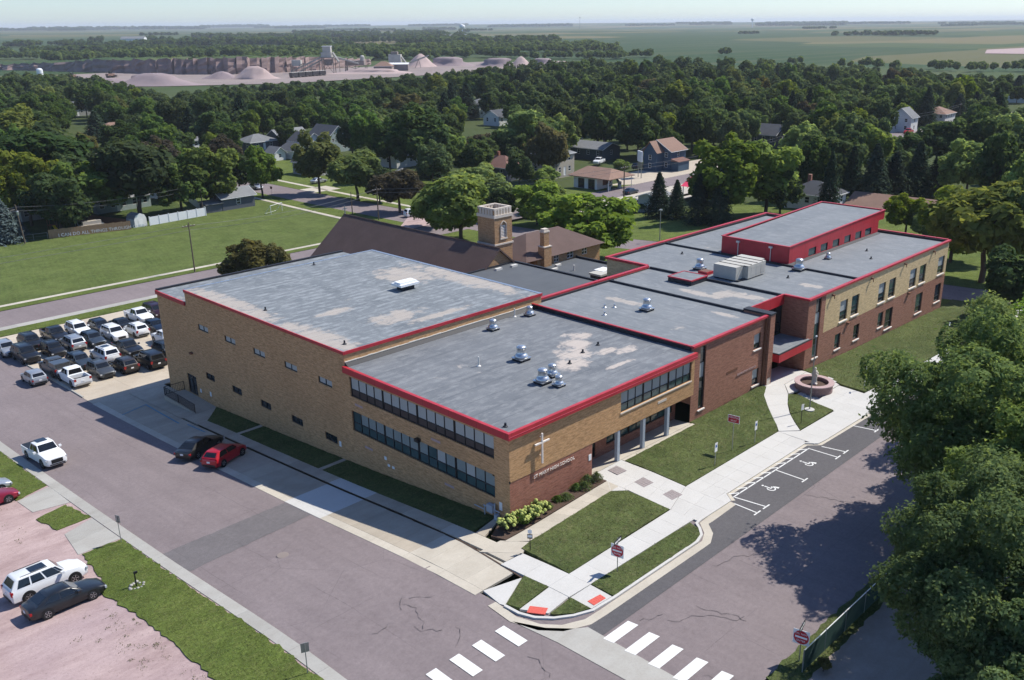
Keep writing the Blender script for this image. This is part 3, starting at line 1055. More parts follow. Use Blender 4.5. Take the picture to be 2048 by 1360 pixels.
# curved path and plaza at the main entrance
cp = [((34.7, -.3), (36.6, -1.2)), ((32.6, -1.3), (34.5, -2.8)), ((30.6, -2.9), (32.3, -4.0)), ((29.0, -4.3), (30.6, -5.2)), ((27.6, -5.6), (29.3, -6.4)), ((26.6, -6.4), (28.1, -7.65))]
for (a, b), (c, d) in zip(cp[:-1], cp[1:]):
    slabs(walk, [a, c, d, b], 1, 1, 0.12, CW)
slabs(walk, [(34.7, -.3), (36.6, -1.2), (37.4, 2.6), (35.9, 2.6)], 1, 2, 0.12, CW)
slabs(walk, [(36.6, -1.2), (42.2, -0.6), (42.2, 2.6), (37.4, 2.6)], 3, 2, 0.12, CW)
slabs(walk, [(34.55, -2.82), (36.6, -1.22), (42.0, -.62), (41.6, -3.4), (35.3, -3.6)][1:], 3, 2, 0.12, CW) if False else None
slabs(walk, [(34.6, -2.8), (36.6, -1.25), (42.1, -.65), (41.3, -3.6)], 3, 2, 0.12, CW)
slabs(walk, [(34.55, -5.5), (40.6, -5.0), (40.2, -7.85), (34.3, -7.75)], 3, 2, 0.02, CW)
steps = thing('entrance_steps', 'four broad pale concrete steps either side of the round planter', 'steps', (0, 0, 0))
for i in range(4):
    y0 = -3.3 - 0.5 * i
    x0, x1 = 35.3 - .26 * i, 41.5 - .28 * i
    zz = gz(38, -3.5) + 0.12 - 0.028 * i * 3.2
    MB().prism([(x0, y0 - .62), (x1, y0 - .62), (x1 + .1, y0), (x0 + .1, y0)], zz - 0.4, zz).build('step', CW, steps)
# tactile pads
tact = [[(-6.55, -8.4), (-5.95, -9.37), (-6.55, -9.68), (-7.15, -8.72)], [(-3.75, -10.68), (-2.67, -10.78), (-2.72, -11.3), (-3.8, -11.25)]]
for q in tact:
    ce = [sum(p[k] for p in q) / 4 for k in (0, 1)]
    zq = [gz(*p) + 0.125 for p in q]
    ar = sum(q[k][0] * q[(k + 1) % 4][1] - q[(k + 1) % 4][0] * q[k][1] for k in range(4))
    if ar < 0:
        q = q[::-1]
    t_ = MB().prism(q, [z - .05 for z in zq], zq)
    for i in range(6):
        for j in range(4):
            a = Vector(q[0]).lerp(Vector(q[1]), (i + .5) / 6)
            b = Vector(q[3]).lerp(Vector(q[2]), (i + .5) / 6)
            c_ = a.lerp(b, (j + .5) / 4)
            z0 = gz(c_.x, c_.y) + .125
            t_.box(c_.x - .02, c_.x + .02, c_.y - .02, c_.y + .02, z0, z0 + .012)
    t_.build('tactile_pad', 'tactile_red', walk)
# kerbs and gutters
kerb = thing('kerb', 'pale concrete kerb and gutter along the streets', None, kind='structure')
arc = [(-7.55, -7.2), (-7.5, -8.4), (-7.15, -9.4), (-6.4, -10.3), (-5.4, -11.0), (-4.2, -11.5), (-2.3, -11.6)]
strip('kerb_stone', arc + [(6.7, -11.6), (7.7, -11.3), (8.35, -10.7), (8.75, -10.15), (9.3, -10.05), (13.2, -10.05), (13.85, -9.2), (26.1, -9.15), (26.8, -10.0), (28, -10.1), (40, -10.3), (83.4, -10.9)], 0.2, 0.0, CW, 0.125, kerb, 0.8)
strip('gutter', [(-7.9, -6.4), (-8.1, -8.5), (-7.6, -10.2), (-6.7, -11.3), (-5.2, -12.0), (-3.8, -12.05), (7.2, -12.05), (8.3, -11.5), (9.2, -10.5), (13.2, -10.35)], 0.62, 0.026, 'concrete_tan', None, kerb, 0.8)
strip('gutter', [(13.5, -10.2), (14.1, -9.42), (26.0, -9.37), (26.9, -10.25), (40, -10.6), (83, -11.2)], 0.3, 0.026, 'concrete_tan', None, kerb)
S('valley_gutter', [(-8.3, -8.6), (-7.4, -10.5), (-6.3, -11.8), (-5.6, -12.35), (-5.75, -24), (-7.5, -24), (-7.9, -12.0)], 0.026, 'concrete_grey', 'wide concrete gutter crossing the mouth of the side street')
curb_near = thing('near_kerb', 'wide concrete kerb strip edging the gravel lot side of the street', None, kind='structure')
y = -40.0
while y < 62:
    slabs(curb_near, [(-19.05, y), (-18.2, y), (-18.2, y + 3), (-19.05, y + 3)], 1, 1, 0.07, 'concrete_grey')
    y += 3.0
slabs(curb_near, [(-21.8, 33.2), (-19.1, 32.6), (-19.0, 37.6), (-21.9, 36.6)], 1, 2, 0.06, 'concrete_grey')
slabs(curb_near, [(-22.2, 22.4), (-19.1, 22.4), (-19.1, 28.0), (-21.6, 26.8)], 1, 2, 0.06, 'concrete_grey')
lot = thing('parking_lot', 'sunlit concrete parking lot full of cars beside the gymnasium', None, kind='structure')
slabs(lot, [(-7.9, 57.0), (22, 57.0), (22, 93.2), (-7.9, 93.2)], 6, 8, 0.03, 'concrete_lot', 0.01)
slabs(lot, [(-7.5, 96.4), (60, 96.4), (60, 98.1), (-7.5, 98.1)], 14, 1, 0.06, 'concrete_grey')
strip('kerb_stone', [(-7.8, 60), (-7.7, 66), (-7.7, 71), (-7.8, 78)], 0.18, 0.0, 'concrete_grey', 0.12, kerb)
field_walk = thing('field_walk', 'thin pale footpath between the far street and the mown field', None, kind='structure')
slabs(field_walk, [(-60, 109.7), (72, 109.3), (72, 110.4), (-60, 110.8)], 30, 1, 0.05, 'concrete_tan')
slabs(field_walk, [(72.2, 110.0), (73.4, 110.0), (76.2, 186), (75.2, 186)], 1, 24, 0.05, 'concrete_tan')
slabs(field_walk, [(91.5, 110.0), (92.8, 110.0), (95.2, 230), (94.0, 230)], 1, 30, 0.05, 'concrete_tan')
slabs(field_walk, [(89, 163), (97, 163), (97, 170), (89, 170)], 2, 1, 0.05, 'concrete_tan')
slabs(field_walk, [(112, 84.0), (205, 84.0), (205, 86), (112, 86)], 16, 1, 0.05, 'concrete_tan')
slabs(field_walk, [(84, 55.5), (112, 76), (112, 78.5), (84, 58)], 8, 1, 0.05, 'concrete_tan') if False else None

# ------------------------------------------------------------------ lawns
TURF = []
_S0 = S


def S(name, pts, off, mat_, *a, **k):
    if name in ('side_lawn', 'corner_lawn', 'verge', 'corner_grass', 'front_lawn', 'plaza_lawn', 'wing_lawn', 'gravel_grass', 'far_verge', 'lot_verge'):
        TURF.append((name, pts, off, mat_))
    return _S0(name, pts, off, mat_, *a, **k)


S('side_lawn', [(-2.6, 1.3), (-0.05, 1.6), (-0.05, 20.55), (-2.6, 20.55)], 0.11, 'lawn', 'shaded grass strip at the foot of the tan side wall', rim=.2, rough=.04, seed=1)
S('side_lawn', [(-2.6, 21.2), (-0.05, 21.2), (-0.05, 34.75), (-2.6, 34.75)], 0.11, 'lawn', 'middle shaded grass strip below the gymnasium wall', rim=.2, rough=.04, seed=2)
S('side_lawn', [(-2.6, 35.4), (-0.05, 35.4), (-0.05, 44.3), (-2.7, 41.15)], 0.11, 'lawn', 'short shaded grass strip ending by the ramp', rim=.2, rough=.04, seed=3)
S('corner_lawn', [(-2.1, -3.2), (-1.0, -2.98), (7.9, -2.78), (8.9, -3.65), (9.0, -7.55), (-2.25, -7.75)], 0.15, 'lawn', 'square corner lawn before the red brick wall', rim=.2, rough=.035, seed=4)
S('verge', [(-2.2, -9.65), (8.45, -9.78), (8.2, -10.6), (7.6, -11.25), (6.7, -11.5), (-2.2, -11.5)], 0.15, 'lawn', 'long grass verge between sidewalk and kerb', rim=.2, rough=.035, seed=5)
S('corner_grass', [(-4.45, -5.8), (-4.3, -7.8), (-7.15, -8.1), (-7.45, -7.2)], 0.15, 'lawn', 'small grass wedge beside the kerb ramp', rim=.2, rough=.03, seed=6)
S('corner_grass', [(-4.2, -9.65), (-4.2, -11.3), (-5.3, -10.9), (-6.2, -10.1), (-6.25, -9.85)], 0.15, 'lawn', 'grass triangle between the two red tactile pads', rim=.2, rough=.03, seed=7)
S('front_lawn', [(12.7, -.36), (22.65, -.36), (22.65, .25), (34.6, .25), (34.65, -.3), (32.55, -1.3), (30.55, -2.9), (28.95, -4.3), (27.55, -5.6), (26.5, -6.38), (12.7, -6.38)], 0.15, 'lawn',
  'wide lawn before the brown brick wing', rim=.2, rough=.035, seed=8)
S('plaza_lawn', [(34.4, -2.9), (32.3, -4.05), (30.65, -5.25), (29.3, -6.45), (28.2, -7.62), (34.2, -7.65), (34.5, -5.6), (35.0, -3.6)], 0.15, 'lawn', 'small lawn around the flagpole beside the curved path', rim=.2, rough=.035, seed=9)
S('wing_lawn', [(42.3, -.15), (78.7, -.15), (83.4, .2), (83.4, -8.6), (40.4, -7.85), (40.8, -5.0), (41.6, -3.5)], 0.15, 'lawn', 'long lawn below the cream and brown brick wing', rim=.2, rough=.035, seed=10)
S('back_lawn', [(78.7, -.1), (83.5, -.1), (83.5, 98), (24.2, 98), (24.2, 56), (24.2, 20)], 0.02, 'lawn_lush', 'sunny mown lawn behind the school and church')
S('back_lawn', [(91.6, -60), (150, -60), (150, 60), (112, 84), (91.6, 98)], 0.02, 'lawn_lush', 'mown lawn beyond the end street below the spruces')
S('lot_verge', [(-7.5, 93.3), (40, 93.3), (40, 96.3), (-7.5, 96.3)], 0.10, 'lawn_lush', 'grass strip between the parking lot and the far street', rim=.2, rough=.05, seed=11)
S('field_verge', [(-90, 107.3), (72, 107.3), (72, 109.3), (-90, 109.7)], 0.05, 'lawn_lush', 'grass verge on the far side of the street')
S('field', [(-120, 110.9), (72, 110.4), (75, 184), (60, 184), (55, 157), (-120, 157)], 0.03, 'field_grass', 'broad mown playing field across the street')
S('street_verge', [(73.4, 107.3), (79.4, 107.3), (79.4, 230), (76.5, 230)], 0.04, 'lawn_lush', 'grass verge with poles beside the tree lined street')
S('street_verge', [(89.1, 107.3), (150, 107.3), (118, 130), (130, 230), (89.1, 230)], 0.03, 'lawn_lush', 'front yards with shade trees along the street')
S('gravel_drive', [(74, 107), (76, 111), (88, 122), (93, 120), (85, 108)], 0.06, 'gravel_pink', 'gravel pull-off at the street corner behind the church')
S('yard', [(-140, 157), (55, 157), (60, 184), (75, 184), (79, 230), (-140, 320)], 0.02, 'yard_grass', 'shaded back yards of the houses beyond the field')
S('gravel_lot', [(-70, -45), (-19.0, -45), (-19.0, 62), (-70, 62)], 0.03, 'gravel_pink', 'pink gravel lot beside the street')
S('gravel_grass', [(-19.1, -6.5), (-19.1, 22.2), (-22.0, 22.2), (-22.6, 17), (-23.3, 15.2), (-22.9, 9.5), (-23.1, 0), (-23.6, -6.5)], 0.09, 'lawn_lush', 'grass strip along the kerb with ragged gravel edge', rim=.1, rough=.14, seed=12)
S('gravel_grass', [(-19.1, 28.2), (-19.5, 32.4), (-22.1, 31.5), (-21.7, 28.0)], 0.09, 'lawn_lush', 'oval grass island between two driveways', rim=.1, rough=.12, seed=13)
S('gravel_grass', [(-19.1, 38.0), (-19.1, 62), (-23, 62), (-21.9, 36.8)], 0.09, 'lawn_lush', 'grass by the kerb beside the red car', rim=.1, rough=.10, seed=14)
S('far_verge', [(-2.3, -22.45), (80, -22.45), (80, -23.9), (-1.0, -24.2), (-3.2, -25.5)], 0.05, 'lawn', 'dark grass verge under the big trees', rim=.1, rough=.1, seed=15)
S('yard_dirt', [(-8, -60), (83.5, -60), (83.5, -23.8), (-1.0, -23.9), (-8, -24)], 0.02, 'dirt', 'bare shaded ground behind the mesh fence')
S('planting_bed', [(-2.3, -.35), (-.1, .9), (-.02, -.02), (9.0, -.02), (9.0, -1.5), (1.6, -1.5), (-2.0, -1.55)], 0.14, 'mulch', 'mulched planting bed at the foot of the red brick wall', rim=.2)
# ------------------------------------------------------------------ the school
school = thing('school_building', 'long two storey brick school with red roof edges and flat grey roofs', 'school')


def pane_at(parent, O, u, n, a, b, c, d, inset, mat_, name='pane'):
    O = Vector((O[0], O[1], 0))
    u = Vector((u[0], u[1], 0))
    n = Vector((n[0], n[1], 0))
    q = [O + u * a - n * inset, O + u * b - n * inset]
    pts = [(q[0].x, q[0].y, c), (q[1].x, q[1].y, c), (q[1].x, q[1].y, d), (q[0].x, q[0].y, d)]
    if u.cross(Vector((0, 0, 1))).dot(n) < 0:
        pts.reverse()
    return MB().poly(pts).build(name, mat_, parent)


def bars(mb, O, u, n, rects, inset, thick=0.06):
    """rects (u0,u1,z0,z1) as little beams standing inset behind the wall face"""
    O = Vector((O[0], O[1], 0))
    u = Vector((u[0], u[1], 0))
    n = Vector((n[0], n[1], 0))
    for a, b, c, d in rects:
        p = [O + u * a - n * inset, O + u * b - n * inset, O + u * b - n * (inset - thick), O + u * a - n * (inset - thick)]
        pts = [(v.x, v.y) for v in p]
        ar = sum(pts[k][0] * pts[(k + 1) % 4][1] - pts[(k + 1) % 4][0] * pts[k][1] for k in range(4))
        if ar < 0:
            pts.reverse()
        mb.prism(pts, c, d)


def window(parent, O, u, n, a, b, c, d, cols=2, rows=(1.0,), mats=('glass_dark',), inset=0.12, fr=0.05, sill=None, frame='frame_dark', wide=()):
    """one window: frame bars as its own mesh, each pane a child"""
    rects = [(a, b, c, c + fr), (a, b, d - fr, d), (a, a + fr, c + fr, d - fr), (b - fr, b, c + fr, d - fr)]
    cw = (b - a - 2 * fr) / cols
    zs = [c + fr]
    for r in rows:
        zs.append(zs[-1] + r * (d - c - 2 * fr))
    for i in range(1, cols):
        x = a + fr + i * cw
        rects.append((x - fr / 2, x + fr / 2, c + fr, d - fr))
    xs = [a + fr + i * cw for i in range(cols + 1)]
    for z in zs[1:-1]:
        for i in range(cols):
            rects.append((xs[i] + fr / 2, xs[i + 1] - fr / 2, z - fr / 2, z + fr / 2))
    mb = MB()
    bars(mb, O, u, n, rects, inset)
    w = mb.build('window', frame, parent)
    for i in range(cols):
        for j in range(len(rows)):
            mm = mats[j] if isinstance(mats, tuple) else mats(i, j)
            pane_at(w, O, u, n, xs[i], xs[i + 1], zs[j], zs[j + 1], inset - 0.012, mm)
    if sill:
        sb = MB()
        bars(sb, O, u, n, [(a - .08, b + .08, c - .13, c - .002)], 0.10, 0.20)
        sb.build('sill', sill, w)
    return w


L_ = ((0, 0), (0, 1), (-1, 0))   # side wall: x = 0, runs along y, faces -x
F_ = ((0, 0), (1, 0), (0, -1))   # front wall: y = 0, runs along x, faces -y

# --- classroom wing
WU = (1.58, 19.25, 4.45, 6.2)
WL = (1.58, 19.3, 1.28, 3.14)
mb = MB()
mb.wall((0, 0, 0), (0, 1), (-1, 0), 19.8, -4.0, 6.55, [WU, WL], 0.2)
mb.build('wall', 'brick_tan', school)
mb = MB()
mb.wall((0, 0, 0), (1, 0), (0, -1), 22.6, 3.05, 6.55, [(12.47, 22.15, 4.54, 6.28)], 0.2)
mb.poly([(0, 0, 3.05), (0, 1.9, 3.05), (22.6, 1.9, 3.05), (22.6, 0, 3.05)])
mb.build('wall', 'brick_tan', school)
mb = MB()
mb.wall((0, .03, 0), (1, 0), (0, -1), 9.02, -2, 3.05)
mb.wall((9.02, .03, 0), (0, 1), (1, 0), 1.9, -2, 3.05)
mb.wall((9.0, 1.9, 0), (1, 0), (0, -1), 13.65, -1, 3.05, [(.5, 2.6, .35, 2.6), (4.0, 13.2, .95, 2.5)], 0.15)
mb.build('wall', 'brick_red', school)
for (a, b, c, d), rows, mats in ((WU, (.36, .64), ('panel_dark', 'blind_grey')), (WL, (.42, .58), ('glass_teal', 'glass_teal'))):
    gw = (b - a) / 4
    for g_ in range(4):
        rr = random.Random(g_ * 7 + int(c))
        if rows[0] < .4:
            mf = lambda i, j: 'panel_dark' if j == 0 else 'blind_grey'
        else:
            mf = lambda i, j: ('glass_teal' if j == 0 else rr.choice(['blind_teal', 'blind_teal', 'blind_grey', 'glass_teal']))
        window(school, *L_, a + g_ * gw + .03, a + (g_ + 1) * gw - .03, c, d, 4, rows, mf, 0.16, .07)
for g_, (a, b) in enumerate(((12.5, 15.47), (15.53, 18.93), (18.99, 22.12))):
    window(school, *F_, a, b, 4.56, 6.26, 3, (.38, .62), lambda i, j: 'glass_teal' if j == 0 else 'blind_grey', 0.16, .06)
sb = MB()
bars(sb, *F_, [(12.4, 22.2, 4.42, 4.535)], 0.1, 0.17)
sb.build('sill', 'stone_pale', school)
RW = ((9.0, 1.9), (1, 0), (0, -1))
for i in range(3):
    window(school, *RW, 4.02 + i * 3.06, 4.02 + (i + 1) * 3.06 - .06, .97, 2.48, 3, (.4, .6), ('glass_teal', 'glass_teal'), 0.12, .06)
d_ = window(school, *RW, .5, 2.6, .35, 2.6, 2, (.78, .22), ('glass_dark', 'glass_dark'), 0.12, .09)
d_.name = 'door'
for x in (12.32, 15.65, 19.03):
    MB().box(x - .16, x + .16, -.02 + .05, .33, .1, 3.046).build('column', 'pillar_grey', school)
sb = MB()
bars(sb, *F_, [(17.4, 18.6, 3.78, 4.0)], 0.0, 0.03)
sb.build('name_stone', 'stone_pale', school)
for y, z in ((17.6, 3.75), (7.6, 3.72), (16.6, .15), (6.2, .35)):
    sb = MB()
    bars(sb, *L_, [(y, y + 1.1, z, z + .2)], 0.0, 0.012)
    sb.build('name_stone', 'quartzite_cap', school)
# red fascia
mb = MB()
mb.box(-.28, 22.62, -.28, 0.0, 6.52, 7.06)
mb.box(-.28, 0.0, 0.0, 19.78, 6.52, 7.06)
mb.build('fascia', 'red_metal', school)
mb = MB()
mb.box(-.285, 22.63, -.30, -.284, 6.74, 6.78)  # thin strip in the sunlit red along the front fascia
mb.build('fascia_seam', 'red_sunlit', school)
MB().box(-.26, 22.6, -.26, 19.78, 6.9, 7.02).build('roof', 'roof_class', school)
# cant strip and white flashing where the class roof meets the gym
MB().prism([(.05, 19.3), (22.6, 19.3), (22.6, 19.79), (.05, 19.79)], 7.0, [7.03, 7.03, 7.34, 7.34]).build('cant_strip', 'dark_flash', school)
fl = MB()
rf = random.Random(3)
x = .05
while x < 22.4:
    w = rf.uniform(.5, 1.2)
    x2 = min(22.5, x + w)
    fl.box(x, x2 - .02, 19.70, 19.785, 7.33, 7.37 + rf.uniform(0, .05))
    x = x2
fl.build('flashing', 'white_flash', school)

# --- gymnasium and stage
UP = [(45.1 - 5.525 * i - 1.06, 45.1 - 5.525 * i + 1.06, 4.42, 5.06) for i in range(5)]
LO = [(44.95 - 5.53 * i - .95, 44.95 - 5.53 * i + .95, -.93, -.2) for i in range(5)]
mb = MB()
mb.wall((0, 19.8, 0), (0, 1), (-1, 0), 28.5, -7, 8.05, [(a - 19.8, b - 19.8, c, d) for a, b, c, d in UP + LO], 0.2)
mb.wall((0, 19.8, 0), (1, 0), (0, -1), 23.9, 6.9, 8.05)
mb.wall((23.9, 19.8, 0), (0, 1), (1, 0), 28.5, -3, 8.05)
mb.wall((0, 48.3, 0), (1, 0), (0, 1), 23.9, 6, 8.05)
DOOR = (48.35, 50.4, -3.7, -1.45)
mb.wall((0, 48.3, 0), (0, 1), (-1, 0), 6.8, -7, 6.56, [(DOOR[0] - 48.3, DOOR[1] - 48.3, DOOR[2], DOOR[3])], 0.2)
mb.wall((0, 55.1, 0), (1, 0), (0, 1), 24.1, -7, 6.56)
mb.wall((24.1, 48.3, 0), (0, 1), (1, 0), 6.8, -7, 6.56)
mb.build('wall', 'brick_tan', school)
for a, b, c, d in UP:
    window(school, *L_, a, b, c, d, 2, (1.0,), ('blind_grey',), 0.14, .07)
for a, b, c, d in LO:
    window(school, *L_, a, b, c, d, 2, (1.0,), ('glass_dark',), 0.14, .07)
d_ = window(school, *L_, *DOOR, 2, (.85, .15), ('glass_dark', 'glass_dark'), 0.14, .10)
d_.name = 'door'
mb = MB()
mb.box(-.1, 24.0, 19.7, 19.8, 8.02, 8.3)
mb.box(-.1, 0.0, 19.8, 48.32, 8.02, 8.3)
mb.box(-.14, 0.0, 48.42, 55.2, 6.54, 6.96)
mb.build('fascia', 'red_metal', school)
mb = MB()
mb.box(0.0, 24.0, 19.8, 48.4, 8.0, 8.26)
mb.build('roof', 'roof_gym', school)
MB().box(0.0, 24.2, 48.4, 55.2, 6.6, 6.90).build('roof', 'roof_gym', school)
mb = MB()
mb.box(0.0, 24.2, 55.0, 55.3, 6.9, 7.1)
mb.build('parapet', 'dark_flash', school)
mb = MB()
mb.box(.0, 24.0, 48.15, 48.41, 8.262, 8.3)
mb.box(23.7, 24.02, 19.8, 48.15, 8.262, 8.30)
mb.build('roof_edge', 'galv', school)

# --- brown brick wing
F2 = ((22.65, .3), (1, 0), (0, -1))
o2 = 22.65
h2 = [(23.85 - o2, 24.75 - o2, 1.1, 7.1), (32.8 - o2, 34.05 - o2, 4.45, 6.0), (32.9 - o2, 34.1 - o2, .72, 2.38)]
mb = MB()
mb.wall((22.65, .3, 0), (1, 0), (0, -1), 12.3, -2, 7.35, h2, 0.22)
mb.wall((22.65, .3, 0), (0, 1), (-1, 0), 20.0, 2.0, 7.35)
mb.wall((22.65, 20.3, 0), (1, 0), (0, 1), 12.4, 0, 7.35)
mb.box(34.95, 35.8, -.1, 2.9, -1.5, 7.5)
mb.build('wall', 'brick_brown', school)
window(school, *F2, *h2[0], 1, (.3, .2, .25, .25), ('glass_dark', 'glass_dark', 'blind_grey', 'glass_dark'), 0.18, .07, 'stone_white')
window(school, *F2, *h2[1], 1, (.3, .7), ('glass_dark', 'blind_grey'), 0.18, .07, 'stone_white')
window(school, *F2, *h2[2], 1, (.35, .65), ('glass_dark', 'blind_grey'), 0.18, .07, 'stone_white')
for a, b, c, d in ((5.65, 7.5, 3.22, 3.52), (5.6, 7.55, .05, .45)):
    lv = MB()
    for k in range(5):
        z = c + (d - c) * k / 5
        bars(lv, *F2, [(a, b, z + .005, z + (d - c) / 5 - .02)], .0, .02)
    lv.build('vent_grille', 'fence_brown', school)
MB().tube((34.62, .16, .3), (34.62, .16, 7.3), .09, n=8).build('downspout', 'fence_brown', school)
mb = MB()
mb.box(22.5, 34.95, .08, .42, 7.35, 7.55)
mb.box(22.5, 22.72, .48, 20.1, 7.42, 7.52)
mb.box(24.2, 42.2, 20.1, 20.5, 7.38, 7.62)
mb.build('coping', 'red_metal', school)
mb = MB()
mb.box(22.55, 22.66, .48, 20.1, 7.03, 7.42)  # near-black box puts the shadow on this west face into the colour
mb.box(34.9, 35.85, -.15, 2.95, 7.5, 7.66)
mb.box(22.72, 35.6, 19.9, 20.1, 7.2, 7.44)
mb.build('parapet', 'dark_flash', school)
MB().box(22.66, 35.0, .4, 20.1, 7.05, 7.25).build('roof', 'roof_new', school)
# --- recessed link with glass entry and canopy
MB().box(35.0, 42.5, 2.9, 20.1, 7.0, 7.25 + .004).build('roof', 'roof_new', school)
mb = MB()
mb.box(34.85, 35.05, 2.95, 20.1, 7.254, 7.46)
mb.box(42.25, 42.45, 2.9, 20.1, 7.26, 7.5)
mb.build('roof_curb', 'dark_flash', school)
MB().box(35.8, 42.4, 2.72, 2.9, 6.45, 7.55).build('fascia', 'red_metal', school)
LK = ((35.8, 2.95), (1, 0), (0, -1))
window(school, *LK, 0.0, 6.6, 3.4, 6.45, 6, (.35, .65), ('glass_dark', 'glass_dark'), 0.05, .08)
d_ = window(school, *LK, 0.9, 5.7, .2, 2.9, 4, (.78, .22), ('glass_dark', 'glass_dark'), 0.05, .10)
d_.name = 'door'
mb = MB()
mb.box(36.35, 42.9, -.55, 2.9, 2.4, 3.2)
mb.build('canopy', 'red_metal', school)
MB().box(36.5, 42.75, -.38, 2.88, 3.2, 3.24).build('canopy_roof', 'roof_new', school)
mb = MB()
mb.box(36.35, 42.9, -.55, -.42, 3.2, 3.3)
mb.box(36.35, 36.48, -.42, 2.9, 3.2, 3.3)
mb.build('canopy_coping', 'dark_flash', school)
sb = MB()
bars(sb, (35.8 - .86, -.1), (1, 0), (0, -1), [(.1, .7, .3, 1.0)], 0.0, .02)
sb.build('name_stone', 'stone_pale', school)

# --- cream and brown wing
o3 = 42.4
F3 = ((42.4, -.1), (1, 0), (0, -1))
upw = [(49.45, 51.2), (52.15, 53.9), (58.8, 60.6), (61.5, 63.3), (67.3, 69.2), (70.1, 72.0), (75.8, 77.8)]
low = [(48.9, 50.2, .35), (53.3, 54.7, .3), (59.45, 60.8, .3), (61.4, 63.4, -.4), (70.0, 72.0, -.45), (75.9, 77.8, -.3)]
mb = MB()
mb.wall((42.4, -.1, 0), (1, 0), (0, -1), 3.6, -2.5, 7.35, [(43.93 - o3, 45.1 - o3, .68, 7.25)], 0.22)
mb.wall((46.0, -.1, 0), (1, 0), (0, -1), 32.6, -3.5, 3.05, [(a - 46, b - 46, c, 2.08) for a, b, c in low], 0.22)
mb.wall((42.4, -.1, 0), (0, 1), (-1, 0), 3.0, -2, 7.35)
mb.wall((78.6, -.1, 0), (0, 1), (1, 0), 26.7, -4, 3.05)
mb.build('wall', 'brick_brown', school)
mb = MB()
mb.wall((46.0, -.1, 0), (1, 0), (0, -1), 32.6, 3.05, 7.35, [(a - 46, b - 46, 3.4, 5.7) for a, b in upw], 0.22)
mb.wall((78.6, -.1, 0), (0, 1), (1, 0), 26.7, 3.05, 7.35)
mb.wall((42.4, 20.5, 0), (0, 1), (-1, 0), 6.1, 0, 7.35)
mb.wall((42.4, 26.6, 0), (1, 0), (0, 1), 36.2, -3, 7.35)
mb.build('wall', 'brick_cream', school)
for k, (a, b) in enumerate(upw):
    window(school, *F3, a - o3, b - o3, 3.4, 5.7, 1, (.22, .22, .56), ('glass_dark', 'glass_teal', 'blind_grey' if k % 2 == 0 else 'glass_teal'), 0.18, .08, 'stone_white')
for k, (a, b, c) in enumerate(low):
    window(school, *F3, a - o3, b - o3, c, 2.08, 1, (.3, .7), ('glass_dark', 'glass_dark' if k % 2 else 'glass_teal'), 0.18, .08, 'stone_white')
window(school, *F3, 43.93 - o3, 45.1 - o3, .68, 7.25, 1, (.2, .12, .24, .2, .24), ('glass_teal', 'glass_dark', 'glass_teal', 'blind_grey', 'glass_dark'), 0.18, .07, 'stone_white')
mb = MB()
mb.box(42.2, 78.8, -.28, .08, 7.35, 7.56)
mb.box(42.2, 42.55, .08, 2.72, 7.35, 7.56)
mb.box(42.2, 78.8, 26.4, 26.8, 7.35, 7.62)
mb.box(42.2, 42.6, 20.5, 26.4, 7.35, 7.62)
mb.box(78.4, 78.8, .08, 26.4, 7.35, 7.62)
mb.build('coping', 'red_metal', school)
MB().box(42.45, 78.5, 0, 26.5, 7.05, 7.258).build('roof', 'roof_new', school)
mb = MB()
mb.box(53.6, 53.8, .1, 26.4, 7.26, 7.47)
mb.box(42.6, 78.4, 26.2, 26.4, 7.26, 7.5)
mb.box(78.2, 78.4, .1, 26.2, 7.26, 7.5)
mb.build('roof_curb', 'dark_flash', school)
for x in (47.3, 56.4, 65.2, 73.6):
    sc = MB().box(x - .12, x + .12, -.42, -.1, 6.85, 7.0).tube((x, -.36, 6.9), (x, -.4, 6.55), .05)
    sc.build('scupper', 'fence_brown', school)
for x in (51.6, 67.4):
    MB().box(x - .25, x + .25, -.38, -.1, 2.75, 2.95).build('wall_light', 'fence_brown', school)

# --- red penthouse
ph = MB()
W_ = [(58.9, 60.75), (61.9, 63.65), (64.95, 66.7), (68.05, 69.75), (71.05, 72.75), (73.8, 75.6)]
ph.wall((54.3, 9.05, 0), (1, 0), (0, -1), 23.3, 7.2, 8.95, [(a - 54.3, b - 54.3, 7.42, 8.4) for a, b in W_], 0.15)
ph.poly([(54.3, 9.05, 8.95), (77.6, 9.05, 8.95), (79.2, 9.05, 8.95), (79.2, 9.05, 10.15), (54.3, 9.05, 9.4)])
ph.poly([(54.3, 18.3, 7.2), (54.3, 9.05, 7.2), (54.3, 9.05, 9.4), (54.3, 18.3, 9.3)])
ph.poly([(79.2, 9.05, 8.95), (79.2, 18.3, 8.95), (79.2, 18.3, 10.15), (79.2, 9.05, 10.15)])
ph.poly([(77.6, 9.05, 7.2), (77.6, 18.3, 7.2), (77.6, 18.3, 8.95), (77.6, 9.05, 8.95)])
ph.poly([(77.6, 9.05, 8.95), (77.6, 18.3, 8.95), (79.2, 18.3, 8.95), (79.2, 9.05, 8.95)])
ph.poly([(79.2, 18.3, 7.2), (54.3, 18.3, 7.2), (54.3, 18.3, 9.3), (79.2, 18.3, 10.15)])
ph.build('penthouse_wall', 'red_metal', school)
PW = ((54.3, 9.05), (1, 0), (0, -1))
for a, b in W_:
    window(school, *PW, a - 54.3, b - 54.3, 7.42, 8.4, 1, (1.0,), ('glass_teal',), 0.12, .06)
MB().poly([(54.5, 9.25, 9.3), (79.0, 9.25, 10.05), (79.0, 18.1, 10.05), (54.5, 18.1, 9.2)]).build('penthouse_roof', 'roof_new', school)
mb = MB()
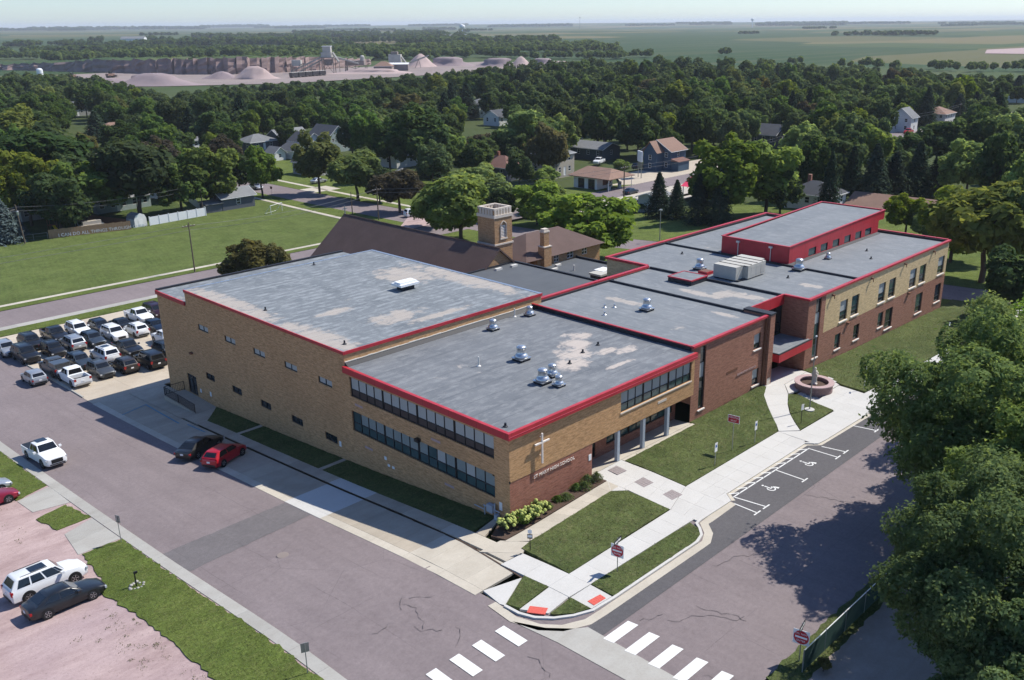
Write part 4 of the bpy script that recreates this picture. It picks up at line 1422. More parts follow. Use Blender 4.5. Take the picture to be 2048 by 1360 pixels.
for a, b, c, d in ((54.2, 79.3, 8.97, 9.25), (54.2, 79.3, 18.1, 18.38)):
    mb.prism([(a, c), (b, c), (b, d), (a, d)], [9.38, 10.13, 10.13, 9.38], [9.45, 10.2, 10.2, 9.45])
mb.box(54.2, 54.48, 9.25, 18.1, 9.33, 9.45)
mb.box(79.02, 79.3, 9.25, 18.1, 10.1, 10.2)
mb.build('coping', 'red_metal', school)
mb = MB()
for y in (15.9, 11.46):
    mb.box(54.0, 54.29, y - .2, y + .2, 8.95, 9.15)
    mb.tube((54.2, y, 7.3), (54.2, y, 8.95), .05)
mb.build('downspout', 'white_flash', school)
MB().prism([(53.82, 8.6), (77.6, 8.6), (77.6, 9.04), (53.82, 9.04)], 7.26, [7.27, 7.27, 7.42, 7.42]).build('cant_strip', 'dark_flash', school)

# --- low roofs towards the church
mb = MB()
mb.wall((24.1, 20.5, 0), (1, 0), (0, -1), 18.2, 0, 4.2)
mb.wall((42.3, 20.5, 0), (0, 1), (1, 0), 21.9, -4, 4.2)
mb.wall((24.1, 42.4, 0), (1, 0), (0, 1), 18.2, -4, 4.2)
mb.wall((42.5, 26.6, 0), (1, 0), (0, -1), 16, -4, 1.3)
mb.wall((58.5, 26.6, 0), (0, 1), (1, 0), 19.3, -5, 1.3)
mb.build('wall', 'brick_tan', school)
MB().box(24.1, 42.4, 20.5, 42.45, 4.1, 4.3).build('roof', 'roof_low', school)
MB().box(42.4, 58.6, 26.6, 45.9, 1.2, 1.4).build('roof', 'roof_low', school)
mb = MB()
mb.box(42.15, 42.45, 20.6, 42.45, 4.3, 4.5)
mb.box(24.1, 42.15, 42.25, 42.45, 4.3, 4.5)
mb.box(58.3, 58.6, 26.6, 45.9, 1.4, 1.7)
mb.build('parapet', 'dark_flash', school)
for x, y, z, a in ((32.0, 39.5, 4.3, .2), (38.0, 41.0, 4.3, .1), (40.6, 40.8, 4.3, .1), (51, 43.3, 1.4, .2), (53, 44.5, 1.4, .1)):
    MB().box(x - .5, x + .5, y - .2, y + .2, z, z + .25).build('roof_vent', 'white_flash', school)
MB().tube((52.5, 41, 1.4), (52.5, 41, 2.2), .12).build('vent_pipe', 'white_flash', school)

# --- things on the roofs
def fan(x, y, z, s=1.0, lbl=None):
    f = MB().box(x - .55 * s, x + .55 * s, y - .55 * s, y + .55 * s, z, z + .22 * s).build('exhaust_fan', 'dark_flash', school)
    MB().prism([(x - .62 * s, y - .62 * s), (x + .62 * s, y - .62 * s), (x + .62 * s, y + .62 * s), (x - .62 * s, y + .62 * s)], z + .22 * s, z + .28 * s).build('curb_cap', 'galv', f)
    MB().lathe([(.56 * s, .28 * s), (.60 * s, .36 * s), (.60 * s, .44 * s), (.44 * s, .62 * s), (.40 * s, .66 * s), (.40 * s, 1.12 * s), (.43 * s, 1.14 * s), (.43 * s, 1.2 * s),
                (.30 * s, 1.30 * s), (.05 * s, 1.33 * s)], (x, y, z), 20).build('fan_hood', 'galv', f, True)


def jack(x, y, z, h=.9, r=.06, m='white_flash'):
    MB().tube((x, y, z), (x, y, z + h), r, n=8).lathe([(.2, 0), (.18, .05), (.08, .12)], (x, y, z), 10).build('vent_pipe', m, school)


for x, y, s in ((20.6, 18.2, .75), (15.1, 17.6, .8), (11.05, 9.8, 1.0), (8.45, 4.8, .95), (10.1, 5.3, .8), (8.85, 3.4, .7)):
    fan(x, y, 7.02, s)
fan(29.05, 10.3, 7.25, .95)
fan(45.8, 15.6, 7.26, 1.0)
fan(53.0, 7.0, 7.26, 1.05)
fan(60.1, 7.1, 7.26, .6)
for x, y in ((7.6, 11.4), (19.3, 19.0)):
    jack(x, y, 7.02, .85)
for x, y in ((.55, .9), (16.0, 7.2), (18.4, 7.5), (13.2, 6.2)):
    jack(x, y, 7.02, .3, .09, 'dark_flash')
for x, y in ((1.9, 35.4), (1.25, 21.4), (15.0, 47.2)):
    jack(x, y, 8.26, .35, .08, 'dark_flash')
for x, y in ((25.1, 12.4), (27.7, 13.3), (27.0, 14.0)):
    jack(x, y, 7.25, .35, .1, 'galv')
for x, y in ((63.5, 3.3), (67.0, 5.5), (49.2, 6.2), (50.6, 21.5), (61.0, 22.0)):
    jack(x, y, 7.258, .3, .09, 'dark_flash')
rv = MB().box(15.0, 16.5, 30.9, 31.9, 8.26, 8.75).build('roof_ventilator', 'dark_flash', school)
MB().prism([(14.55, 30.6), (16.95, 30.6), (16.95, 32.2), (14.55, 32.2)], 8.75, 8.98).prism([(14.7, 30.9), (16.8, 30.9), (16.8, 31.9), (14.7, 31.9)], 8.98, 9.15).build('hood', 'sign_white', rv)
ac = MB().box(43.9, 47.2, 9.6, 12.5, 7.4, 8.85).build('air_handler', 'ac_cream', school)
MB().box(45.4, 49.0, 9.0, 12.0, 7.4, 8.85 - .004).build('cabinet', 'ac_cream', ac)
MB().box(46.6, 49.7, 9.6, 12.6, 7.41, 8.84).build('cabinet', 'ac_cream', ac)
sm = MB()
for x in (45.0, 46.1, 47.3, 48.4):
    sm.box(x, x + .04, 9.02, 12.55, 8.84, 8.90)
sm.build('seam', 'frame_dark', ac)
MB().box(43.95, 49.5, 9.3, 12.4, 7.258, 7.42).build('base_rail', 'dark_flash', ac)
dm = MB()
for x in (46.0, 47.0, 48.0):
    dm.box(x, x + .8, 8.985, 9.0, 7.6, 8.6)
dm.build('access_door', 'plant_pale', ac)
hb = MB().box(39.3, 42.3, 12.2, 15.3, 7.25, 7.8).build('roof_hatch', 'dark_flash', school)
mb = MB()
for a in ((39.25, 42.35, 12.15, 12.3), (39.25, 42.35, 15.2, 15.35), (39.25, 39.4, 12.3, 15.2), (42.2, 42.35, 12.3, 15.2)):
    mb.box(*a, 7.72, 7.86)
mb.build('trim', 'red_metal', hb)
MB().box(39.4, 42.2, 12.3, 15.2, 7.8, 7.82).build('lid', 'roof_new', hb)
hb2 = MB().box(44.0, 45.3, 13.4, 14.6, 7.258, 7.6).build('roof_hatch', 'red_metal', school)
MB().box(44.1, 45.2, 13.5, 14.5, 7.6, 7.64).build('lid', 'shingle_red', hb2)
ru = MB().box(50.2, 52.2, 34.2, 36.0, 1.4, 2.2).build('condenser_unit', 'frame_dark', school)
MB().box(50.05, 52.35, 34.05, 36.15, 2.2, 2.45).build('top_cover', 'ac_cream', ru)
MB().box(51.6, 53.6, 35.0, 36.6, 1.4, 2.5).build('cabinet', 'sign_white', ru)

# --- cross, lettering and small fittings
cr = MB()
cr.box(3.045, 3.155, -.32, -.2, 3.62, 6.02)
cr.box(2.36, 3.045, -.32, -.2, 5.245, 5.355)
cr.box(3.155, 3.84, -.32, -.2, 5.245, 5.355)
cr.tube((3.1, -.2, 4.2), (3.1, 0.0, 4.2), .03).tube((3.1, -.2, 5.7), (3.1, 0.0, 5.7), .03)
o = cr.build('cross', 'stone_white', school)
o['label'] = 'plain pale metal cross on the tan brick front'
lettering('ST MARY HIGH SCHOOL', .37, 'stone_white', school, (4.62, -.06, 2.64), -math.pi / 2, .02, xs=1.1)
lettering('ELEMENTARY SCHOOL', .28, 'quartzite_cap', school, (31.75, .24, 2.72), -math.pi / 2, .015, xs=1.15)
mb = MB()
mb.box(-.35, 0, 10.0, 10.45, 3.15, 3.4)
mb.build('wall_light', 'black_metal', school)
MB().box(-.3, 0, 48.2, 48.6, 1.2, 1.4).build('wall_light', 'fence_brown', school)
for y, z, h in ((14.7, -.05, .3), (14.3, -.55, .22), (13.7, -.55, .22), (21.3, -.95, .5), (.85, .5, .65), (47.4, -3.0, .4), (45.2, -2.85, .5)):
    MB().box(-.03, 0, y, y + .3, z, z + h).build('wall_plate', 'sign_white', school)
MB().box(8.6, 8.9, -.01, .03, 1.7, 2.2).build('wall_plate', 'sign_white', school)
gm = MB().tube((-.25, 2.6, .45), (-.25, .9, .45), .05).tube((-.25, 2.5, -.3), (-.25, 2.5, .45), .05).tube((-.25, 1.4, -.4), (-.25, 1.4, 1.0), .05)
gm.tube((-.25, 3.6, .1), (-.25, 2.5, .1), .04)
gm.box(-.45, -.1, 1.5, 2.1, .2, .8).box(-.45, -.1, 1.0, 1.3, -.2, .2)
gm.build('gas_meter', 'pillar_grey', school)
MB().box(-.06, .02, -.06, .02, 3.0, 3.2).build('corner_light', 'black_metal', school)
# ------------------------------------------------------------------ cars
CAR = {
    # L, W, H, belt, hood front z, cowl z, cowl x, roof front x, roof rear x, rear base x, deck z, ground clearance, wheel r, axle front, axle rear
    'sedan': (4.85, 1.86, 1.46, .93, .70, .95, .95, .30, -1.15, -1.95, .98, .20, .34, 1.45, -1.38),
    'hatch': (4.35, 1.80, 1.50, .95, .74, 1.0, 1.0, .42, -1.55, -2.05, 1.0, .20, .33, 1.32, -1.28),
    'crossover': (4.60, 1.88, 1.68, 1.05, .85, 1.10, 1.05, .50, -1.70, -2.18, 1.1, .24, .36, 1.40, -1.34),
    'suv': (4.95, 1.98, 1.80, 1.12, .95, 1.18, 1.10, .55, -1.98, -2.38, 1.15, .26, .39, 1.50, -1.44),
    'bigsuv': (5.30, 2.04, 1.92, 1.20, 1.04, 1.27, 1.20, .62, -2.25, -2.58, 1.22, .28, .41, 1.62, -1.52),
    'van': (5.10, 1.98, 1.78, 1.10, .86, 1.12, 1.45, .80, -2.05, -2.45, 1.12, .22, .36, 1.62, -1.42),
    'pickup': (5.85, 2.02, 1.92, 1.22, 1.05, 1.28, 1.25, .70, -.75, -.95, 1.18, .30, .42, 1.82, -1.82),
}
_cache = {}


def car_meshes(kind):
    if kind in _cache:
        return _cache[kind]
    L, W, H, belt, hf, hc, xc, xrf, xrr, xr, dk, gc, wr, af, ar = CAR[kind]
    w = W / 2
    out = []
    pick = kind == 'pickup'
    # --- lower body loft
    xe = -L / 2
    st = []
    x_front = L / 2
    ends = [(x_front, .70, gc + .12, hf - .10), (x_front - .06, .84, gc + .02, hf - .04), (x_front - .28, .95, gc, hf), ((x_front + xc) / 2 + .1, .99, gc - .03, (hf + hc) / 2 + .02), (xc, 1.0, gc - .04, hc),
            (xc - .3, 1.0, gc - .04, belt + .01), (0, 1.0, gc - .04, belt)]
    if pick:
        ends += [(xr - .02, 1.0, gc - .04, belt), (xr - .05, 1.0, gc, belt - .04)]
    else:
        ends += [(xr + .7, 1.0, gc - .03, belt + .02), (xr, .985, gc, dk), (xe + .25, .96, gc + .02, dk - .01), (xe + .06, .88, gc + .06, dk - .08), (xe, .76, gc + .14, dk - .2)]
    mb = MB()
    rings = []
    for x, wf, zb, zt in ends:
        ww = w * wf
        half = [(0, zb), (ww * .85, zb), (ww * .97, zb + .10), (ww, zb + (zt - zb) * .45), (ww * .985, zb + (zt - zb) * .78), (ww * .93, zt - .03), (ww * .84, zt), (ww * .4, zt + .025), (0, zt + .03)]
        ring = [(x, yy, zz) for yy, zz in half] + [(x, -yy, zz) for yy, zz in reversed(half[1:-1])]
        rings.append(ring)
    k = len(rings[0])
    b0 = len(mb.v)
    for r in rings:
        mb.v += r
    for i in range(len(rings) - 1):
        for j in range(k):
            jj = (j + 1) % k
            mb.f.append((b0 + i * k + j, b0 + i * k + jj, b0 + (i + 1) * k + jj, b0 + (i + 1) * k + j))
            mb.m.append(0)
    mb.f.append(tuple(b0 + j for j in reversed(range(k))))
    mb.f.append(tuple(b0 + (len(rings) - 1) * k + j for j in range(k)))
    mb.m += [0, 0]
    # --- cabin
    wb, wt = w * .93, w * .76
    sh = H - .07
    low = [(xc, wb * .92), (xc - .25, wb), (xr + .3, wb), (xr, wb * .94)]
    if pick:
        low = [(xc, wb * .92), (xc - .25, wb), (xr + .12, wb), (xr, wb * .97)]
    zl = [hc - .01, belt, belt, dk if not pick else belt]
    mid = [(xrf, wt * .96), (xrf - .25, wt), (xrr + .2, wt), (xrr, wt * .95)]
    top = [(xrf - .14, wt * .82), (xrf - .3, wt * .86), (xrr + .25, wt * .86), (xrr + .14, wt * .8)]
    zm = [sh, sh + .015, sh + .01, sh - .02]
    zt = [H - .02, H, H, H - .03]

    def ring3(pts, zs):
        return [(p[0], p[1], z) for p, z in zip(pts, zs)] + [(p[0], -p[1], z) for p, z in reversed(list(zip(pts, zs)))]
    A, B, C_ = ring3(low, zl), ring3(mid, zm), ring3(top, zt)
    b0 = len(mb.v)
    mb.v += A + B + C_
    for lev in (0, 8):
        for j in range(8):
            jj = (j + 1) % 8
            mb.f.append((b0 + lev + jj, b0 + lev + j, b0 + lev + 8 + j, b0 + lev + 8 + jj))
            mb.m.append(0)
    mb.f.append(tuple(b0 + 16 + j for j in reversed(range(8))))
    mb.m.append(0)
    if pick:
        bz = gc + .28
        rz_ = belt - .03
        mb.box(xe + .05, xr - .05, -w * .99, w * .99, gc + .05, bz + .18)
        mb.box(xe + .05, xr - .05, -w * .99, -w * .86, bz + .18, rz_)
        mb.box(xe + .05, xr - .05, w * .86, w * .99, bz + .18, rz_)
        mb.box(xe, xe + .09, -w * .97, w * .97, gc + .25, rz_ + .01)
        mb.box(xr - .12, xr - .05, -w * .86, w * .86, bz + .18, rz_)
    me = mb.mesh('car_body', ['car_white'])
    me.polygons.foreach_set('use_smooth', [True] * len(me.polygons))
    try:
        me.set_sharp_from_angle(angle=R(38))
    except Exception:
        pass
    out.append(('body', me, None))

    def pan(q, u0, u1, v0, v1, off=.012):
        q = [Vector(p) for p in q]
        n = (q[1] - q[0]).cross(q[3] - q[0]).normalized()

        def P(u, v):
            return (q[0] * (1 - u) + q[1] * u) * (1 - v) + (q[3] * (1 - u) + q[2] * u) * v
        ce = Vector((0, 0, (belt + H) / 2))
        mid_ = P(.5, .5)
        if n.dot(mid_ - Vector((mid_.x * .3, 0, ce.z - .3))) < 0:
            n = -n
        pts = [P(u0, v0), P(u1, v0), P(u1, v1), P(u0, v1)]
        nn_ = (pts[1] - pts[0]).cross(pts[2] - pts[0])
        if nn_.dot(n) < 0:
            pts.reverse()
        return [tuple(p + n * off) for p in pts]

    def glass(nm, q):
        out.append((nm, MB().poly(q).mesh('car_glass', ['glass_car']), None))
    # windscreen & rear
    glass('windshield', pan([A[0], A[7], B[7], B[0]], .04, .96, .10, .97))
    glass('rear_window', pan([A[3], A[4], B[4], B[3]], .08, .92, .22 if not pick else .12, .95))
    for s in (0, 1):
        def I(j):
            return j if s == 0 else 7 - j
        q = [A[I(1)], A[I(2)], B[I(2)], B[I(1)]]
        cuts = {'sedan': [(.0, .46), (.50, .97)], 'hatch': [(.0, .46), (.50, .97)], 'pickup': [(.0, .50), (.55, .97)]}.get(kind, [(.0, .33), (.36, .66), (.69, .99)])
        for c0, c1 in cuts:
            glass('side_window', pan(q, c0 + .01, c1, .12, .94))
        glass('side_window', pan([A[I(0)], A[I(1)], B[I(1)], B[I(0)]], .35, .97, .1, .9))
    # lamps
    for s in (-1, 1):
        out.append(('headlight', MB().box(L / 2 - .16, L / 2 - .035, s * w * .80 - .17, s * w * .80 + .10 * (1 if s < 0 else 1), hf - .24, hf - .10).mesh('lamp', ['lamp_glass']), None))
        rx = xe
        rz0 = (dk if not pick else belt) - .34
        out.append(('taillight', MB().box(rx - .005 if pick else rx + .02, rx + .16, s * w * .84 - .13, s * w * .84 + .13, rz0, rz0 + (.30 if kind in ('suv', 'bigsuv', 'van', 'pickup', 'crossover') else .16)).mesh('lamp', ['tail_red']), None))
        out.append(('mirror', MB().box(xc - .42, xc - .22, s * (w + .12) - .11, s * (w + .12) + .11, belt + .02, belt + .20).mesh('mirror', ['car_black']), 'mirror'))
    out.append(('grille', MB().box(L / 2 - .10, L / 2 + .006, -w * .50, w * .50, gc + .22, hf - .16).box(L / 2 - .12, L / 2 + .012, -w * .66, w * .66, gc + .08, gc + .18).mesh('grille', ['black_metal']), None))
    out.append(('bumper', MB().box(xe - .02 if not pick else xe - .14, xe + .14, -w * .74, w * .74, gc + .10, gc + .28).mesh('bumper', ['rim' if pick else 'black_metal']), None))
    pz = gc + .42 if kind in ('sedan', 'hatch') else gc + .46
    out.append(('license_plate', MB().box(xe - .03, xe, -.16, .16, pz, pz + .16).mesh('plate', ['sign_white']), None))
    if kind in ('suv', 'bigsuv', 'crossover', 'van'):
        for s in (-1, 1):
            out.append(('roof_rail', MB().tube((xrf - .45, s * wt * .84, H + .05), (xrr + .35, s * wt * .84, H + .03), .022, n=6).mesh('rail', ['black_metal']), None))
    if pick:
        out.append(('bed_liner', MB().box(xe + .12, xr - .14, -w * .855, w * .855, gc + .465, gc + .48).mesh('liner', ['black_metal']), None))
    ty = MB()
    pr = [(wr * .62, -.11), (wr * .95, -.12), (wr, -.07), (wr, .07), (wr * .95, .12), (wr * .62, .11)]
    ty.lathe(pr, n=18)
    tym = ty.mesh('tyre', ['tyre'])
    rm = MB().lathe([(wr * .66, -.05), (wr * .66, .108), (wr * .60, .112), (wr * .52, .07), (wr * .16, .07), (wr * .12, .10), (0.01, .10)], n=18)
    for a in range(5):
        an = 2 * math.pi * a / 5
        c, s = math.cos(an), math.sin(an)
        d = wr * .06
        rm.prism([(wr * .12 * c + d * s, wr * .12 * s - d * c), (wr * .6 * c + d * s, wr * .6 * s - d * c), (wr * .6 * c - d * s, wr * .6 * s + d * c), (wr * .12 * c - d * s, wr * .12 * s + d * c)], .06, .112)
    rmm = rm.mesh('rim', ['rim'])
    am = MB().lathe([(wr * 1.16, 0), (wr * 1.16, .02), (0.01, .02)], n=18).mesh('wheel_arch', ['black_metal'])
    out.append(('wheels', (tym, rmm, am, wr, af, ar, w), None))
    _cache[kind] = out
    return out


def car(kind, col, x, y, rz, label, cat='car', group=None, name=None, z=None, far=False, topper=None, sunroof=False, cover=False):
    L = CAR[kind][0]
    hx, hy = math.cos(rz) * L * .3, math.sin(rz) * L * .3
    z0 = gz(x, y) if z is None else z
    zf, zr = gz(x + hx, y + hy), gz(x - hx, y - hy)
    sx, sy = -math.sin(rz) * .8, math.cos(rz) * .8
    zl, zrr = gz(x + sx, y + sy), gz(x - sx, y - sy)
    t_ = thing(name or ('pickup_truck' if kind == 'pickup' else 'parked_car'), label, cat, (x, y, (zf + zr) / 2 + .045), rz, group)
    t_.rotation_euler = (math.atan2(zl - zrr, 1.6), -math.atan2(zf - zr, .6 * L), rz)
    for nm, me, flag in car_meshes(kind):
        if nm == 'wheels':
            tym, rmm, am, wr, af, ar, w = me
            for ax_ in (af, ar):
                for s in (-1, 1):
                    o = put('wheel', tym, t_, (ax_, s * (w - .10), wr))
                    o.rotation_euler = (-s * math.pi / 2, 0, 0)
                    put('rim', rmm, o)
                    if not far:
                        a = put('wheel_arch', am, t_, (ax_, s * (w - .015), wr + .02))
                        a.rotation_euler = (-s * math.pi / 2, 0, 0)
            continue
        if far and nm in ('license_plate', 'mirror', 'grille', 'bumper', 'roof_rail'):
            continue
        o = put(nm, me, t_)
        if nm in ('body',) or flag == 'mirror':
            o.material_slots[0].link = 'OBJECT'
            o.material_slots[0].material = MATS[col]
    L, W, H = CAR[kind][:3]
    if sunroof:
        MB().box(-.9, .1, -.45, .45, H - .005, H + .012).build('sunroof', 'glass_car', t_)
    if cover:
        c = CAR[kind]
        MB().box(-L / 2 + .08, c[9] - .08, -W / 2 * .9, W / 2 * .9, c[3] - .03, c[3] + .02).build('bed_cover', 'black_metal', t_)
    if topper:
        c = CAR[kind]
        MB().prism([(-L / 2 + .08, -W * .45), (c[9] - .08, -W * .45), (c[9] - .08, W * .45), (-L / 2 + .08, W * .45)], c[3] - .03, H - .12).build('bed_topper', topper, t_)
        MB().box(-L / 2 + .05, -L / 2 + .075, -W * .38, W * .38, c[3] + .05, H - .22).build('topper_window', 'glass_car', t_)
    return t_


N_, P_ = -math.pi / 2, math.pi / 2
GA = 'cars parked in rows on the concrete lot'
for a in (
    ('crossover', 'car_silver', -7.9, 84.7, N_, 'silver blue crossover at the street end of the back row by the grass'),
    ('suv', 'car_black', -4.8, 85.0, N_, 'black sport utility parked nose to nose behind the black sedan, back row'),
    ('pickup', 'car_black', -1.5, 85.8, N_, 'black crew cab pickup in the back row beside the grass'),
    ('suv', 'car_white', 1.5, 85.8, N_, 'white sport utility with roof rails in the back row beside the black pickup'),
    ('crossover', 'car_navy', 4.1, 85.0, N_, 'navy crossover in the back row behind the bright white three row utility'),
    ('sedan', 'car_black', 6.6, 84.6, P_, 'black hatchback with roof rails in the back row left of the white pickup'),
    ('pickup', 'car_white', 9.9, 85.8, N_, 'white crew cab pickup in the back row beside the maroon minivan'),
    ('van', 'car_maroon', 12.6, 86.8, N_, 'dark maroon minivan at the building end of the back row'),
    ('bigsuv', 'car_black', -7.1, 79.9, N_, 'big black sport utility at the street end of the second row'),
    ('crossover', 'car_black', -4.0, 79.5, N_, 'shiny black crossover with bright grille between big black utility and silver utility'),
    ('suv', 'car_silver', -1.3, 80.3, P_, 'silver sport utility with its dark rear window toward the camera'),
    ('crossover', 'car_bluegrey', 1.1, 79.9, N_, 'dark slate crossover next to the silver utility in the second row'),
    ('suv', 'car_white', 4.0, 80.1, N_, 'bright white three row utility with black grille in the second row'),
    ('crossover', 'car_white', 6.8, 79.7, P_, 'white compact crossover showing its tail in the second row'),
    ('sedan', 'car_navy', 9.4, 79.6, N_, 'dark blue sedan beside the brick wall in the second row'),
    ('pickup', 'car_white', 7.6, 72.2, P_, 'white pickup half hidden behind the brick corner'),
    ('hatch', 'car_silver', -9.4, 70.2, P_, 'silver hatchback parked alone with its wheels in the street'),
    ('pickup', 'car_grey', -6.5, 71.8, P_, 'grey pickup with a matching bed topper'),
    ('crossover', 'car_bluegrey', -3.6, 71.8, N_, 'blue grey crossover between the grey pickup and the white big utility'),
    ('bigsuv', 'car_white', -.6, 71.7, P_, 'large white sport utility with black sunroof and tail lights showing'),
    ('pickup', 'car_black', 2.3, 71.9, N_, 'black pickup with chrome grille in the third row'),
    ('suv', 'car_black', 5.2, 66.9, N_, 'black car half hidden by the brick corner in the nearest row'),
    ('pickup', 'car_white', -6.4, 66.2, P_, 'white extended cab pickup with black bed in the nearest row'),
    ('crossover', 'car_grey', -3.3, 66.2, N_, 'steel grey crossover facing the camera in the nearest row'),
    ('crossover', 'car_brown', -.7, 65.7, P_, 'dark brown crossover showing its tail in the nearest row'),
    ('bigsuv', 'car_black', 2.1, 65.0, P_, 'big black utility with chrome bumper beside the brick wall, nearest row'),
):
    kw = {}
    if 'topper' in a[5]:
        kw['topper'] = 'car_grey'
    if 'sunroof' in a[5]:
        kw['sunroof'] = True
    car(*a, cat='pickup' if a[0] == 'pickup' else ('van' if a[0] == 'van' else 'car'), group=GA, **kw)
car('pickup', 'car_white', -17.0, 44.3, N_ + .03, 'white crew cab pickup with sunroof parked at the near kerb of the street', 'pickup', sunroof=True, cover=True)
car('suv', 'car_white', -25.4, 19.1, .03, 'white sport utility with long sunroof on the pink gravel', 'car', sunroof=True)
car('sedan', 'car_black', -25.4, 15.75, .02, 'glossy black sedan with chrome window line on the pink gravel', 'car')
car('sedan', 'car_crimson', -23.9, 37.7, .05, 'crimson red car at the edge of the gravel by the grass', 'car')
car('sedan', 'car_silver', -23.6, 40.6, .05, 'silver car behind the crimson car on the gravel', 'car')
car('sedan', 'car_black', -7.0, 33.9, R(24), 'black sedan parked at an angle in the shade of the school', 'car')
car('hatch', 'car_red', -6.6, 30.0, R(24), 'bright red hatchback parked at an angle in the shade of the school', 'car')
car('van', 'car_white', 85.6, 118.0, R(-10), 'white van parked on the gravel pull-off behind the church', 'van', far=True)
car('pickup', 'car_white', 174.5, 140.5, R(200), 'white pickup parked before the dark grey ranch house', 'pickup', far=True)
car('suv', 'car_black', 124.0, 87.6, R(80), 'black car beside the pale blue shed under the spruces', 'car', far=True)
car('sedan', 'car_silver', 82.2, 180.0, N_, 'silver sedan parked along the tree lined street', 'car', far=True)
car('sedan', 'car_silver', 98.5, 175.5, R(10), 'silver sedan in the driveway beside the street trees', 'car', far=True)
car('pickup', 'car_red', 306, 101.5, R(185), 'red pickup parked before the small white gabled house', 'pickup', far=True)
car('sedan', 'car_white', 118.5, 291.0, R(20), 'white sedan far off between the trees on the left', 'car', far=True)
car('suv', 'car_grey', 173, 124, R(5), 'dark grey car in the drive beside the blue house', 'car', far=True)
car('sedan', 'car_navy', 138, 99, R(5), 'dark blue car by the street before the filling station', 'car', far=True)
car('sedan', 'car_white', 131.5, 166, R(5), 'white car behind the brown roofed house', 'car', far=True)

# ------------------------------------------------------------------ ramp by the side door
ramp = thing('access_ramp', 'concrete ramp with dark steel railing at the side door', 'ramp')
zt = -3.72
mb = MB()
mb.prism([(-2.4, 48.2), (-.02, 48.2), (-.02, 51.5), (-2.4, 51.5)], -5.6, zt)
mb.build('landing', 'concrete_old', ramp)
zr = gz(-1.2, 44.6) + .05
mb = MB()
mb.prism([(-2.4, 44.4), (-.02, 44.4), (-.02, 48.2), (-2.4, 48.2)], -6, [zr, zr, zt, zt])
mb.build('slope', 'concrete_old', ramp)
rail = MB()


def railing(a, b, za, zb, nbal):
    a = Vector(a)
    b = Vector(b)
    rail.tube((a.x, a.y, za + 1.0), (b.x, b.y, zb + 1.0), .035, n=6)
    rail.tube((a.x, a.y, za + .12), (b.x, b.y, zb + .12), .03, n=6)
    for i in range(nbal + 1):
        p = a.lerp(b, i / nbal)
        z = za + (zb - za) * i / nbal
        rail.tube((p.x, p.y, z + (0 if i in (0, nbal) else .12)), (p.x, p.y, z + 1.0), .04 if i in (0, nbal) else .018, n=5)


railing((-2.32, 51.4), (-.1, 51.4), zt, zt, 12)
railing((-2.32, 48.2), (-2.32, 51.4), zt, zt, 18)
railing((-2.32, 44.5), (-2.32, 48.2), zr, zt, 24)
rail.build('railing', 'black_metal', ramp)

# ------------------------------------------------------------------ signs
def signpost(name, label, x, y, h, board, mat_, facing, cat='sign', post='post_steel', zb=None, thick=.02):
    t_ = thing(name, label, cat, (x, y, gz(x, y) + .1), facing)
    MB().tube((0, 0, -.2), (0, 0, h), .03, n=6).build('post', post, t_)
    bw, bh, bz = board
    MB().box(.03, .03 + thick, -bw / 2, bw / 2, bz, bz + bh).build('board', mat_, t_)
    return t_


def sign_text(t_, s, size, mat_, z, y=0.0, off=.056):
    o = put('lettering', text_mesh(s, size, mat_, .003), t_, (off, y, z))
    o.rotation_euler = (math.pi / 2, 0, math.pi / 2)
    return o


def disc(mb, r, z, x0, x1, n=28):
    v = [(r * math.cos(2 * math.pi * i / n), r * math.sin(2 * math.pi * i / n)) for i in range(n)]
    b = len(mb.v)
    mb.v += [(x0, a, z + c) for a, c in v] + [(x1, a, z + c) for a, c in v]
    mb.f.append(tuple(b + n + i for i in range(n)))
    mb.m.append(0)
    for i in range(n):
        j = (i + 1) % n
        mb.f.append((b + i, b + j, b + n + j, b + n + i))
        mb.m.append(0)


def do_not_enter(x, y, label, facing):
    t_ = signpost('road_sign', label, x, y, 2.5, (.92, .92, 1.1), 'sign_white', facing)
    m = MB()
    disc(m, .43, 1.56, .05, .056)
    m.build('red_disc', 'sign_red', t_)
    MB().box(.056, .062, -.34, .34, 1.50, 1.62).build('white_bar', 'sign_white', t_)
    sign_text(t_, 'DO NOT', .17, 'sign_white', 1.78, 0, .06)
    sign_text(t_, 'ENTER', .17, 'sign_white', 1.33, 0, .06)
    # one way blade on top, turned along the side street
    bl = MB().box(-.5, .5, -.012, .012, 2.12, 2.46).build('one_way_board', 'sign_black', t_)
    bl.rotation_euler = (0, 0, R(0))
    m = MB()
    for s in (-1, 1):
        yy = s * .016
        pts = [(-.44, 2.29), (-.26, 2.18), (-.26, 2.22), (.42, 2.22), (.42, 2.36), (-.26, 2.36), (-.26, 2.40)]
        m.poly([(a, yy, b) for a, b in (pts if s < 0 else pts[::-1])])
    m.build('arrow', 'sign_white', bl)
    o = put('lettering', text_mesh('ONE WAY', .13, 'sign_black', .001), bl, (.1, -.019, 2.29))
    o.rotation_euler = (math.pi / 2, 0, 0)
    return t_


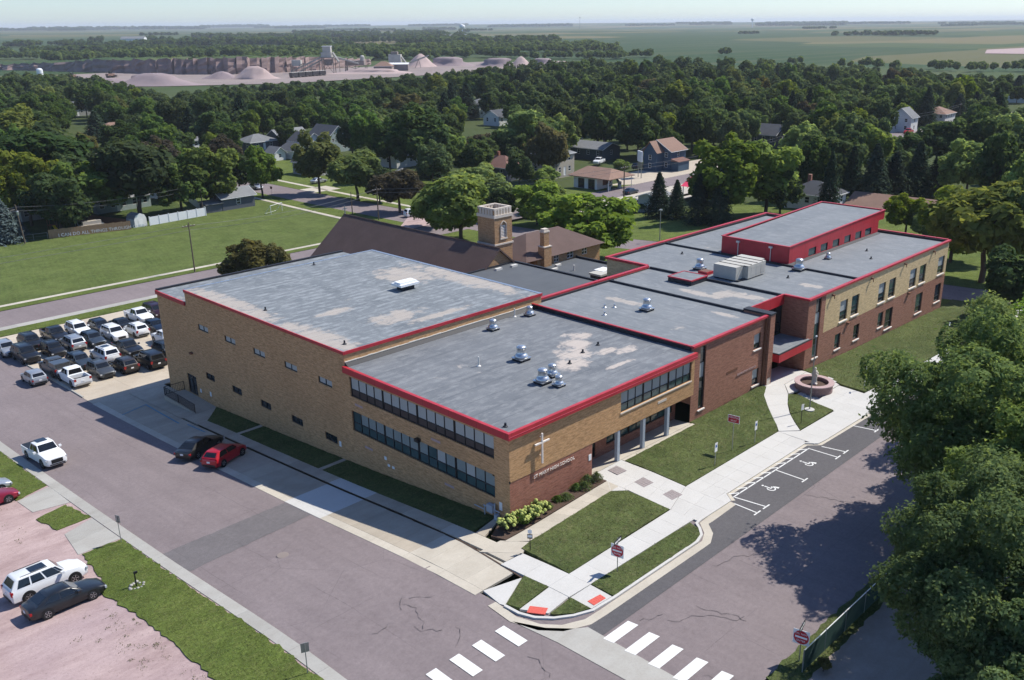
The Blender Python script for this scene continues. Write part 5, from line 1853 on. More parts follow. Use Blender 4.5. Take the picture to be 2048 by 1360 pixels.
do_not_enter(.1, -9.9, 'round red do not enter sign with one way blade on the grass verge', R(192))
do_not_enter(.15, -23.1, 'round red do not enter sign with one way blade beside the mesh fence', R(192))
t_ = signpost('road_sign', 'red wrong way sign standing on the lawn', 20.4, -5.6, 3.25, (1.02, .66, 2.58), 'sign_white', R(190))
MB().box(.052, .058, -.47, .47, 2.62, 3.2).build('red_face', 'sign_red', t_)
sign_text(t_, 'WRONG', .23, 'sign_white', 3.05, 0, .062)
sign_text(t_, 'WAY', .23, 'sign_white', 2.77, 0, .062)
for x, y, lb in ((17.1, -6.1, 'white disabled parking sign on the lawn, nearer the corner'), (22.95, -6.2, 'white disabled parking sign on the lawn beside the wrong way sign')):
    t_ = signpost('parking_sign', lb, x, y, 2.1, (.36, .78, 1.3), 'sign_white', R(-90))
    MB().box(.052, .056, -.11, .11, 1.68, 1.90).build('symbol_panel', 'sign_blue', t_)
t_ = signpost('parking_sign', 'small white sign on the dark post by the flagpole lawn', 29.4, -7.0, 1.9, (.34, .55, 1.35), 'sign_white', R(-100), post='black_metal')
t_ = signpost('street_sign', 'white tee shaped sign post on the wing lawn', 41.2, -7.3, 2.4, (.5, .2, 2.15), 'sign_white', R(-60), post='sign_white')
t_ = signpost('parking_sign', 'small white sign far along the sidewalk', 63.1, -6.9, 2.2, (.35, .5, 1.6), 'sign_white', R(-90))
t_ = signpost('parking_sign', 'small dark sign beside the corner lawn walk', -1.95, -3.9, 1.7, (.36, .34, 1.0), 'sign_black', R(215), post='black_metal')
MB().box(.05, .055, -.15, .15, 1.1, 1.28).build('notice', 'sign_white', t_)
MB().box(.03, .05, -.14, .14, 1.4, 1.68).build('board', 'sign_white', t_)
t_ = signpost('street_sign', 'grey metal sign seen from behind at the gravel driveway', -19.35, 21.7, 2.2, (.45, .6, 1.6), 'post_steel', R(20))
t_ = signpost('street_sign', 'grey metal sign seen from behind at the kerb by the frame edge', -19.35, -3.6, 2.0, (.45, .6, 1.35), 'post_steel', R(65))
t_ = signpost('street_sign', 'red sign on a thin post along the tree lined street', 78.6, 166, 2.6, (.6, .6, 1.9), 'shingle_red', R(200))

# yard hydrant in a ring of stones
hyd = thing('yard_hydrant', 'thin dark hydrant standing in a ring of pale stones', 'hydrant', (-21.4, 14.2, gz(-21.4, 14.2) + .08))
MB().tube((0, 0, 0), (0, 0, 1.0), .05, .04).box(-.05, .2, -.05, .05, .95, 1.1).build('post', 'black_metal', hyd)
for i in range(11):
    a = i * 2 * math.pi / 11
    r = random.Random(i).uniform(.32, .52)
    s = random.Random(i + 50).uniform(.08, .14)
    MB().lathe([(s * .7, 0), (s, s * .35), (s * .7, s * .8), (s * .2, s)], (r * math.cos(a), r * math.sin(a), 0), 7).build('stone', 'concrete_grey', hyd)

# flagpole
fp = thing('flagpole', 'slender white flagpole in front of the round planter', 'flagpole', (32.6, -6.1, gz(32.6, -6.1) + .14))
MB().lathe([(.45, 0), (.45, .08), (.1, .1)], n=20).build('base', 'concrete_white', fp)
MB().tube((0, 0, .08), (0, 0, 7.1), .06, .035, n=8).build('pole', 'post_steel', fp)
MB().lathe([(.02, 0), (.09, .05), (.09, .12), (.02, .17)], (0, 0, 7.08), 10).build('finial', 'sign_white', fp)
MB().tube((0, .09, 1.2), (0, .07, 6.9), .008, n=4).build('halyard', 'wire', fp)

# round planter with statue
px, py = 37.75, -3.75
pzb = gz(px, py)
pl = thing('round_planter', 'round pinkish stone planter wall before the entrance', 'planter', (px, py, pzb))
crs = 6
for k in range(crs):
    n = 34
    for i in range(n):
        a0 = 2 * math.pi * (i + (k % 2) * .5) / n
        a1 = a0 + 2 * math.pi / n - .012
        q = [(1.78 * math.cos(a0), 1.78 * math.sin(a0)), (1.78 * math.cos(a1), 1.78 * math.sin(a1)), (1.45 * math.cos(a1), 1.45 * math.sin(a1)), (1.45 * math.cos(a0), 1.45 * math.sin(a0))]
        MB().prism(q, -.3 + k * .18, -.3 + (k + 1) * .18 - .012).build('stone', 'quartzite', pl)
n = 22
for i in range(n):
    a0 = 2 * math.pi * i / n
    a1 = a0 + 2 * math.pi / n - .006
    am_ = (a0 + a1) / 2
    q = [(1.9 * math.cos(a0), 1.9 * math.sin(a0)), (1.9 * math.cos(am_), 1.9 * math.sin(am_)), (1.9 * math.cos(a1), 1.9 * math.sin(a1)), (1.36 * math.cos(a1), 1.36 * math.sin(a1)), (1.36 * math.cos(am_), 1.36 * math.sin(am_)), (1.36 * math.cos(a0), 1.36 * math.sin(a0))]
    MB().prism(q, .78, .88).build('capstone', 'quartzite_cap', pl)
MB().lathe([(1.46, .3), (1.46, .5), (.8, .56), (.01, .58)], n=24).build('soil', 'mulch', pl)

# robed statue: one continuous carved body
st_ = thing('statue', 'pale stone statue of a robed standing woman holding a child in the planter', 'statue', (px + .1, py + .05, pzb + .56), R(215))
st_.scale = (.86, .86, .84)
prof = [(0.0, .36, .34, 0, 0), (.06, .36, .34, 0, 0), (.12, .31, .28, 0, 0), (.5, .28, .24, 0, 0), (.9, .27, .22, 0, 0), (1.15, .25, .20, .01, 0), (1.35, .27, .20, .01, 0), (1.5, .29, .20, 0, 0), (1.62, .25, .17, 0, 0),
        (1.70, .12, .12, .02, 0), (1.76, .105, .115, .03, 0), (1.84, .13, .14, .04, 0), (1.93, .135, .145, .04, 0), (2.02, .10, .11, .03, 0), (2.07, .03, .03, .02, 0)]
mb = MB()
n = 20
for z, ry, rx, ox, oy in prof:
    for i in range(n):
        a = 2 * math.pi * i / n
        fold = 1 + (.06 * math.sin(7 * a + z * 2) if .08 < z < 1.45 else 0)
        mb.v.append((ox + rx * fold * math.cos(a), oy + ry * fold * math.sin(a), z))
for s in range(len(prof) - 1):
    for i in range(n):
        j = (i + 1) % n
        mb.f.append((s * n + i, s * n + j, (s + 1) * n + j, (s + 1) * n + i))
        mb.m.append(0)
mb.f.append(tuple((len(prof) - 1) * n + i for i in range(n)))
mb.m.append(0)
# arms folded forward and the child they hold
for s in (-1, 1):
    mb.tube((.02, s * .27, 1.46), (.10, s * .33, 1.16), .085, .075, 8)
    mb.tube((.10, s * .33, 1.16), (.32, s * .12, 1.18), .075, .05, 8)
mb.build('figure', 'statue_stone', st_, True)
ch = MB().lathe([(.06, 0), (.12, .05), (.13, .2), (.10, .34), (.045, .38), (.085, .44), (.09, .52), (.03, .60)], (.33, .05, 1.12), 12)
ch.build('child', 'statue_stone', st_, True)
MB().lathe([(.14, 0), (.17, .08), (.10, .2), (.03, .24)], (.34, .1, .0), 10).build('carved_base', 'stone_white', st_, True)

# green windscreen mesh fence under the big trees
mf = thing('mesh_fence', 'chain link fence with dark green screen under the trees', 'fence')
t = NT('green_screen')
t.pbr(t.mix(t.noise(t.pos(), 4.0), (.010, .035, .028), (.022, .055, .045)), 0.8)
xs_ = [-.6 + 2.5 * i for i in range(16)]
for x in xs_:
    z = gz(x, -23.7)
    MB().tube((x, -23.7, z - .1), (x, -23.7, z + 1.55), .035, n=6).build('post', 'post_steel', mf)
for x0, x1 in zip(xs_[:-1], xs_[1:]):
    z0, z1 = gz(x0, -23.7), gz(x1, -23.7)
    MB().prism([(x0 + .04, -23.715), (x1 - .04, -23.715), (x1 - .04, -23.7), (x0 + .04, -23.7)], [z0 + .08, z1 + .08, z1 + .08, z0 + .08], [z0 + 1.42, z1 + 1.42, z1 + 1.42, z0 + 1.42]).build('screen', 'green_screen', mf)
    MB().tube((x0, -23.7, z0 + 1.5), (x1, -23.7, z1 + 1.5), .025, n=6).build('rail', 'sign_white', mf)
pipe = MB().tube((14.6, -27.0, gz(14.6, -27) + .0), (14.6, -27.0, gz(14.6, -27) + 1.0), .05).tube((14.35, -27.0, gz(14.6, -27) + .8), (14.85, -27.0, gz(14.6, -27) + .8), .04)
tag(pipe.build('standpipe', 'sign_white'), 'white cross shaped marker on the bare ground under the trees', 'marker')
# ------------------------------------------------------------------ church behind the gymnasium
church = thing('church', 'brick church with steep brown shingle roof and square bell tower', 'church')
rx_, rz_, ez_ = 39.5, 6.65, -.35
mb = MB()
mb.poly([(31.6, 42.5, -5), (47.4, 42.5, -5), (47.4, 42.5, ez_ + .3), (rx_, 42.5, rz_ - .1), (31.6, 42.5, ez_ + .3)])
mb.poly([(47.4, 76.5, -7), (31.6, 76.5, -7), (31.6, 76.5, ez_ + .3), (rx_, 76.5, rz_ - .1), (47.4, 76.5, ez_ + .3)])
mb.wall((31.6, 42.5, 0), (0, 1), (-1, 0), 34, -7, ez_ + .3)
mb.wall((47.4, 42.5, 0), (0, 1), (1, 0), 34, -7, ez_ + .3)
mb.build('wall', 'brick_church', church)
mb = MB()
for s in (-1, 1):
    a = (rx_ + s * 8.4, 42.1)
    pr = [(rx_, rz_), (rx_ + s * 8.5, ez_ - .1), (rx_ + s * 8.5, ez_ - .32), (rx_, rz_ - .25)]
    y0, y1 = 42.2, 76.9
    b = len(mb.v)
    mb.v += [(p[0], y0, p[1]) for p in pr] + [(p[0], y1, p[1]) for p in pr]
    fs = [(0, 1, 5, 4), (1, 2, 6, 5), (2, 3, 7, 6), (0, 3, 2, 1), (4, 5, 6, 7)]
    for f in fs:
        mb.f.append(tuple(b + i for i in (f if s < 0 else f[::-1])))
        mb.m.append(0)
mb.build('roof', 'shingle_brown', church)
MB().tube((rx_, 42.2, rz_ + .02), (rx_, 76.9, rz_ + .02), .09, n=6).build('ridge_cap', 'shingle_brown', church)
MB().box(rx_ - .06, rx_ + .06, 76.5, 76.62, rz_, rz_ + 1.3).box(rx_ - .4, rx_ + .4, 76.5, 76.62, rz_ + .8, rz_ + .92).build('ridge_cross', 'post_steel', church)
# bell tower
tw = MB()
tx0, tx1, ty0, ty1 = 42.2, 45.45, 46.0, 49.3
tw.wall((tx0, ty0, 0), (1, 0), (0, -1), tx1 - tx0, -5, 9.7, [(1.15, 2.1, 6.85, 8.6)], .25)
tw.wall((tx0, ty0, 0), (0, 1), (-1, 0), ty1 - ty0, -5, 9.7)
tw.wall((tx1, ty0, 0), (0, 1), (1, 0), ty1 - ty0, -5, 9.7)
tw.wall((tx0, ty1, 0), (1, 0), (0, 1), tx1 - tx0, -5, 9.7)
tower = tw.build('bell_tower', 'brick_church', church)
mb = MB()
mb.prism([(tx0 - .12, ty0 - .12), (tx1 + .12, ty0 - .12), (tx1 + .12, ty1 + .12), (tx0 - .12, ty1 + .12)], 5.9, 6.12)
mb.prism([(tx0 - .1, ty0 - .1), (tx1 + .1, ty0 - .1), (tx1 + .1, ty1 + .1), (tx0 - .1, ty1 + .1)], 9.6, 10.0)
mb.build('stone_band', 'stone_pale', tower)
cn = MB()
for (x0, y0, ux, uy) in ((tx0, ty0, 1, 0), (tx0, ty1 - .3, 1, 0), (tx0, ty0 + .3, 0, 1), (tx1 - .3, ty0 + .3, 0, 1)):
    Lh = 3.25 if ux else 2.7
    k = 6 if ux else 5
    for i in range(k):
        a = Lh * (i + .14) / k
        b = Lh * (i + .86) / k
        if ux:
            cn.box(x0 + a, x0 + b, y0, y0 + .3, 10.0, 10.75)
        else:
            cn.box(x0, x0 + .3, y0 + a, y0 + b, 10.0, 10.75)
cn.build('parapet_pier', 'stone_pale', tower)
mb = MB()
mb.box(tx0 + .04, tx1 - .04, ty0 + .06, ty0 + .22, 10.0, 10.6).box(tx0 + .06, tx0 + .22, ty0 + .22, ty1 - .22, 10.0, 10.6).box(tx1 - .22, tx1 - .06, ty0 + .22, ty1 - .22, 10.0, 10.6).box(tx0 + .04, tx1 - .04, ty1 - .22, ty1 - .06, 10.0, 10.6)
mb.build('parapet_brick', 'brick_church', tower)
mb = MB()
for a in ((tx0 + .02, tx1 - .02, ty0 + .02, ty0 + .32), (tx0 + .02, tx1 - .02, ty1 - .32, ty1 - .02), (tx0 + .02, tx0 + .32, ty0 + .32, ty1 - .32), (tx1 - .32, tx1 - .02, ty0 + .32, ty1 - .32)):
    mb.box(*a, 10.75, 10.92)
mb.build('coping', 'stone_pale', tower)
for face in (0,):
    lv = MB()
    for k in range(8):
        z = 6.9 + k * .21
        if face == 0:
            lv.box(tx0 + 1.17, tx0 + 2.08, ty0 + .05, ty0 + .2, z, z + .12)
        else:
            lv.box(tx0 + .05, tx0 + .2, ty0 + 1.22, ty0 + 2.08, z, z + .12)
    lv.build('louver', 'stone_white', tower)
mb = MB()
for s in (-1, 1):
    for k in range(5):
        a0, a1 = k / 5, (k + 1) / 5
        f = lambda a: (tx0 + 1.625 + s * .56 * (1 - a) * (1 + .35 * a), 8.55 + .55 * a ** .8)
        p, q = f(a0), f(a1)
        mb.tube((p[0], ty0 - .03, p[1]), (q[0], ty0 - .03, q[1]), .07, n=6)
mb.tube((tx0 + 1.07, ty0 - .03, 6.8), (tx0 + 1.07, ty0 - .03, 8.55), .07, n=6).tube((tx0 + 2.18, ty0 - .03, 6.8), (tx0 + 2.18, ty0 - .03, 8.55), .07, n=6)
mb.box(tx0 + .95, tx0 + 2.3, ty0 - .12, ty0, 6.62, 6.82)
mb.build('window_surround', 'stone_pale', tower)
# rectory
rect_ = thing('rectory', 'low brick rectory with hipped brown roof beside the bell tower', 'house')
RH = ((50.3, 46.0), (1, 0), (0, -1))
hl = [(3.4, 4.5, 1.5, 2.5), (6.2, 7.6, 1.55, 2.55), (9.5, 10.7, 1.55, 2.55)]
mb = MB()
mb.wall((50.3, 46, 0), (1, 0), (0, -1), 13.6, -5, 2.8, hl, .15)
mb.wall((63.9, 46, 0), (0, 1), (1, 0), 9, -5, 2.8)
mb.wall((50.3, 55, 0), (1, 0), (0, 1), 13.6, -5, 2.8)
mb.wall((50.3, 46, 0), (0, 1), (-1, 0), 9, -5, 2.8)
mb.build('wall', 'brick_church', rect_)
for h in hl:
    window(rect_, *RH, *h, 2, (.5, .5), ('glass_dark', 'glass_dark'), .1, .06, None, 'trim_white')
mb = MB()
e = [(47.5, 45.4), (64.5, 45.4), (64.5, 55.6), (47.5, 55.6)]
r0, r1 = (52.6, 50.5), (59.4, 50.5)
mb.poly([(*e[0], 2.7), (*e[1], 2.7), (*r1, 5.3), (*r0, 5.3)])
mb.poly([(*e[1], 2.7), (*e[2], 2.7), (*r1, 5.3)])
mb.poly([(*e[2], 2.7), (*e[3], 2.7), (*r0, 5.3), (*r1, 5.3)])
mb.poly([(*e[3], 2.7), (*e[0], 2.7), (*r0, 5.3)])
mb.poly([(*e[3], 2.68), (*e[2], 2.68), (*e[1], 2.68), (*e[0], 2.68)])
mb.build('roof', 'shingle_brown', rect_)
ch_ = MB().box(51.0, 52.5, 45.3, 46.5, -3, 4.2).build('chimney', 'brick_church', rect_)
MB().prism([(50.95, 45.25), (52.55, 45.25), (52.55, 46.55), (50.95, 46.55)], 4.2, 4.35).box(51.1, 52.3, 45.45, 46.35, 6.3, 6.5).box(51.25, 52.15, 45.55, 46.25, 6.5, 6.8).build('stone_cap', 'stone_pale', ch_)
MB().box(51.2, 52.2, 45.5, 46.3, 4.35, 6.3).build('stack', 'brick_church', ch_)

# ------------------------------------------------------------------ houses
HOUSES = []


def house(label, x, y, w, d, h, rot, wall_m, roof_m, roof='gable', ridge='x', rise=2.2, over=.45, nw=(3, 2), floors=1, cat='house', name='house', chimney=None, trim='trim_white', base=None, door=True, mat_win='glass_dark'):
    """w along local x, d along local y; windows on the -x and -y sides and the others"""
    z = gz(x, y) if base is None else base
    HOUSES.append((x, y, label))
    t_ = thing(name, label, cat, (x, y, z), rot)
    a, b = w / 2, d / 2
    mb = MB()
    fh = h / floors
    sides = [((-a, -b), (1, 0), (0, -1), w, nw[0]), ((-a, -b), (0, 1), (-1, 0), d, nw[1]), ((-a, b), (1, 0), (0, 1), w, 0), ((a, -b), (0, 1), (1, 0), d, 0)]
    wins = []
    for k, (O, u, n, L, nwin) in enumerate(sides):
        holes = []
        for f in range(floors):
            for i in range(nwin):
                c = L * (i + .5) / nwin
                ww = min(.55, L / nwin * .3)
                holes.append((c - ww, c + ww, f * fh + fh * .36, f * fh + fh * .84))
        if door and k == 0 and nwin >= 2:
            c = L * (nwin // 2) / nwin
            holes.append((c - .5, c + .5, .1, fh * .82))
        mb.wall((*O, 0), u, n, L, -1.2, h, holes, .12)
        wins.append((O, u, n, holes))
    if roof == 'gable':
        if ridge == 'x':
            mb.poly([(-a, b, h), (-a, -b, h), (-a, 0, h + rise)][::-1])
            mb.poly([(a, -b, h), (a, b, h), (a, 0, h + rise)])
        else:
            mb.poly([(-a, -b, h), (a, -b, h), (0, -b, h + rise)])
            mb.poly([(a, b, h), (-a, b, h), (0, b, h + rise)])
    mb.build('wall', wall_m, t_)
    for O, u, n, holes in wins:
        for hh in holes:
            is_door = hh[2] < .2
            wd = window(t_, O, u, n, *hh, 1, (1.0,) if is_door else (.5, .5), (('trim_white',) if is_door else (mat_win, mat_win)), .08, .09, None, trim)
            if is_door:
                wd.name = 'door'
    rb = MB()
    o = over
    th = .16
    if roof == 'gable':
        q = rise / (b if ridge == 'x' else a)
        for s in (-1, 1):
            if ridge == 'x':
                pts = [(-a - o, 0, h + rise + .05), (a + o, 0, h + rise + .05), (a + o, s * (b + o), h - q * o + .05), (-a - o, s * (b + o), h - q * o + .05)]
            else:
                pts = [(0, -b - o, h + rise + .05), (0, b + o, h + rise + .05), (s * (a + o), b + o, h - q * o + .05), (s * (a + o), -b - o, h - q * o + .05)]
            up_ = [(p[0], p[1], p[2] + th) for p in pts]
            n_ = (Vector(pts[1]) - Vector(pts[0])).cross(Vector(pts[2]) - Vector(pts[0]))
            if n_.z < 0:
                pts.reverse()
                up_.reverse()
            k0 = len(rb.v)
            rb.v += pts + up_
            for f in ((3, 2, 1, 0), (4, 5, 6, 7), (0, 1, 5, 4), (1, 2, 6, 5), (2, 3, 7, 6), (3, 0, 4, 7)):
                rb.f.append(tuple(k0 + i for i in f))
                rb.m.append(0)
    else:
        e = [(-a - o, -b - o), (a + o, -b - o), (a + o, b + o), (-a - o, b + o)]
        m_ = min(a, b)
        r0, r1 = ((-a + m_, 0), (a - m_, 0)) if a >= b else ((0, -b + m_), (0, b - m_))
        zt_ = h + rise
        if a >= b:
            rb.poly([(*e[0], h), (*e[1], h), (*r1, zt_), (*r0, zt_)]).poly([(*e[1], h), (*e[2], h), (*r1, zt_)]).poly([(*e[2], h), (*e[3], h), (*r0, zt_), (*r1, zt_)]).poly([(*e[3], h), (*e[0], h), (*r0, zt_)])
        else:
            rb.poly([(*e[0], h), (*e[1], h), (*r0, zt_)]).poly([(*e[1], h), (*e[2], h), (*r1, zt_), (*r0, zt_)]).poly([(*e[2], h), (*e[3], h), (*r1, zt_)]).poly([(*e[3], h), (*e[0], h), (*r0, zt_), (*r1, zt_)])
        rb.prism(e, h - .18, h - .002)
    rf_ = rb.build('roof', roof_m, t_)
    fb = MB()
    if roof == 'gable':
        qv = rise / (b if ridge == 'x' else a)
        for s in (-1, 1):
            if ridge == 'x':
                fb.tube((-a - o - .02, s * (b + o), h - qv * o + .1), (-a - o - .02, 0, h + rise + .1), .09, n=4)
                fb.tube((a + o + .02, s * (b + o), h - qv * o + .1), (a + o + .02, 0, h + rise + .1), .09, n=4)
                fb.tube((-a - o, s * (b + o + .02), h - qv * o + .08), (a + o, s * (b + o + .02), h - qv * o + .08), .09, n=4)
            else:
                fb.tube((s * (a + o), -b - o - .02, h - qv * o + .1), (0, -b - o - .02, h + rise + .1), .09, n=4)
                fb.tube((s * (a + o + .02), -b - o, h - qv * o + .08), (s * (a + o + .02), b + o, h - qv * o + .08), .09, n=4)
    else:
        fb.box(-a - o - .03, a + o + .03, -b - o - .05, -b - o, h - .2, h).box(-a - o - .05, -a - o, -b - o, b + o, h - .2, h)
    fb.build('eave_trim', trim, t_)
    if chimney:
        MB().box(chimney[0] - .35, chimney[0] + .35, chimney[1] - .35, chimney[1] + .35, h, h + rise + 1.0).build('chimney', 'brick_red', rf_)
    return t_


house('brown roofed house with dark siding and white windows', 139, 146, 9, 12, 3.2, R(4), 'siding_dark', 'shingle_red', 'hip', 'y', 2.6, nw=(2, 3), chimney=(0, 1))
hh = house('two storey grey house with hipped roof and square cupola', 150.5, 137.5, 8.5, 9.5, 6.0, R(3), 'siding_tan', 'shingle_grey', 'hip', 'y', 2.0, nw=(2, 2), floors=2)
MB().box(-1.2, 1.2, -1.2, 1.2, 7.3, 8.2).build('cupola', 'siding_tan', hh)
MB().prism([(-1.7, -1.7), (1.7, -1.7), (1.7, 1.7), (-1.7, 1.7)], 8.2, 8.32).lathe([(1.9, 8.32), (.05, 9.0)], n=4).build('cupola_roof', 'shingle_grey', hh)
MB().box(-6.2, -4.26, -4, 0, 0, 4.2).build('porch', 'siding_tan', hh)
house('long dark slate ranch house with grey roof', 187, 154, 9, 15.5, 3.0, R(2), 'siding_slate', 'shingle_grey', 'gable', 'y', 1.6, nw=(1, 4), door=False)
bh = house('blue two storey house with rust brown cross gable roof', 178.5, 119, 7.5, 9.5, 5.6, R(2), 'siding_blue', 'shingle_tan', 'gable', 'x', 2.8, nw=(1, 3), floors=2, door=False)
mb = MB()
mb.wall((-7.2, -2.2, 0), (0, 1), (-1, 0), 4.4, -1, 5.6, [(1.7, 2.7, 3.2, 4.6), (1.7, 2.7, .9, 2.4)], .12)
mb.wall((-7.2, -2.2, 0), (1, 0), (0, -1), 3.5, -1, 5.6)
mb.wall((-7.2, 2.2, 0), (1, 0), (0, 1), 3.5, -1, 5.6)
mb.poly([(-7.2, 2.2, 5.6), (-7.2, -2.2, 5.6), (-7.2, 0, 8.2)])
mb.build('gable_bay', 'siding_blue', bh)
for z in (.9, 3.2):
    window(bh, (-7.2, -2.2), (0, 1), (-1, 0), 1.7, 2.7, z, z + 1.45, 1, (.5, .5), ('glass_dark', 'glass_dark'), .08, .1, None, 'trim_white')
mb = MB()
for s in (-1, 1):
    pts = [(-7.7, 0, 8.4), (0, 0, 8.4), (0, s * 2.7, 5.2), (-7.7, s * 2.7, 5.2)]
    mb.poly(pts if s < 0 else pts[::-1])
mb.build('bay_roof', 'shingle_tan', bh)
MB().box(-3.5, 2, -7.2, -4.78, -1, 2.8).build('side_porch', 'siding_blue', bh)
MB().prism([(-3.8, -7.5), (2.3, -7.5), (2.3, -4.78), (-3.8, -4.78)], 2.8, [2.85, 2.85, 3.5, 3.5]).build('porch_roof', 'shingle_red', bh)

# filling station with a deep roof over the pumps
gs = thing('filling_station', 'white filling station with deep brown roof reaching over its pumps', 'filling station', (141, 112, gz(141, 112)), R(2))
gs.scale = (.64, .64, .85)
G0 = ((-6, -4), (1, 0), (0, -1))
gh = [(3.6, 7.2, 1.0, 2.6), (8.2, 9.2, .05, 2.5)]
mb = MB()
mb.wall((-6, -4, 0), (1, 0), (0, -1), 10, -1, 3.6, gh, .12)
mb.wall((-6, -4, 0), (0, 1), (-1, 0), 12, -1, 3.6, [(1.2, 4.6, .05, 3.0), (6.5, 9.8, .05, 3.0)], .3)
mb.wall((4, -4, 0), (0, 1), (1, 0), 12, -1, 3.6)
mb.wall((-6, 8, 0), (1, 0), (0, 1), 10, -1, 3.6)
mb.build('wall', 'trim_white', gs)
window(gs, *G0, *gh[0], 3, (1.0,), ('shingle_red',), .08, .08)
window(gs, *G0, *gh[1], 1, (1.0,), ('glass_dark',), .08, .08).name = 'door'
for a in ((1.2, 4.6), (6.5, 9.8)):
    window(gs, (-6, -4), (0, 1), (-1, 0), a[0], a[1], .05, 3.0, 3, (.3, .35, .35), ('panel_dark', 'glass_dark', 'panel_dark'), .2, .06).name = 'garage_door'
mb = MB()
e = [(-8, -11.5), (9, -11.5), (9, 9.5), (-8, 9.5)]
mb.poly([(*e[0], 3.75), (*e[1], 3.75), (.5, -6, 6.0)]).poly([(*e[1], 3.75), (*e[2], 3.75), (.5, 6, 6.0), (.5, -6, 6.0)]).poly([(*e[2], 3.75), (*e[3], 3.75), (.5, 6, 6.0)]).poly([(*e[3], 3.75), (*e[0], 3.75), (.5, -6, 6.0), (.5, 6, 6.0)])
mb.prism(e, 3.55, 3.748)
mb.build('roof', 'shingle_tan', gs)
for x, y in ((-7, -10.5), (8, -10.5)):
    MB().tube((x, y, -.5), (x, y, 3.55), .14).build('post', 'trim_white', gs)
for i, x in enumerate((-3.5, 3.0)):
    pm = thing('fuel_pump', 'pale blue fuel pump under the station roof, %s' % ('garage side' if i == 0 else 'street corner side'), 'fuel pump', (141 + x * .64, 112 - 5.4, gz(141, 106)))
    MB().box(-.4, .4, -.3, .3, 0, 1.7).build('cabinet', 'siding_green', pm)
    MB().box(-.34, .34, -.315, -.30, 1.0, 1.5).build('screen', 'glass_dark', pm)
    MB().path([(.42, 0, 1.3), (.55, 0, .7), (.45, 0, .3)], .03).build('hose', 'black_metal', pm)
sg = thing('station_sign', 'white rectangular filling station sign on two poles', 'sign', (160, 113.5, gz(160, 113.5)), R(-30))
MB().tube((0, -1.1, 0), (0, -1.1, 7), .12).tube((0, 1.1, 0), (0, 1.1, 7), .12).build('pole', 'post_steel', sg)
MB().box(-.2, .2, -1.5, 1.5, 4.4, 7.2).build('board', 'sign_white', sg)
MB().box(-.22, .22, -1.3, 1.3, 2.6, 4.2).build('price_board', 'post_green', sg)
house('pale blue shed beneath the spruces', 124.5, 81.5, 6, 5, 3.0, R(8), 'siding_green', 'shingle_grey', 'gable', 'x', .8, nw=(0, 0), door=False, cat='shed', name='shed')
rc_ = thing('red_canopy', 'bright red pitched canopy beyond the spruces', 'canopy', (141, 78, gz(141, 78)), R(5))
mb = MB()
mb.poly([(-5, -5, 3.4), (5, -5, 3.4), (0, -5, 5.0)]).poly([(5, -5, 3.4), (5, 5, 3.4), (0, 5, 5.0), (0, -5, 5.0)]).poly([(-5, 5, 3.4), (-5, -5, 3.4), (0, -5, 5.0), (0, 5, 5.0)]).poly([(5, 5, 3.4), (-5, 5, 3.4), (0, 5, 5.0)])
mb.build('roof', 'canopy_red', rc_)
for x, y in ((-4.5, -4.5), (4.5, -4.5), (4.5, 4.5), (-4.5, 4.5)):
    MB().tube((x, y, -.5), (x, y, 3.4), .12).build('post', 'trim_white', rc_)
house('white two storey house with dark roof behind the red penthouse', 139.5, 50.5, 8, 10, 5.6, R(3), 'siding_white', 'shingle_dark', 'hip', 'y', 2.4, nw=(2, 3), floors=2, chimney=(1, 2), door=False, base=-5.6)
house('long low building with brown roof beyond the end street', 148, 27, 10, 36, 3.0, R(3), 'siding_tan', 'shingle_tan', 'gable', 'y', 2.0, nw=(2, 8), door=False, base=-5.4, cat='building', name='building')
# beyond the field
house('dark grey garage with small white framed window at the field edge', 65, 160.5, 8.4, 5.6, 2.9, R(2), 'siding_dark', 'shingle_grey', 'gable', 'x', 1.5, nw=(1, 0), door=False, cat='garage', name='garage')
ln = thing('lean_to_shed', 'small grey lean-to with pale roof beside the dark garage', 'shed', (58.9, 159.2, gz(58.9, 159.2)))
MB().box(-1.9, 1.9, -1.6, 1.6, -.5, 1.9).build('wall', 'siding_dark', ln)
MB().prism([(-2.2, -2.0), (2.2, -2.0), (2.2, 1.9), (-2.2, 1.9)], [1.9, 1.9, 2.3, 2.3], [2.0, 2.0, 2.45, 2.45]).build('roof', 'shingle_grey', ln)
ws = thing('garden_shed', 'white barn roofed garden shed where the two fences meet', 'shed', (40.3, 156.2, gz(40.3, 156.2)), R(8))
prof_ = [(-1.4, 0), (1.4, 0), (1.4, 1.7), (1.0, 2.5), (0, 2.9), (-1.0, 2.5), (-1.4, 1.7)]
mb = MB()
k = len(prof_)
mb.v += [(-1.5, a, b) for a, b in prof_] + [(1.6, a, b) for a, b in prof_]
mb.f += [tuple(reversed(range(k))), tuple(range(k, 2 * k))]
mb.m += [0, 0]
for i in range(k):
    j = (i + 1) % k
    mb.f.append((i, j, k + j, k + i))
    mb.m.append(1 if 2 <= i <= 5 else 0)
o = mb.build('body', ['siding_white', 'shingle_grey'], ws)
o.rotation_euler = (0, 0, R(90))
MB().box(-.5, .5, -1.53, -1.5, .1, 1.6).build('door', 'trim_white', ws)
house('pale sided house with grey hipped roof behind the wooden fence', 46, 181, 13, 9, 3.0, R(4), 'siding_green', 'shingle_grey', 'hip', 'x', 2.3, nw=(5, 2))
house('small grey roofed house behind the white vinyl fence', 62, 187, 8, 8, 3.0, R(4), 'siding_white', 'shingle_grey', 'gable', 'y', 2.2, nw=(2, 2))
house('dark red shed roof house under the left trees', 26, 184, 10, 8, 2.8, R(4), 'siding_grey', 'shingle_dark', 'gable', 'x', 1.8, nw=(3, 2))
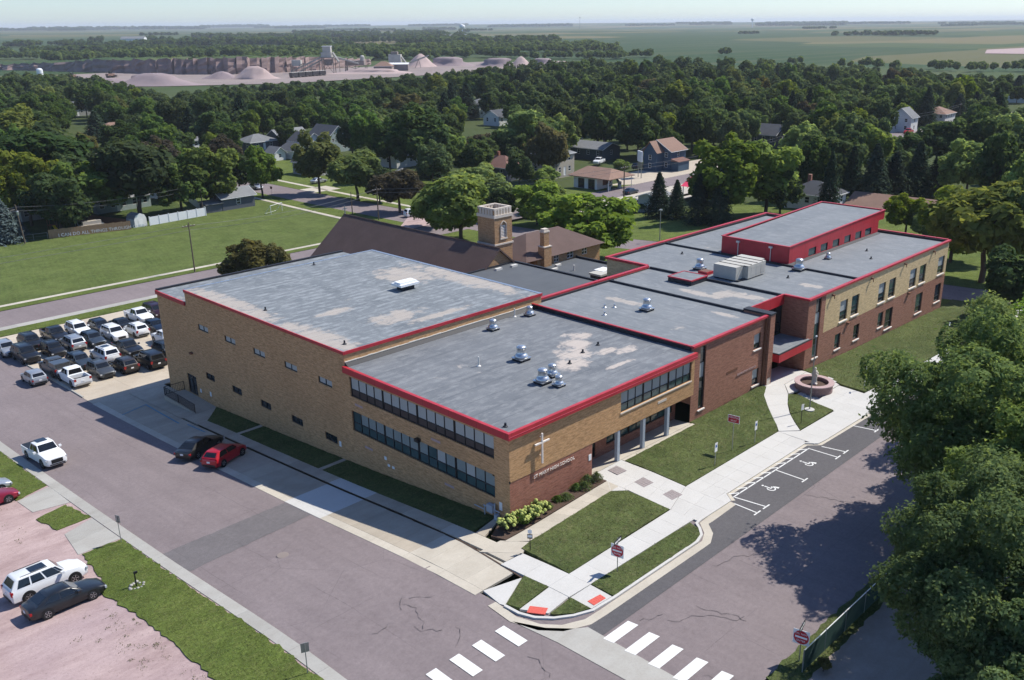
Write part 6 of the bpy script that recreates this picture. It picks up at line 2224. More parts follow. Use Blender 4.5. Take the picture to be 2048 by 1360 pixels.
house('low light blue house beyond the back yards', 66, 236, 12, 8, 2.8, R(4), 'siding_green', 'shingle_grey', 'gable', 'x', 1.8, nw=(3, 2))
house('brown hipped roof house half hidden by trees at far left', 111, 336, 16, 11, 3.2, R(4), 'siding_tan', 'shingle_tan', 'hip', 'x', 2.6, nw=(4, 2))
house('grey hipped roof house in the row beyond the street', 127, 257, 11, 9, 3.0, R(4), 'siding_dark', 'shingle_grey', 'hip', 'x', 2.2, nw=(2, 2))
house('grey gabled house left of the bluish tall gable', 140, 258, 12, 9, 3.2, R(4), 'siding_slate', 'shingle_grey', 'gable', 'x', 2.6, nw=(3, 2))
house('white garage with dark gable roof in the house row', 123.5, 226, 8, 8, 2.8, R(4), 'siding_white', 'shingle_dark', 'gable', 'y', 1.8, nw=(0, 0), door=False, cat='garage', name='garage')
house('tiny white gabled playhouse beside the white garage', 116, 226.5, 4, 5, 2.5, R(4), 'siding_white', 'shingle_grey', 'gable', 'y', 1.6, nw=(1, 0), door=False, cat='shed', name='shed')
house('tall bluish gabled house with white eaves above the row', 142.5, 236, 9, 11, 4.6, R(4), 'siding_green', 'shingle_dark', 'gable', 'y', 3.6, nw=(2, 3), floors=2, door=False)
house('dark roofed house beside the tall bluish gable', 136, 240, 8, 9, 3.4, R(4), 'siding_white', 'shingle_dark', 'gable', 'y', 2.6, nw=(2, 2), door=False)
house('pale blue roofed house between trees on the left', 113, 279, 12, 9, 3.0, R(4), 'siding_white', 'shingle_grey', 'gable', 'x', 1.6, nw=(3, 2))
house('grey house with small front porch behind the street trees', 107.5, 191, 8, 10, 3.6, R(4), 'siding_grey', 'shingle_dark', 'gable', 'y', 2.6, nw=(2, 3))
house('white walled house glimpsed through trees, upper of two', 262, 289, 10, 9, 5.5, R(4), 'siding_white', 'shingle_grey', 'hip', 'x', 2.2, nw=(3, 2), floors=2)
house('white walled house glimpsed through trees, lower of two', 242, 254, 12, 9, 3.4, R(4), 'siding_white', 'shingle_dark', 'gable', 'x', 2.4, nw=(3, 2))
house('low white roofed building between trees near the centre', 137, 188, 12, 8, 2.8, R(4), 'siding_white', 'trim_white', 'gable', 'x', 1.2, nw=(3, 1))
house('small grey hipped garage near the power pole trees', 112, 156, 6, 6, 2.6, R(4), 'siding_white', 'shingle_grey', 'hip', 'x', 1.8, nw=(0, 1), door=False, cat='garage', name='garage')
house('dark house with white gable trim among dense trees', 249, 126, 10, 9, 3.6, R(3), 'siding_slate', 'shingle_dark', 'gable', 'y', 3.0, nw=(2, 3))
house('dark grey house right of the white trimmed dark house', 262, 121, 11, 9, 3.2, R(3), 'siding_dark', 'shingle_dark', 'gable', 'x', 2.4, nw=(3, 2))
house('small steep white gabled house at upper right', 314, 107, 7, 8, 5.4, R(3), 'siding_white', 'shingle_grey', 'gable', 'x', 3.2, nw=(1, 2), floors=2, door=False)
house('low white garage beside the steep white gabled house', 307, 112, 8, 7, 2.8, R(3), 'siding_white', 'shingle_grey', 'gable', 'x', 2.4, nw=(0, 1), door=False, cat='garage', name='garage')
house('white house with hipped brownish roof and porch at upper right', 346, 107, 12, 10, 4.6, R(3), 'siding_white', 'shingle_tan', 'hip', 'x', 2.4, nw=(4, 3), floors=2)
house('teal grey house behind the ranch house', 187, 167, 9, 8, 4.6, R(3), 'siding_green', 'shingle_grey', 'gable', 'y', 2.4, nw=(2, 2), floors=2, door=False)
house('low building with bright blue metal roof at far right', 486, 118, 22, 14, 4.2, R(3), 'siding_white', 'sign_blue', 'gable', 'x', 2.4, nw=(4, 2), cat='building', name='building')
house('white building peeking over trees right of centre', 455, 254, 14, 9, 4.0, R(3), 'siding_white', 'trim_white', 'gable', 'x', 2.0, nw=(4, 2), cat='building', name='building')
house('white roofed house in the far left trees', 137, 448, 14, 10, 4.0, R(3), 'siding_grey', 'shingle_grey', 'gable', 'x', 2.4, nw=(4, 2))

# ------------------------------------------------------------------ fences and yard things
wf = thing('white_fence', 'white vinyl panel fence along the far side of the field', 'fence')
pts = [(42.2 + 2.25 * i, 154.2 + .23 * i) for i in range(7)]
for i, p in enumerate(pts):
    z = gz(*p)
    MB().box(p[0] - .08, p[0] + .08, p[1] - .08, p[1] + .08, z - .2, z + 2.0).build('post', 'fence_white', wf)
for a, b in zip(pts[:-1], pts[1:]):
    z = gz(*a)
    MB().prism([(a[0] + .09, a[1] - .03), (b[0] - .09, b[1] - .03), (b[0] - .09, b[1] + .03), (a[0] + .09, a[1] + .03)], z + .05, z + 1.85).build('panel', 'fence_white', wf)
wf2 = thing('white_fence', 'white vinyl fence run going back between the yards', 'fence')
pts = [(56.0, 156.2), (57.4, 161), (58.8, 166), (60.2, 171), (61.6, 176)]
for a, b in zip(pts[:-1], pts[1:]):
    z = gz(*a)
    MB().prism([(a[0] - .03, a[1]), (a[0] + .03, a[1]), (b[0] + .03, b[1]), (b[0] - .03, b[1])], z + .05, z + 1.85).build('panel', 'fence_white', wf2)
wd = thing('wooden_fence', 'tan wooden board fence with white lettering beyond the field', 'fence')
n = 30
for i in range(n):
    xa = 22.7 + 15.2 * i / n
    xb = 22.7 + 15.2 * (i + 1) / n - .03
    ya = 157.2 - 3.6 * i / n
    z = gz(xa, ya)
    MB().prism([(xa, ya - .03), (xb, ya - .15), (xb, ya - .09), (xa, ya + .03)], z - .1, z + 1.75 + .04 * ((i * 7) % 3)).build('plank', 'fence_wood', wd)
lt = lettering('I CAN DO ALL THINGS THROUGH CHRIST', .92, 'fence_white', wd, (32.6, 154.4, gz(32, 155) + .55), -math.pi / 2 - R(12), .02, xs=.98)
lt.rotation_euler = (math.pi / 2, 0, -R(11.5))
wb_ = thing('brown_fence', 'reddish brown fence running back from the wooden fence', 'fence')
for i in range(8):
    a, b = (38.0 - .9 * i, 156 + 3.2 * i), (38.0 - .9 * (i + 1), 156 + 3.2 * (i + 1))
    z = gz(*a)
    MB().prism([(a[0] - .03, a[1]), (a[0] + .03, a[1]), (b[0] + .03, b[1] - .04), (b[0] - .03, b[1] - .04)], z, z + 1.8).build('panel', 'fence_brown', wb_)
cf = thing('chain_fence', 'grey chain link fence at the left end of the field', 'fence')
pts = [(17.5, 158.4), (20, 157.8), (22.5, 157.3)]
for a in pts:
    MB().tube((*a, gz(*a)), (*a, gz(*a) + 1.3), .04).build('post', 'post_steel', cf)
for a, b in zip(pts[:-1], pts[1:]):
    MB().tube((*a, gz(*a) + 1.28), (*b, gz(*b) + 1.28), .03).tube((*a, gz(*a) + .7), (*b, gz(*b) + .7), .012).build('rail', 'post_steel', cf)
sw = thing('swing_set', 'wooden play set with yellow slide and green awning behind the fence', 'play set', (26.2, 164.8, gz(26, 165)))
for x, y in ((-.7, -.7), (.7, -.7), (.7, .7), (-.7, .7)):
    MB().box(x - .05, x + .05, y - .05, y + .05, 0, 2.6).build('post', 'fence_brown', sw)
MB().box(-.8, .8, -.8, .8, 1.2, 1.3).build('deck', 'fence_brown', sw)
MB().poly([(-.9, -.9, 2.5), (.9, -.9, 2.5), (.9, 0, 3.1), (-.9, 0, 3.1)]).poly([(-.9, 0, 3.1), (.9, 0, 3.1), (.9, .9, 2.5), (-.9, .9, 2.5)]).build('awning', 'green_cloth', sw)
MB().prism([(-.25, -2.8), (.25, -2.8), (.25, -.8), (-.25, -.8)], [.05, .05, 1.15, 1.15], [.2, .2, 1.3, 1.3]).build('slide', 'yellow_plastic', sw)
MB().tube((.8, 0, 2.4), (4.6, 0, 2.4), .06).tube((4.6, 0, 2.4), (4.9, -1.1, 0), .06).tube((4.6, 0, 2.4), (4.9, 1.1, 0), .06).build('swing_frame', 'post_steel', sw)
bt = thing('tan_tarp', 'tan covered pile just behind the wooden fence', 'tarp', (31.5, 157.6, gz(31.5, 157.6)))
MB().prism([(-2.4, -.8), (2.2, -1.0), (2.4, .9), (-2.2, 1.0)], 0, 1.6).prism([(-1.9, -.5), (1.8, -.6), (1.9, .6), (-1.8, .7)], 1.6, 2.3).build('cover', 'siding_tan', bt)
gl = thing('soccer_goal', 'thin white framed goal on the mown field', 'goal', (68.2, 146.5, gz(68.2, 146.5)), R(25))
MB().tube((-2.2, 0, 0), (-2.2, 0, 1.9), .05).tube((2.2, 0, 0), (2.2, 0, 1.9), .05).tube((-2.2, 0, 1.9), (2.2, 0, 1.9), .05).build('frame', 'sign_white', gl)
MB().tube((-2.2, 0, 1.9), (-2.2, 1.6, 0), .04).tube((2.2, 0, 1.9), (2.2, 1.6, 0), .04).tube((-2.2, 1.6, 0), (2.2, 1.6, 0), .04).build('brace', 'sign_white', gl)

# ------------------------------------------------------------------ poles and wires
POLES = {}


def pole(label, x, y, h, r=.14, arm=True, can=False, rot=0.0, tilt=0.0):
    z = gz(x, y)
    t_ = thing('utility_pole', label, 'utility pole', (x, y, z), rot)
    t_.rotation_euler = (0, tilt, rot)
    MB().tube((0, 0, -.3), (0, 0, h), r, r * .7, n=8).build('pole', 'wood_pole', t_)
    if arm:
        MB().box(-1.1, 1.1, -.06, .06, h - .7, h - .56).build('crossarm', 'wood_pole', t_)
        for x_ in (-1.0, -.4, .4, 1.0):
            MB().lathe([(.04, 0), (.06, .06), (.03, .16)], (x_, 0, h - .56), 6).build('insulator', 'stone_white', t_)
    if can:
        MB().lathe([(.22, 0), (.25, .05), (.25, .75), (.15, .85)], (0, -.38, h - 2.0), 10).build('transformer', 'galv', t_)
    return Vector((x, y, z + h - .5))


pA = pole('slim grey pole standing at the near edge of the mown field', 29, 107.6, 8.6, .13, True)
pB = pole('wooden pole with grey transformer at the left end of the field', 17.8, 156.2, 7.8, .16, False, True, 0, -.06)
pC = pole('bare wooden pole at the end of the white fence', 55.6, 156.6, 7.5, .13, False)
pD = pole('tall pole with double crossarm behind the church roof', 77.7, 120.7, 7.2, .15, True)
pE = pole('shorter plain pole left of the crossarm pole behind the church', 77.4, 130, 5.2, .12, False)
pF = pole('tall wooden pole before the filling station', 122, 88.3, 9.6, .17, True)
pG = pole('far crossarm pole in the trees at upper right', 262, 92.5, 10, .16, True)
pH = pole('far crossarm pole left of the red pickup', 205, 92.5, 10, .16, True)
pI = pole('far pole by the white house at upper right', 330, 92.5, 10, .16, True)
pJ = pole('thin pole in the back yard behind the white fence', 44, 164, 4.6, .07, False)
lp = thing('lamp_post', 'grey lamp post on the lawn behind the long wing', 'lamp post', (88.6, 54.2, gz(88.6, 54.2)) if False else (92.5, 56.0, gz(92.5, 56.0)))
MB().tube((0, 0, 0), (0, 0, 5.6), .09, .07).build('post', 'post_steel', lp)
MB().box(-.3, .3, -.2, .2, 5.5, 5.75).build('lamp_head', 'post_steel', lp)


def wire(label, a, b, sag, dz=0.0, r=.03):
    pts = []
    for i in range(15):
        s = i / 14
        p = Vector(a).lerp(Vector(b), s)
        p.z -= sag * 4 * s * (1 - s) - dz
        pts.append(p)
    mb = MB()
    mb.path(pts, r, 4)
    tag(mb.build('overhead_wire', 'wire'), label, 'wire', 'overhead wires')


LW = Vector((-80, 158, pB.z + .6))
for a, b, lb in ((LW, pB, 'wire running left from the transformer pole over the field'), (pB, pC, 'wire strung along the back fences of the field'),
                 (Vector((-80, 122, 1.2)), pA, 'wire crossing low over the mown field at left'), (pA, pD, 'wire from the slim pole to the crossarm pole'),
                 (pD, pF, 'long wire passing above the church trees'), (pF, pH, 'wire going right from the filling station pole'), (pH, pG, 'wire high over the dark spruces at right'), (pG, pI, 'wire above the red pickup at upper right')):
    wire('upper ' + lb, a, b, 1.0)
    wire('lower ' + lb, a + Vector((.6, .6, -.9)), b + Vector((.6, .6, -.9)), 1.1)
# ------------------------------------------------------------------ trees
def card_mesh(name, P, Nn, size, asp, tint, mat_, r_):
    """many small leaf sprays: one bent quad each, P centres, Nn normals"""
    n = len(P)
    Nn = Nn / np.linalg.norm(Nn, axis=1, keepdims=True)
    a = np.cross(Nn, r_.normal(size=(n, 3)))
    a /= np.linalg.norm(a, axis=1, keepdims=True)
    b = np.cross(Nn, a)
    s = size[:, None]
    w = (size * asp)[:, None]
    bend = Nn * s * 0.18
    k = r_.uniform(-.25, .25, (n, 1))
    v = np.stack([P - a * s, P - b * w + a * s * k + bend, P + a * s, P + b * w - a * s * k + bend], 1).reshape(-1, 3)
    me = bpy.data.meshes.new(name)
    me.vertices.add(4 * n)
    me.vertices.foreach_set('co', v.ravel())
    me.loops.add(4 * n)
    me.loops.foreach_set('vertex_index', np.arange(4 * n, dtype=np.int32))
    me.polygons.add(n)
    me.polygons.foreach_set('loop_start', np.arange(0, 4 * n, 4, dtype=np.int32))
    me.update(calc_edges=True)
    at = me.attributes.new('tint', 'FLOAT', 'FACE')
    at.data.foreach_set('value', tint.astype(np.float32))
    me.materials.append(MATS[mat_])
    return me


def crown_points(seed, n, R_, H_, z0, lobes=16, spread=.62, lr=(.34, .5)):
    """points and outward normals spread over a heap of leafy lobes inside a crown of radius R_ from z0 to H_"""
    r_ = np.random.default_rng(seed)
    cz = (z0 + H_) / 2
    hz = (H_ - z0) / 2
    c, rad = [], []
    for i in range(lobes):
        d = r_.normal(size=3)
        d /= np.linalg.norm(d)
        k = spread * r_.uniform(.55, 1.08)
        if d[2] < -.55:
            d[2] *= .5
        q = r_.uniform(*lr)
        c.append((d[0] * R_ * k, d[1] * R_ * k, cz + d[2] * hz * k))
        rad.append(q)
    c.append((0, 0, cz + .1 * hz))
    rad.append(.55)
    c = np.array(c)
    rad = np.array(rad)
    rr = np.stack([rad * R_, rad * R_, rad * hz * .92], 1)
    m = int(n * 2.2)
    w = rad ** 2 / (rad ** 2).sum()
    li = r_.choice(len(rad), m, p=w)
    d = r_.normal(size=(m, 3))
    d /= np.linalg.norm(d, axis=1, keepdims=True)
    # clumpy shell: sub-lobes push the surface in and out
    bump = .88 + .16 * np.sin(d[:, 0] * 7 + li) * np.sin(d[:, 1] * 6 + 2 * li) * np.sin(d[:, 2] * 7 + 3 * li) + r_.uniform(-.16, .10, m) + (r_.random(m) < .12) * r_.uniform(0, .22, m)
    P = c[li] + d * rr[li] * bump[:, None]
    inside = np.zeros(m, bool)
    for k in range(len(rad)):
        q = (((P - c[k]) / (rr[k] * .78)) ** 2).sum(1) < 1
        inside |= q & (li != k)
    ok = np.where(~inside | (r_.random(m) < .06))[0][:n]
    P, d, li = P[ok], d[ok], li[ok]
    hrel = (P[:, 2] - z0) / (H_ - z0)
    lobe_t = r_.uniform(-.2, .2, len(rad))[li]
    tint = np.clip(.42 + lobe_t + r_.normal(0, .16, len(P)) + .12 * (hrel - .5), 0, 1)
    N_c = d * .75 + r_.normal(size=d.shape) * .55 + np.array([0, 0, .6])
    return P, N_c, tint, c, r_


def trunk_mesh(R_, H_, z0, cs, r0, seed):
    mb = MB()
    rr = random.Random(seed)
    top = z0 + (H_ - z0) * .45
    p = Vector((0, 0, -.4))
    pts = [p]
    for i in range(4):
        pts.append(Vector((rr.uniform(-.15, .15) * R_ * .2, rr.uniform(-.15, .15) * R_ * .2, top * (i + 1) / 4)))
    for i in range(4):
        mb.tube(pts[i], pts[i + 1], r0 * (1 - .17 * i), r0 * (1 - .17 * (i + 1)), 8)
    for c in cs[:10]:
        b = pts[2].lerp(pts[4], rr.uniform(0, .9))
        m_ = b.lerp(Vector(c), .5) + Vector((0, 0, -.08 * R_))
        mb.tube(b, m_, r0 * .45, r0 * .28, 6)
        mb.tube(m_, Vector(c), r0 * .28, r0 * .1, 5)
    me = mb.mesh('trunk', 'bark')
    return me


PROTO = []
for k in range(6):
    if k in (1, 3, 5):
        P, Nn, tn, cs, r_ = crown_points(100 + k, 5200, 1.0, 2.25, .26 if k < 2 else .1, lobes=40, spread=.80, lr=(.15, .30))
    else:
        P, Nn, tn, cs, r_ = crown_points(100 + k, 4800, 1.0, 2.2, .26 if k < 2 else .08, lobes=16 + 2 * k, spread=.64 + .02 * k, lr=(.24, .44))
    P = P * (1 + .07 * (np.sin(P[:, :1] * 6 + k) * np.sin(P[:, 1:2] * 7 + 2) * np.sin(P[:, 2:] * 5)))
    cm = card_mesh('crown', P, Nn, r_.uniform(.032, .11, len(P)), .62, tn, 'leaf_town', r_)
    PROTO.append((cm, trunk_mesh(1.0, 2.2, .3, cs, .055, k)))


def spruce_proto(seed, n=5200):
    r_ = np.random.default_rng(seed)
    t_ = r_.random(n) ** .75
    z = .06 + (1 - t_) * .94
    lay = np.floor(z * 15) / 15
    f = z * 15 - np.floor(z * 15)
    prof = (1.0 - lay) ** .85 * (1.05 - .45 * f)
    ang = r_.uniform(0, 2 * np.pi, n)
    br = 1 + .22 * np.sin(ang * 9 + lay * 40) + .1 * r_.normal(size=n)
    rad = prof * br * np.sqrt(r_.uniform(.25, 1.0, n))
    P = np.stack([rad * np.cos(ang), rad * np.sin(ang), z * 1.0 - .04 * rad], 1)
    P[:, 2] *= 3.2
    Nn = np.stack([np.cos(ang) * .5, np.sin(ang) * .5, np.full(n, .9)], 1) + r_.normal(size=(n, 3)) * .35
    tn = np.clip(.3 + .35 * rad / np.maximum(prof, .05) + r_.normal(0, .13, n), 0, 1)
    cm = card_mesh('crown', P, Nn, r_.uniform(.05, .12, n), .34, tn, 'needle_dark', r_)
    return cm, MB().tube((0, 0, -.2), (0, 0, 3.0), .07, .01, 7).mesh('trunk', 'bark')


SPR = [spruce_proto(5), spruce_proto(6), spruce_proto(9)]
LEAF = {'T': 'leaf_town', 'M': 'leaf_maple', 'D': 'leaf_dark', 'B': 'leaf_bright', 'Y': 'leaf_yellow', 'O': 'leaf_olive', 'P': 'leaf_plum', 'S': 'needle_dark', 'L': 'needle_blue'}
TREES = [
    (77.0, -9.2, 4.5, 9.1, 'D', 'dark leafy tree beside the sidewalk at the end of the cream wing'), 
    (96.1, -3.7, 4.4, 15.4, 'M', 'tall leafy tree by the end street, right edge of frame'), 
    (95.6, 0.9, 8.6, 15.7, 'Y', 'big yellow green tree at the corner of the end street'), 
    (71.4, 54.5, 7.9, 12.0, 'M', 'wide green tree beside the rectory'), (36.2, 91.8, 2.4, 6.2, 'O', 'small reddish olive tree behind the gymnasium roof'), 
    (32.8, 94.2, 4.3, 6.8, 'O', 'dense olive tree above the gymnasium roof edge'), 
    (106.2, 9.2, 6.1, 11.9, 'Y', 'yellow green tree left of the big yellow green tree'), 
    (30.2, 97.3, 2.2, 3.8, 'O', 'low olive shrub like tree left of the two above the gymnasium roof'), 
    (120.3, 19.0, 3.3, 6.0, 'M', 'small green tree before the long brown roof'), 
    (122.4, 23.5, 4.1, 7.5, 'B', 'bright green tree beside the red penthouse end'), (74.7, 90.6, 8.1, 13.3, 'M', 'broad green tree behind the bell tower'), 
    (111.5, 55.9, 3.0, 10.8, 'S', 'dark spruce at the right end of the spruce row on the lawn'), 
    (110.5, 60.1, 3.1, 9.8, 'S', 'dark spruce third in the lawn row'), (116.2, 58.8, 7.8, 16.7, 'B', 'tall bright green tree behind the spruce row'), 
    (95.5, 89.8, 5.8, 9.1, 'M', 'dark leafy tree right of the bell tower'), (114.5, 68.3, 2.7, 8.0, 'S', 'smaller dark spruce second in the lawn row'), 
    (80.0, 105.3, 4.8, 9.6, 'B'), (143.4, 10.7, 4.2, 14.3, 'M', 'leafy tree at the right edge above the yellow green tree'), 
    (125.2, 53.9, 7.4, 15.1, 'M', 'broad green tree right of the tall tree behind the spruces'), (126.7, 51.3, 4.2, 9.8, 'D'), 
    (132.4, 43.8, 2.9, 12.6, 'S', 'slim dark spruce beside the white two storey house'), 
    (115.1, 73.3, 3.3, 9.4, 'S', 'dark spruce nearest the pale blue shed'), (95.2, 99.3, 3.8, 7.3, 'D'), 
    (151.1, 18.2, 5.0, 16.9, 'D', 'dark round tree high at the right edge'), (107.5, 97.6, 4.5, 8.1, 'M'), (99.0, 108.1, 5.1, 9.2, 'M'), 
    (86.2, 124.2, 6.4, 10.8, 'P', 'purple leaved tree on the street corner'), 
    (151.2, 43.1, 4.3, 12.4, 'S', 'broad dark spruce behind the white two storey house'), 
    (15.6, 160.2, 4.1, 8.8, 'L', 'blue spruce at the left edge of frame'), (147.2, 55.7, 4.7, 13.7, 'D'), 
    (145.6, 59.7, 4.7, 10.7, 'M', 'green tree left of the slim spruce and white house'), 
    (151.5, 48.4, 3.5, 11.6, 'S', 'dark spruce right behind the white house roof'), 
    (156.5, 41.0, 4.1, 10.5, 'S', 'dark spruce behind the long brown roof'), (142.5, 70.7, 5.3, 12.0, 'M'), 
    (19.9, 166.3, 2.3, 4.0, 'L', 'small blue spruce by the transformer pole'), (165.0, 28.7, 6.0, 13.4, 'M', 'green tree beyond the long brown roof'), 
    (162.4, 38.5, 4.2, 12.1, 'S', 'tall dark spruce above the bright tree by the penthouse'), 
    (33.1, 164.7, 7.9, 12.7, 'M', 'leafy tree leaning over the wooden fence'), 
    (44.0, 162.1, 10.1, 19.5, 'D', 'towering dark maple behind the white vinyl fence'), 
    (108.0, 123.0, 6.7, 8.7, 'M', 'green tree behind the broad tree at the tower'), 
    (168.1, 36.4, 3.7, 9.7, 'S', 'dark spruce rightmost of those behind the brown roof'), (91.3, 138.5, 3.7, 8.7, 'D'), 
    (60.7, 160.6, 7.2, 15.0, 'B', 'bright green tree beside the dark garage'), (33.9, 173.5, 6.9, 14.9, 'D'), 
    (89.9, 145.7, 7.3, 12.8, 'B', 'bright green street tree right of the yellow one'), (172.0, 61.1, 5.8, 13.9, 'D'), (45.0, 179.1, 7.2, 13.5, 'M'), 
    (132.2, 122.7, 3.9, 5.6, 'M', 'small round tree by the filling station wall'), 
    (128.0, 127.7, 4.0, 9.9, 'D', 'narrow dark tree beside the brown roofed house'), (76.5, 167.0, 5.0, 11.9, 'M', 'street tree shading the silver sedan'), 
    (34.3, 186.6, 12.6, 20.8, 'D', 'huge spreading dark tree above the wooden fence'), 
    (89.1, 160.7, 6.3, 14.5, 'Y', 'yellow green street tree beside the cross street'), (182.7, 58.4, 6.1, 14.2, 'M'), (60.4, 180.7, 5.4, 11.8, 'D'), 
    (78.6, 181.9, 4.9, 10.0, 'D'), (194.2, 55.8, 6.3, 10.9, 'D'), (70.9, 191.3, 6.4, 11.3, 'M'), (189.0, 81.2, 6.4, 14.1, 'M'), 
    (164.4, 124.0, 2.9, 3.7, 'M'), (207.5, 50.9, 6.5, 13.7, 'D'), (33.9, 211.9, 8.0, 14.3, 'D'), (125.5, 165.4, 9.5, 19.4, 'D'), 
    (212.6, 42.6, 6.6, 14.7, 'D'), (133.2, 163.6, 5.2, 12.4, 'M'), (218.6, 52.6, 7.6, 11.6, 'M'), (126.1, 180.1, 6.1, 14.7, 'D'), 
    (226.2, 39.6, 7.6, 13.9, 'M'), (159.8, 155.3, 9.3, 17.1, 'M'), (155.1, 161.4, 5.4, 11.5, 'D'), (173.3, 156.5, 6.8, 14.0, 'M'), 
    (91.4, 238.6, 5.1, 10.4, 'D'), (87.4, 243.8, 6.0, 11.8, 'D'), (138.8, 217.1, 5.3, 12.5, 'D'), (79.2, 253.8, 7.9, 13.3, 'D'), 
    (164.7, 205.7, 7.9, 12.9, 'D'), (110.3, 252.1, 7.7, 15.0, 'D'), (57.3, 280.0, 10.1, 18.6, 'Y'), (68.3, 304.2, 11.9, 15.3, 'D'), 
    (285.3, 138.8, 4.6, 15.3, 'S'), (297.2, 137.9, 4.2, 15.6, 'S'), (331.4, 105.6, 4.9, 15.7, 'S'), (309.0, 155.7, 5.5, 15.5, 'S'), 
    (26.1, 159.8, 6.6, 12.7, 'T'), (24.9, 173.7, 6.7, 16.9, 'Y'), (143.7, 132.1, 6.5, 15.6, 'O'), (191.7, 139.2, 6.9, 14.9, 'T'), 
    (201.1, 161.2, 6.8, 17.1, 'T'), (53.0, 161.5, 6.2, 12.3, 'T'), (209.6, 129.0, 6.4, 15.7, 'T'), (116.7, 149.1, 5.2, 11.5, 'T'), 
    (126.5, 191.6, 6.7, 16.6, 'T'), (128.4, 145.0, 5.4, 11.5, 'T'), (196.3, 130.0, 4.7, 9.5, 'T'), (213.0, 118.5, 5.2, 12.8, 'T'), 
    (265.6, 95.0, 6.3, 15.9, 'T'), (180.7, 162.7, 7.2, 18.3, 'T'), (129.4, 266.8, 5.8, 13.0, 'B'), (158.2, 275.6, 6.4, 12.7, 'T'), 
    (228.3, 94.9, 7.1, 16.9, 'T'), (200.3, 142.7, 6.8, 17.6, 'T'), (234.0, 126.2, 5.5, 12.7, 'T'), (118.0, 286.7, 5.8, 13.4, 'S'), 
    (144.2, 282.5, 5.8, 14.3, 'T'), (151.5, 153.1, 5.1, 10.6, 'T'), (100.8, 328.5, 5.8, 11.3, 'S'), (291.4, 197.6, 7.2, 17.0, 'Y'), 
    (117.7, 297.0, 6.6, 16.3, 'T'), (156.0, 56.9, 7.0, 13.9, 'T'), (270.8, 144.6, 6.1, 15.7, 'T'), (149.9, 242.1, 5.2, 12.0, 'T'), 
    (134.5, 250.0, 4.4, 8.8, 'T'), (73.1, 214.9, 6.7, 15.3, 'T'), (92.1, 212.6, 5.8, 11.1, 'P'), (127.0, 292.6, 6.7, 17.4, 'T'), 
    (91.9, 369.4, 7.0, 16.8, 'T'), (94.9, 267.6, 6.5, 14.3, 'T'), (117.1, 346.9, 6.7, 12.8, 'T'), (206.0, 76.3, 6.0, 15.1, 'T'), 
    (104.3, 235.4, 6.5, 12.4, 'T'), (255.7, 276.5, 4.8, 12.0, 'T'), (266.5, 129.0, 5.9, 12.9, 'T'), (257.5, 145.4, 6.3, 15.6, 'T'), 
    (252.3, 287.3, 6.8, 15.4, 'S'), (278.2, 302.2, 7.1, 17.8, 'T'), (294.5, 129.2, 7.0, 17.5, 'T'), (225.3, 219.2, 6.7, 16.5, 'T'), 
    (123.0, 334.3, 6.8, 15.2, 'T'), (141.7, 292.8, 7.1, 16.2, 'S'), (154.8, 285.5, 6.4, 13.4, 'T'), (158.4, 257.7, 5.7, 13.8, 'T'), 
    (248.8, 206.9, 7.0, 17.6, 'S'), (173.8, 316.7, 6.3, 16.0, 'T'), (326.1, 113.7, 5.1, 9.8, 'B'), (295.5, 254.8, 6.9, 17.5, 'T'), 
    (394.3, 119.2, 5.8, 14.3, 'Y'), (199.8, 269.2, 6.6, 14.5, 'O'), (329.8, 234.4, 7.2, 17.8, 'T'), (138.2, 435.1, 5.7, 14.0, 'T'), 
    (284.1, 204.8, 5.7, 14.9, 'T'), (345.5, 119.2, 6.9, 15.7, 'T'), (276.9, 172.2, 6.9, 16.3, 'T'), (212.6, 256.1, 5.6, 14.4, 'S'), 
    (238.9, 281.9, 6.4, 16.3, 'S'), (197.6, 336.9, 6.1, 15.6, 'T'), (175.4, 258.5, 6.5, 15.6, 'T'), (302.3, 368.7, 6.3, 15.0, 'Y'), 
    (378.3, 110.5, 5.1, 10.1, 'S'), (331.9, 79.0, 6.1, 13.2, 'S'), (247.0, 229.2, 7.1, 16.7, 'T'), (132.4, 398.3, 6.6, 14.6, 'T'), 
    (407.2, 120.7, 6.9, 16.4, 'B'), (138.3, 415.1, 6.9, 17.8, 'T'), (437.7, 261.8, 6.8, 16.6, 'Y'), (337.3, 111.2, 5.7, 14.4, 'T'), 
    (358.1, 134.7, 7.1, 14.5, 'T'), (221.2, 309.1, 6.9, 14.7, 'T'), (433.3, 175.8, 6.6, 16.0, 'T'), (220.2, 89.6, 5.7, 13.5, 'B'), 
    (244.2, 113.2, 4.8, 11.7, 'T'), (317.1, 181.5, 6.8, 16.6, 'Y'), (226.9, 348.2, 6.3, 15.5, 'T'), (146.4, 463.2, 6.4, 15.8, 'T'), 
    (341.6, 208.3, 6.8, 16.7, 'T'), (142.4, 156.0, 4.3, 10.0, 'T'), (281.1, 221.4, 6.4, 14.8, 'B'), (206.7, 330.2, 6.3, 14.1, 'T'), 
    (399.4, 170.5, 6.9, 14.9, 'T'), (335.7, 169.2, 7.0, 17.1, 'Y'), (234.2, 309.4, 6.8, 15.8, 'T'), (269.1, 282.9, 6.2, 11.8, 'T'), 
    (349.0, 281.7, 6.9, 17.7, 'T'), (417.0, 233.7, 6.9, 17.3, 'T'), (76.3, 274.9, 4.3, 9.3, 'O'), (187.3, 222.9, 5.6, 12.5, 'B'), 
    (285.7, 110.2, 5.8, 14.2, 'T'), (287.4, 183.1, 6.8, 16.7, 'T'), (186.1, 312.1, 6.0, 12.4, 'T'), (216.5, 136.1, 6.2, 15.8, 'T'), 
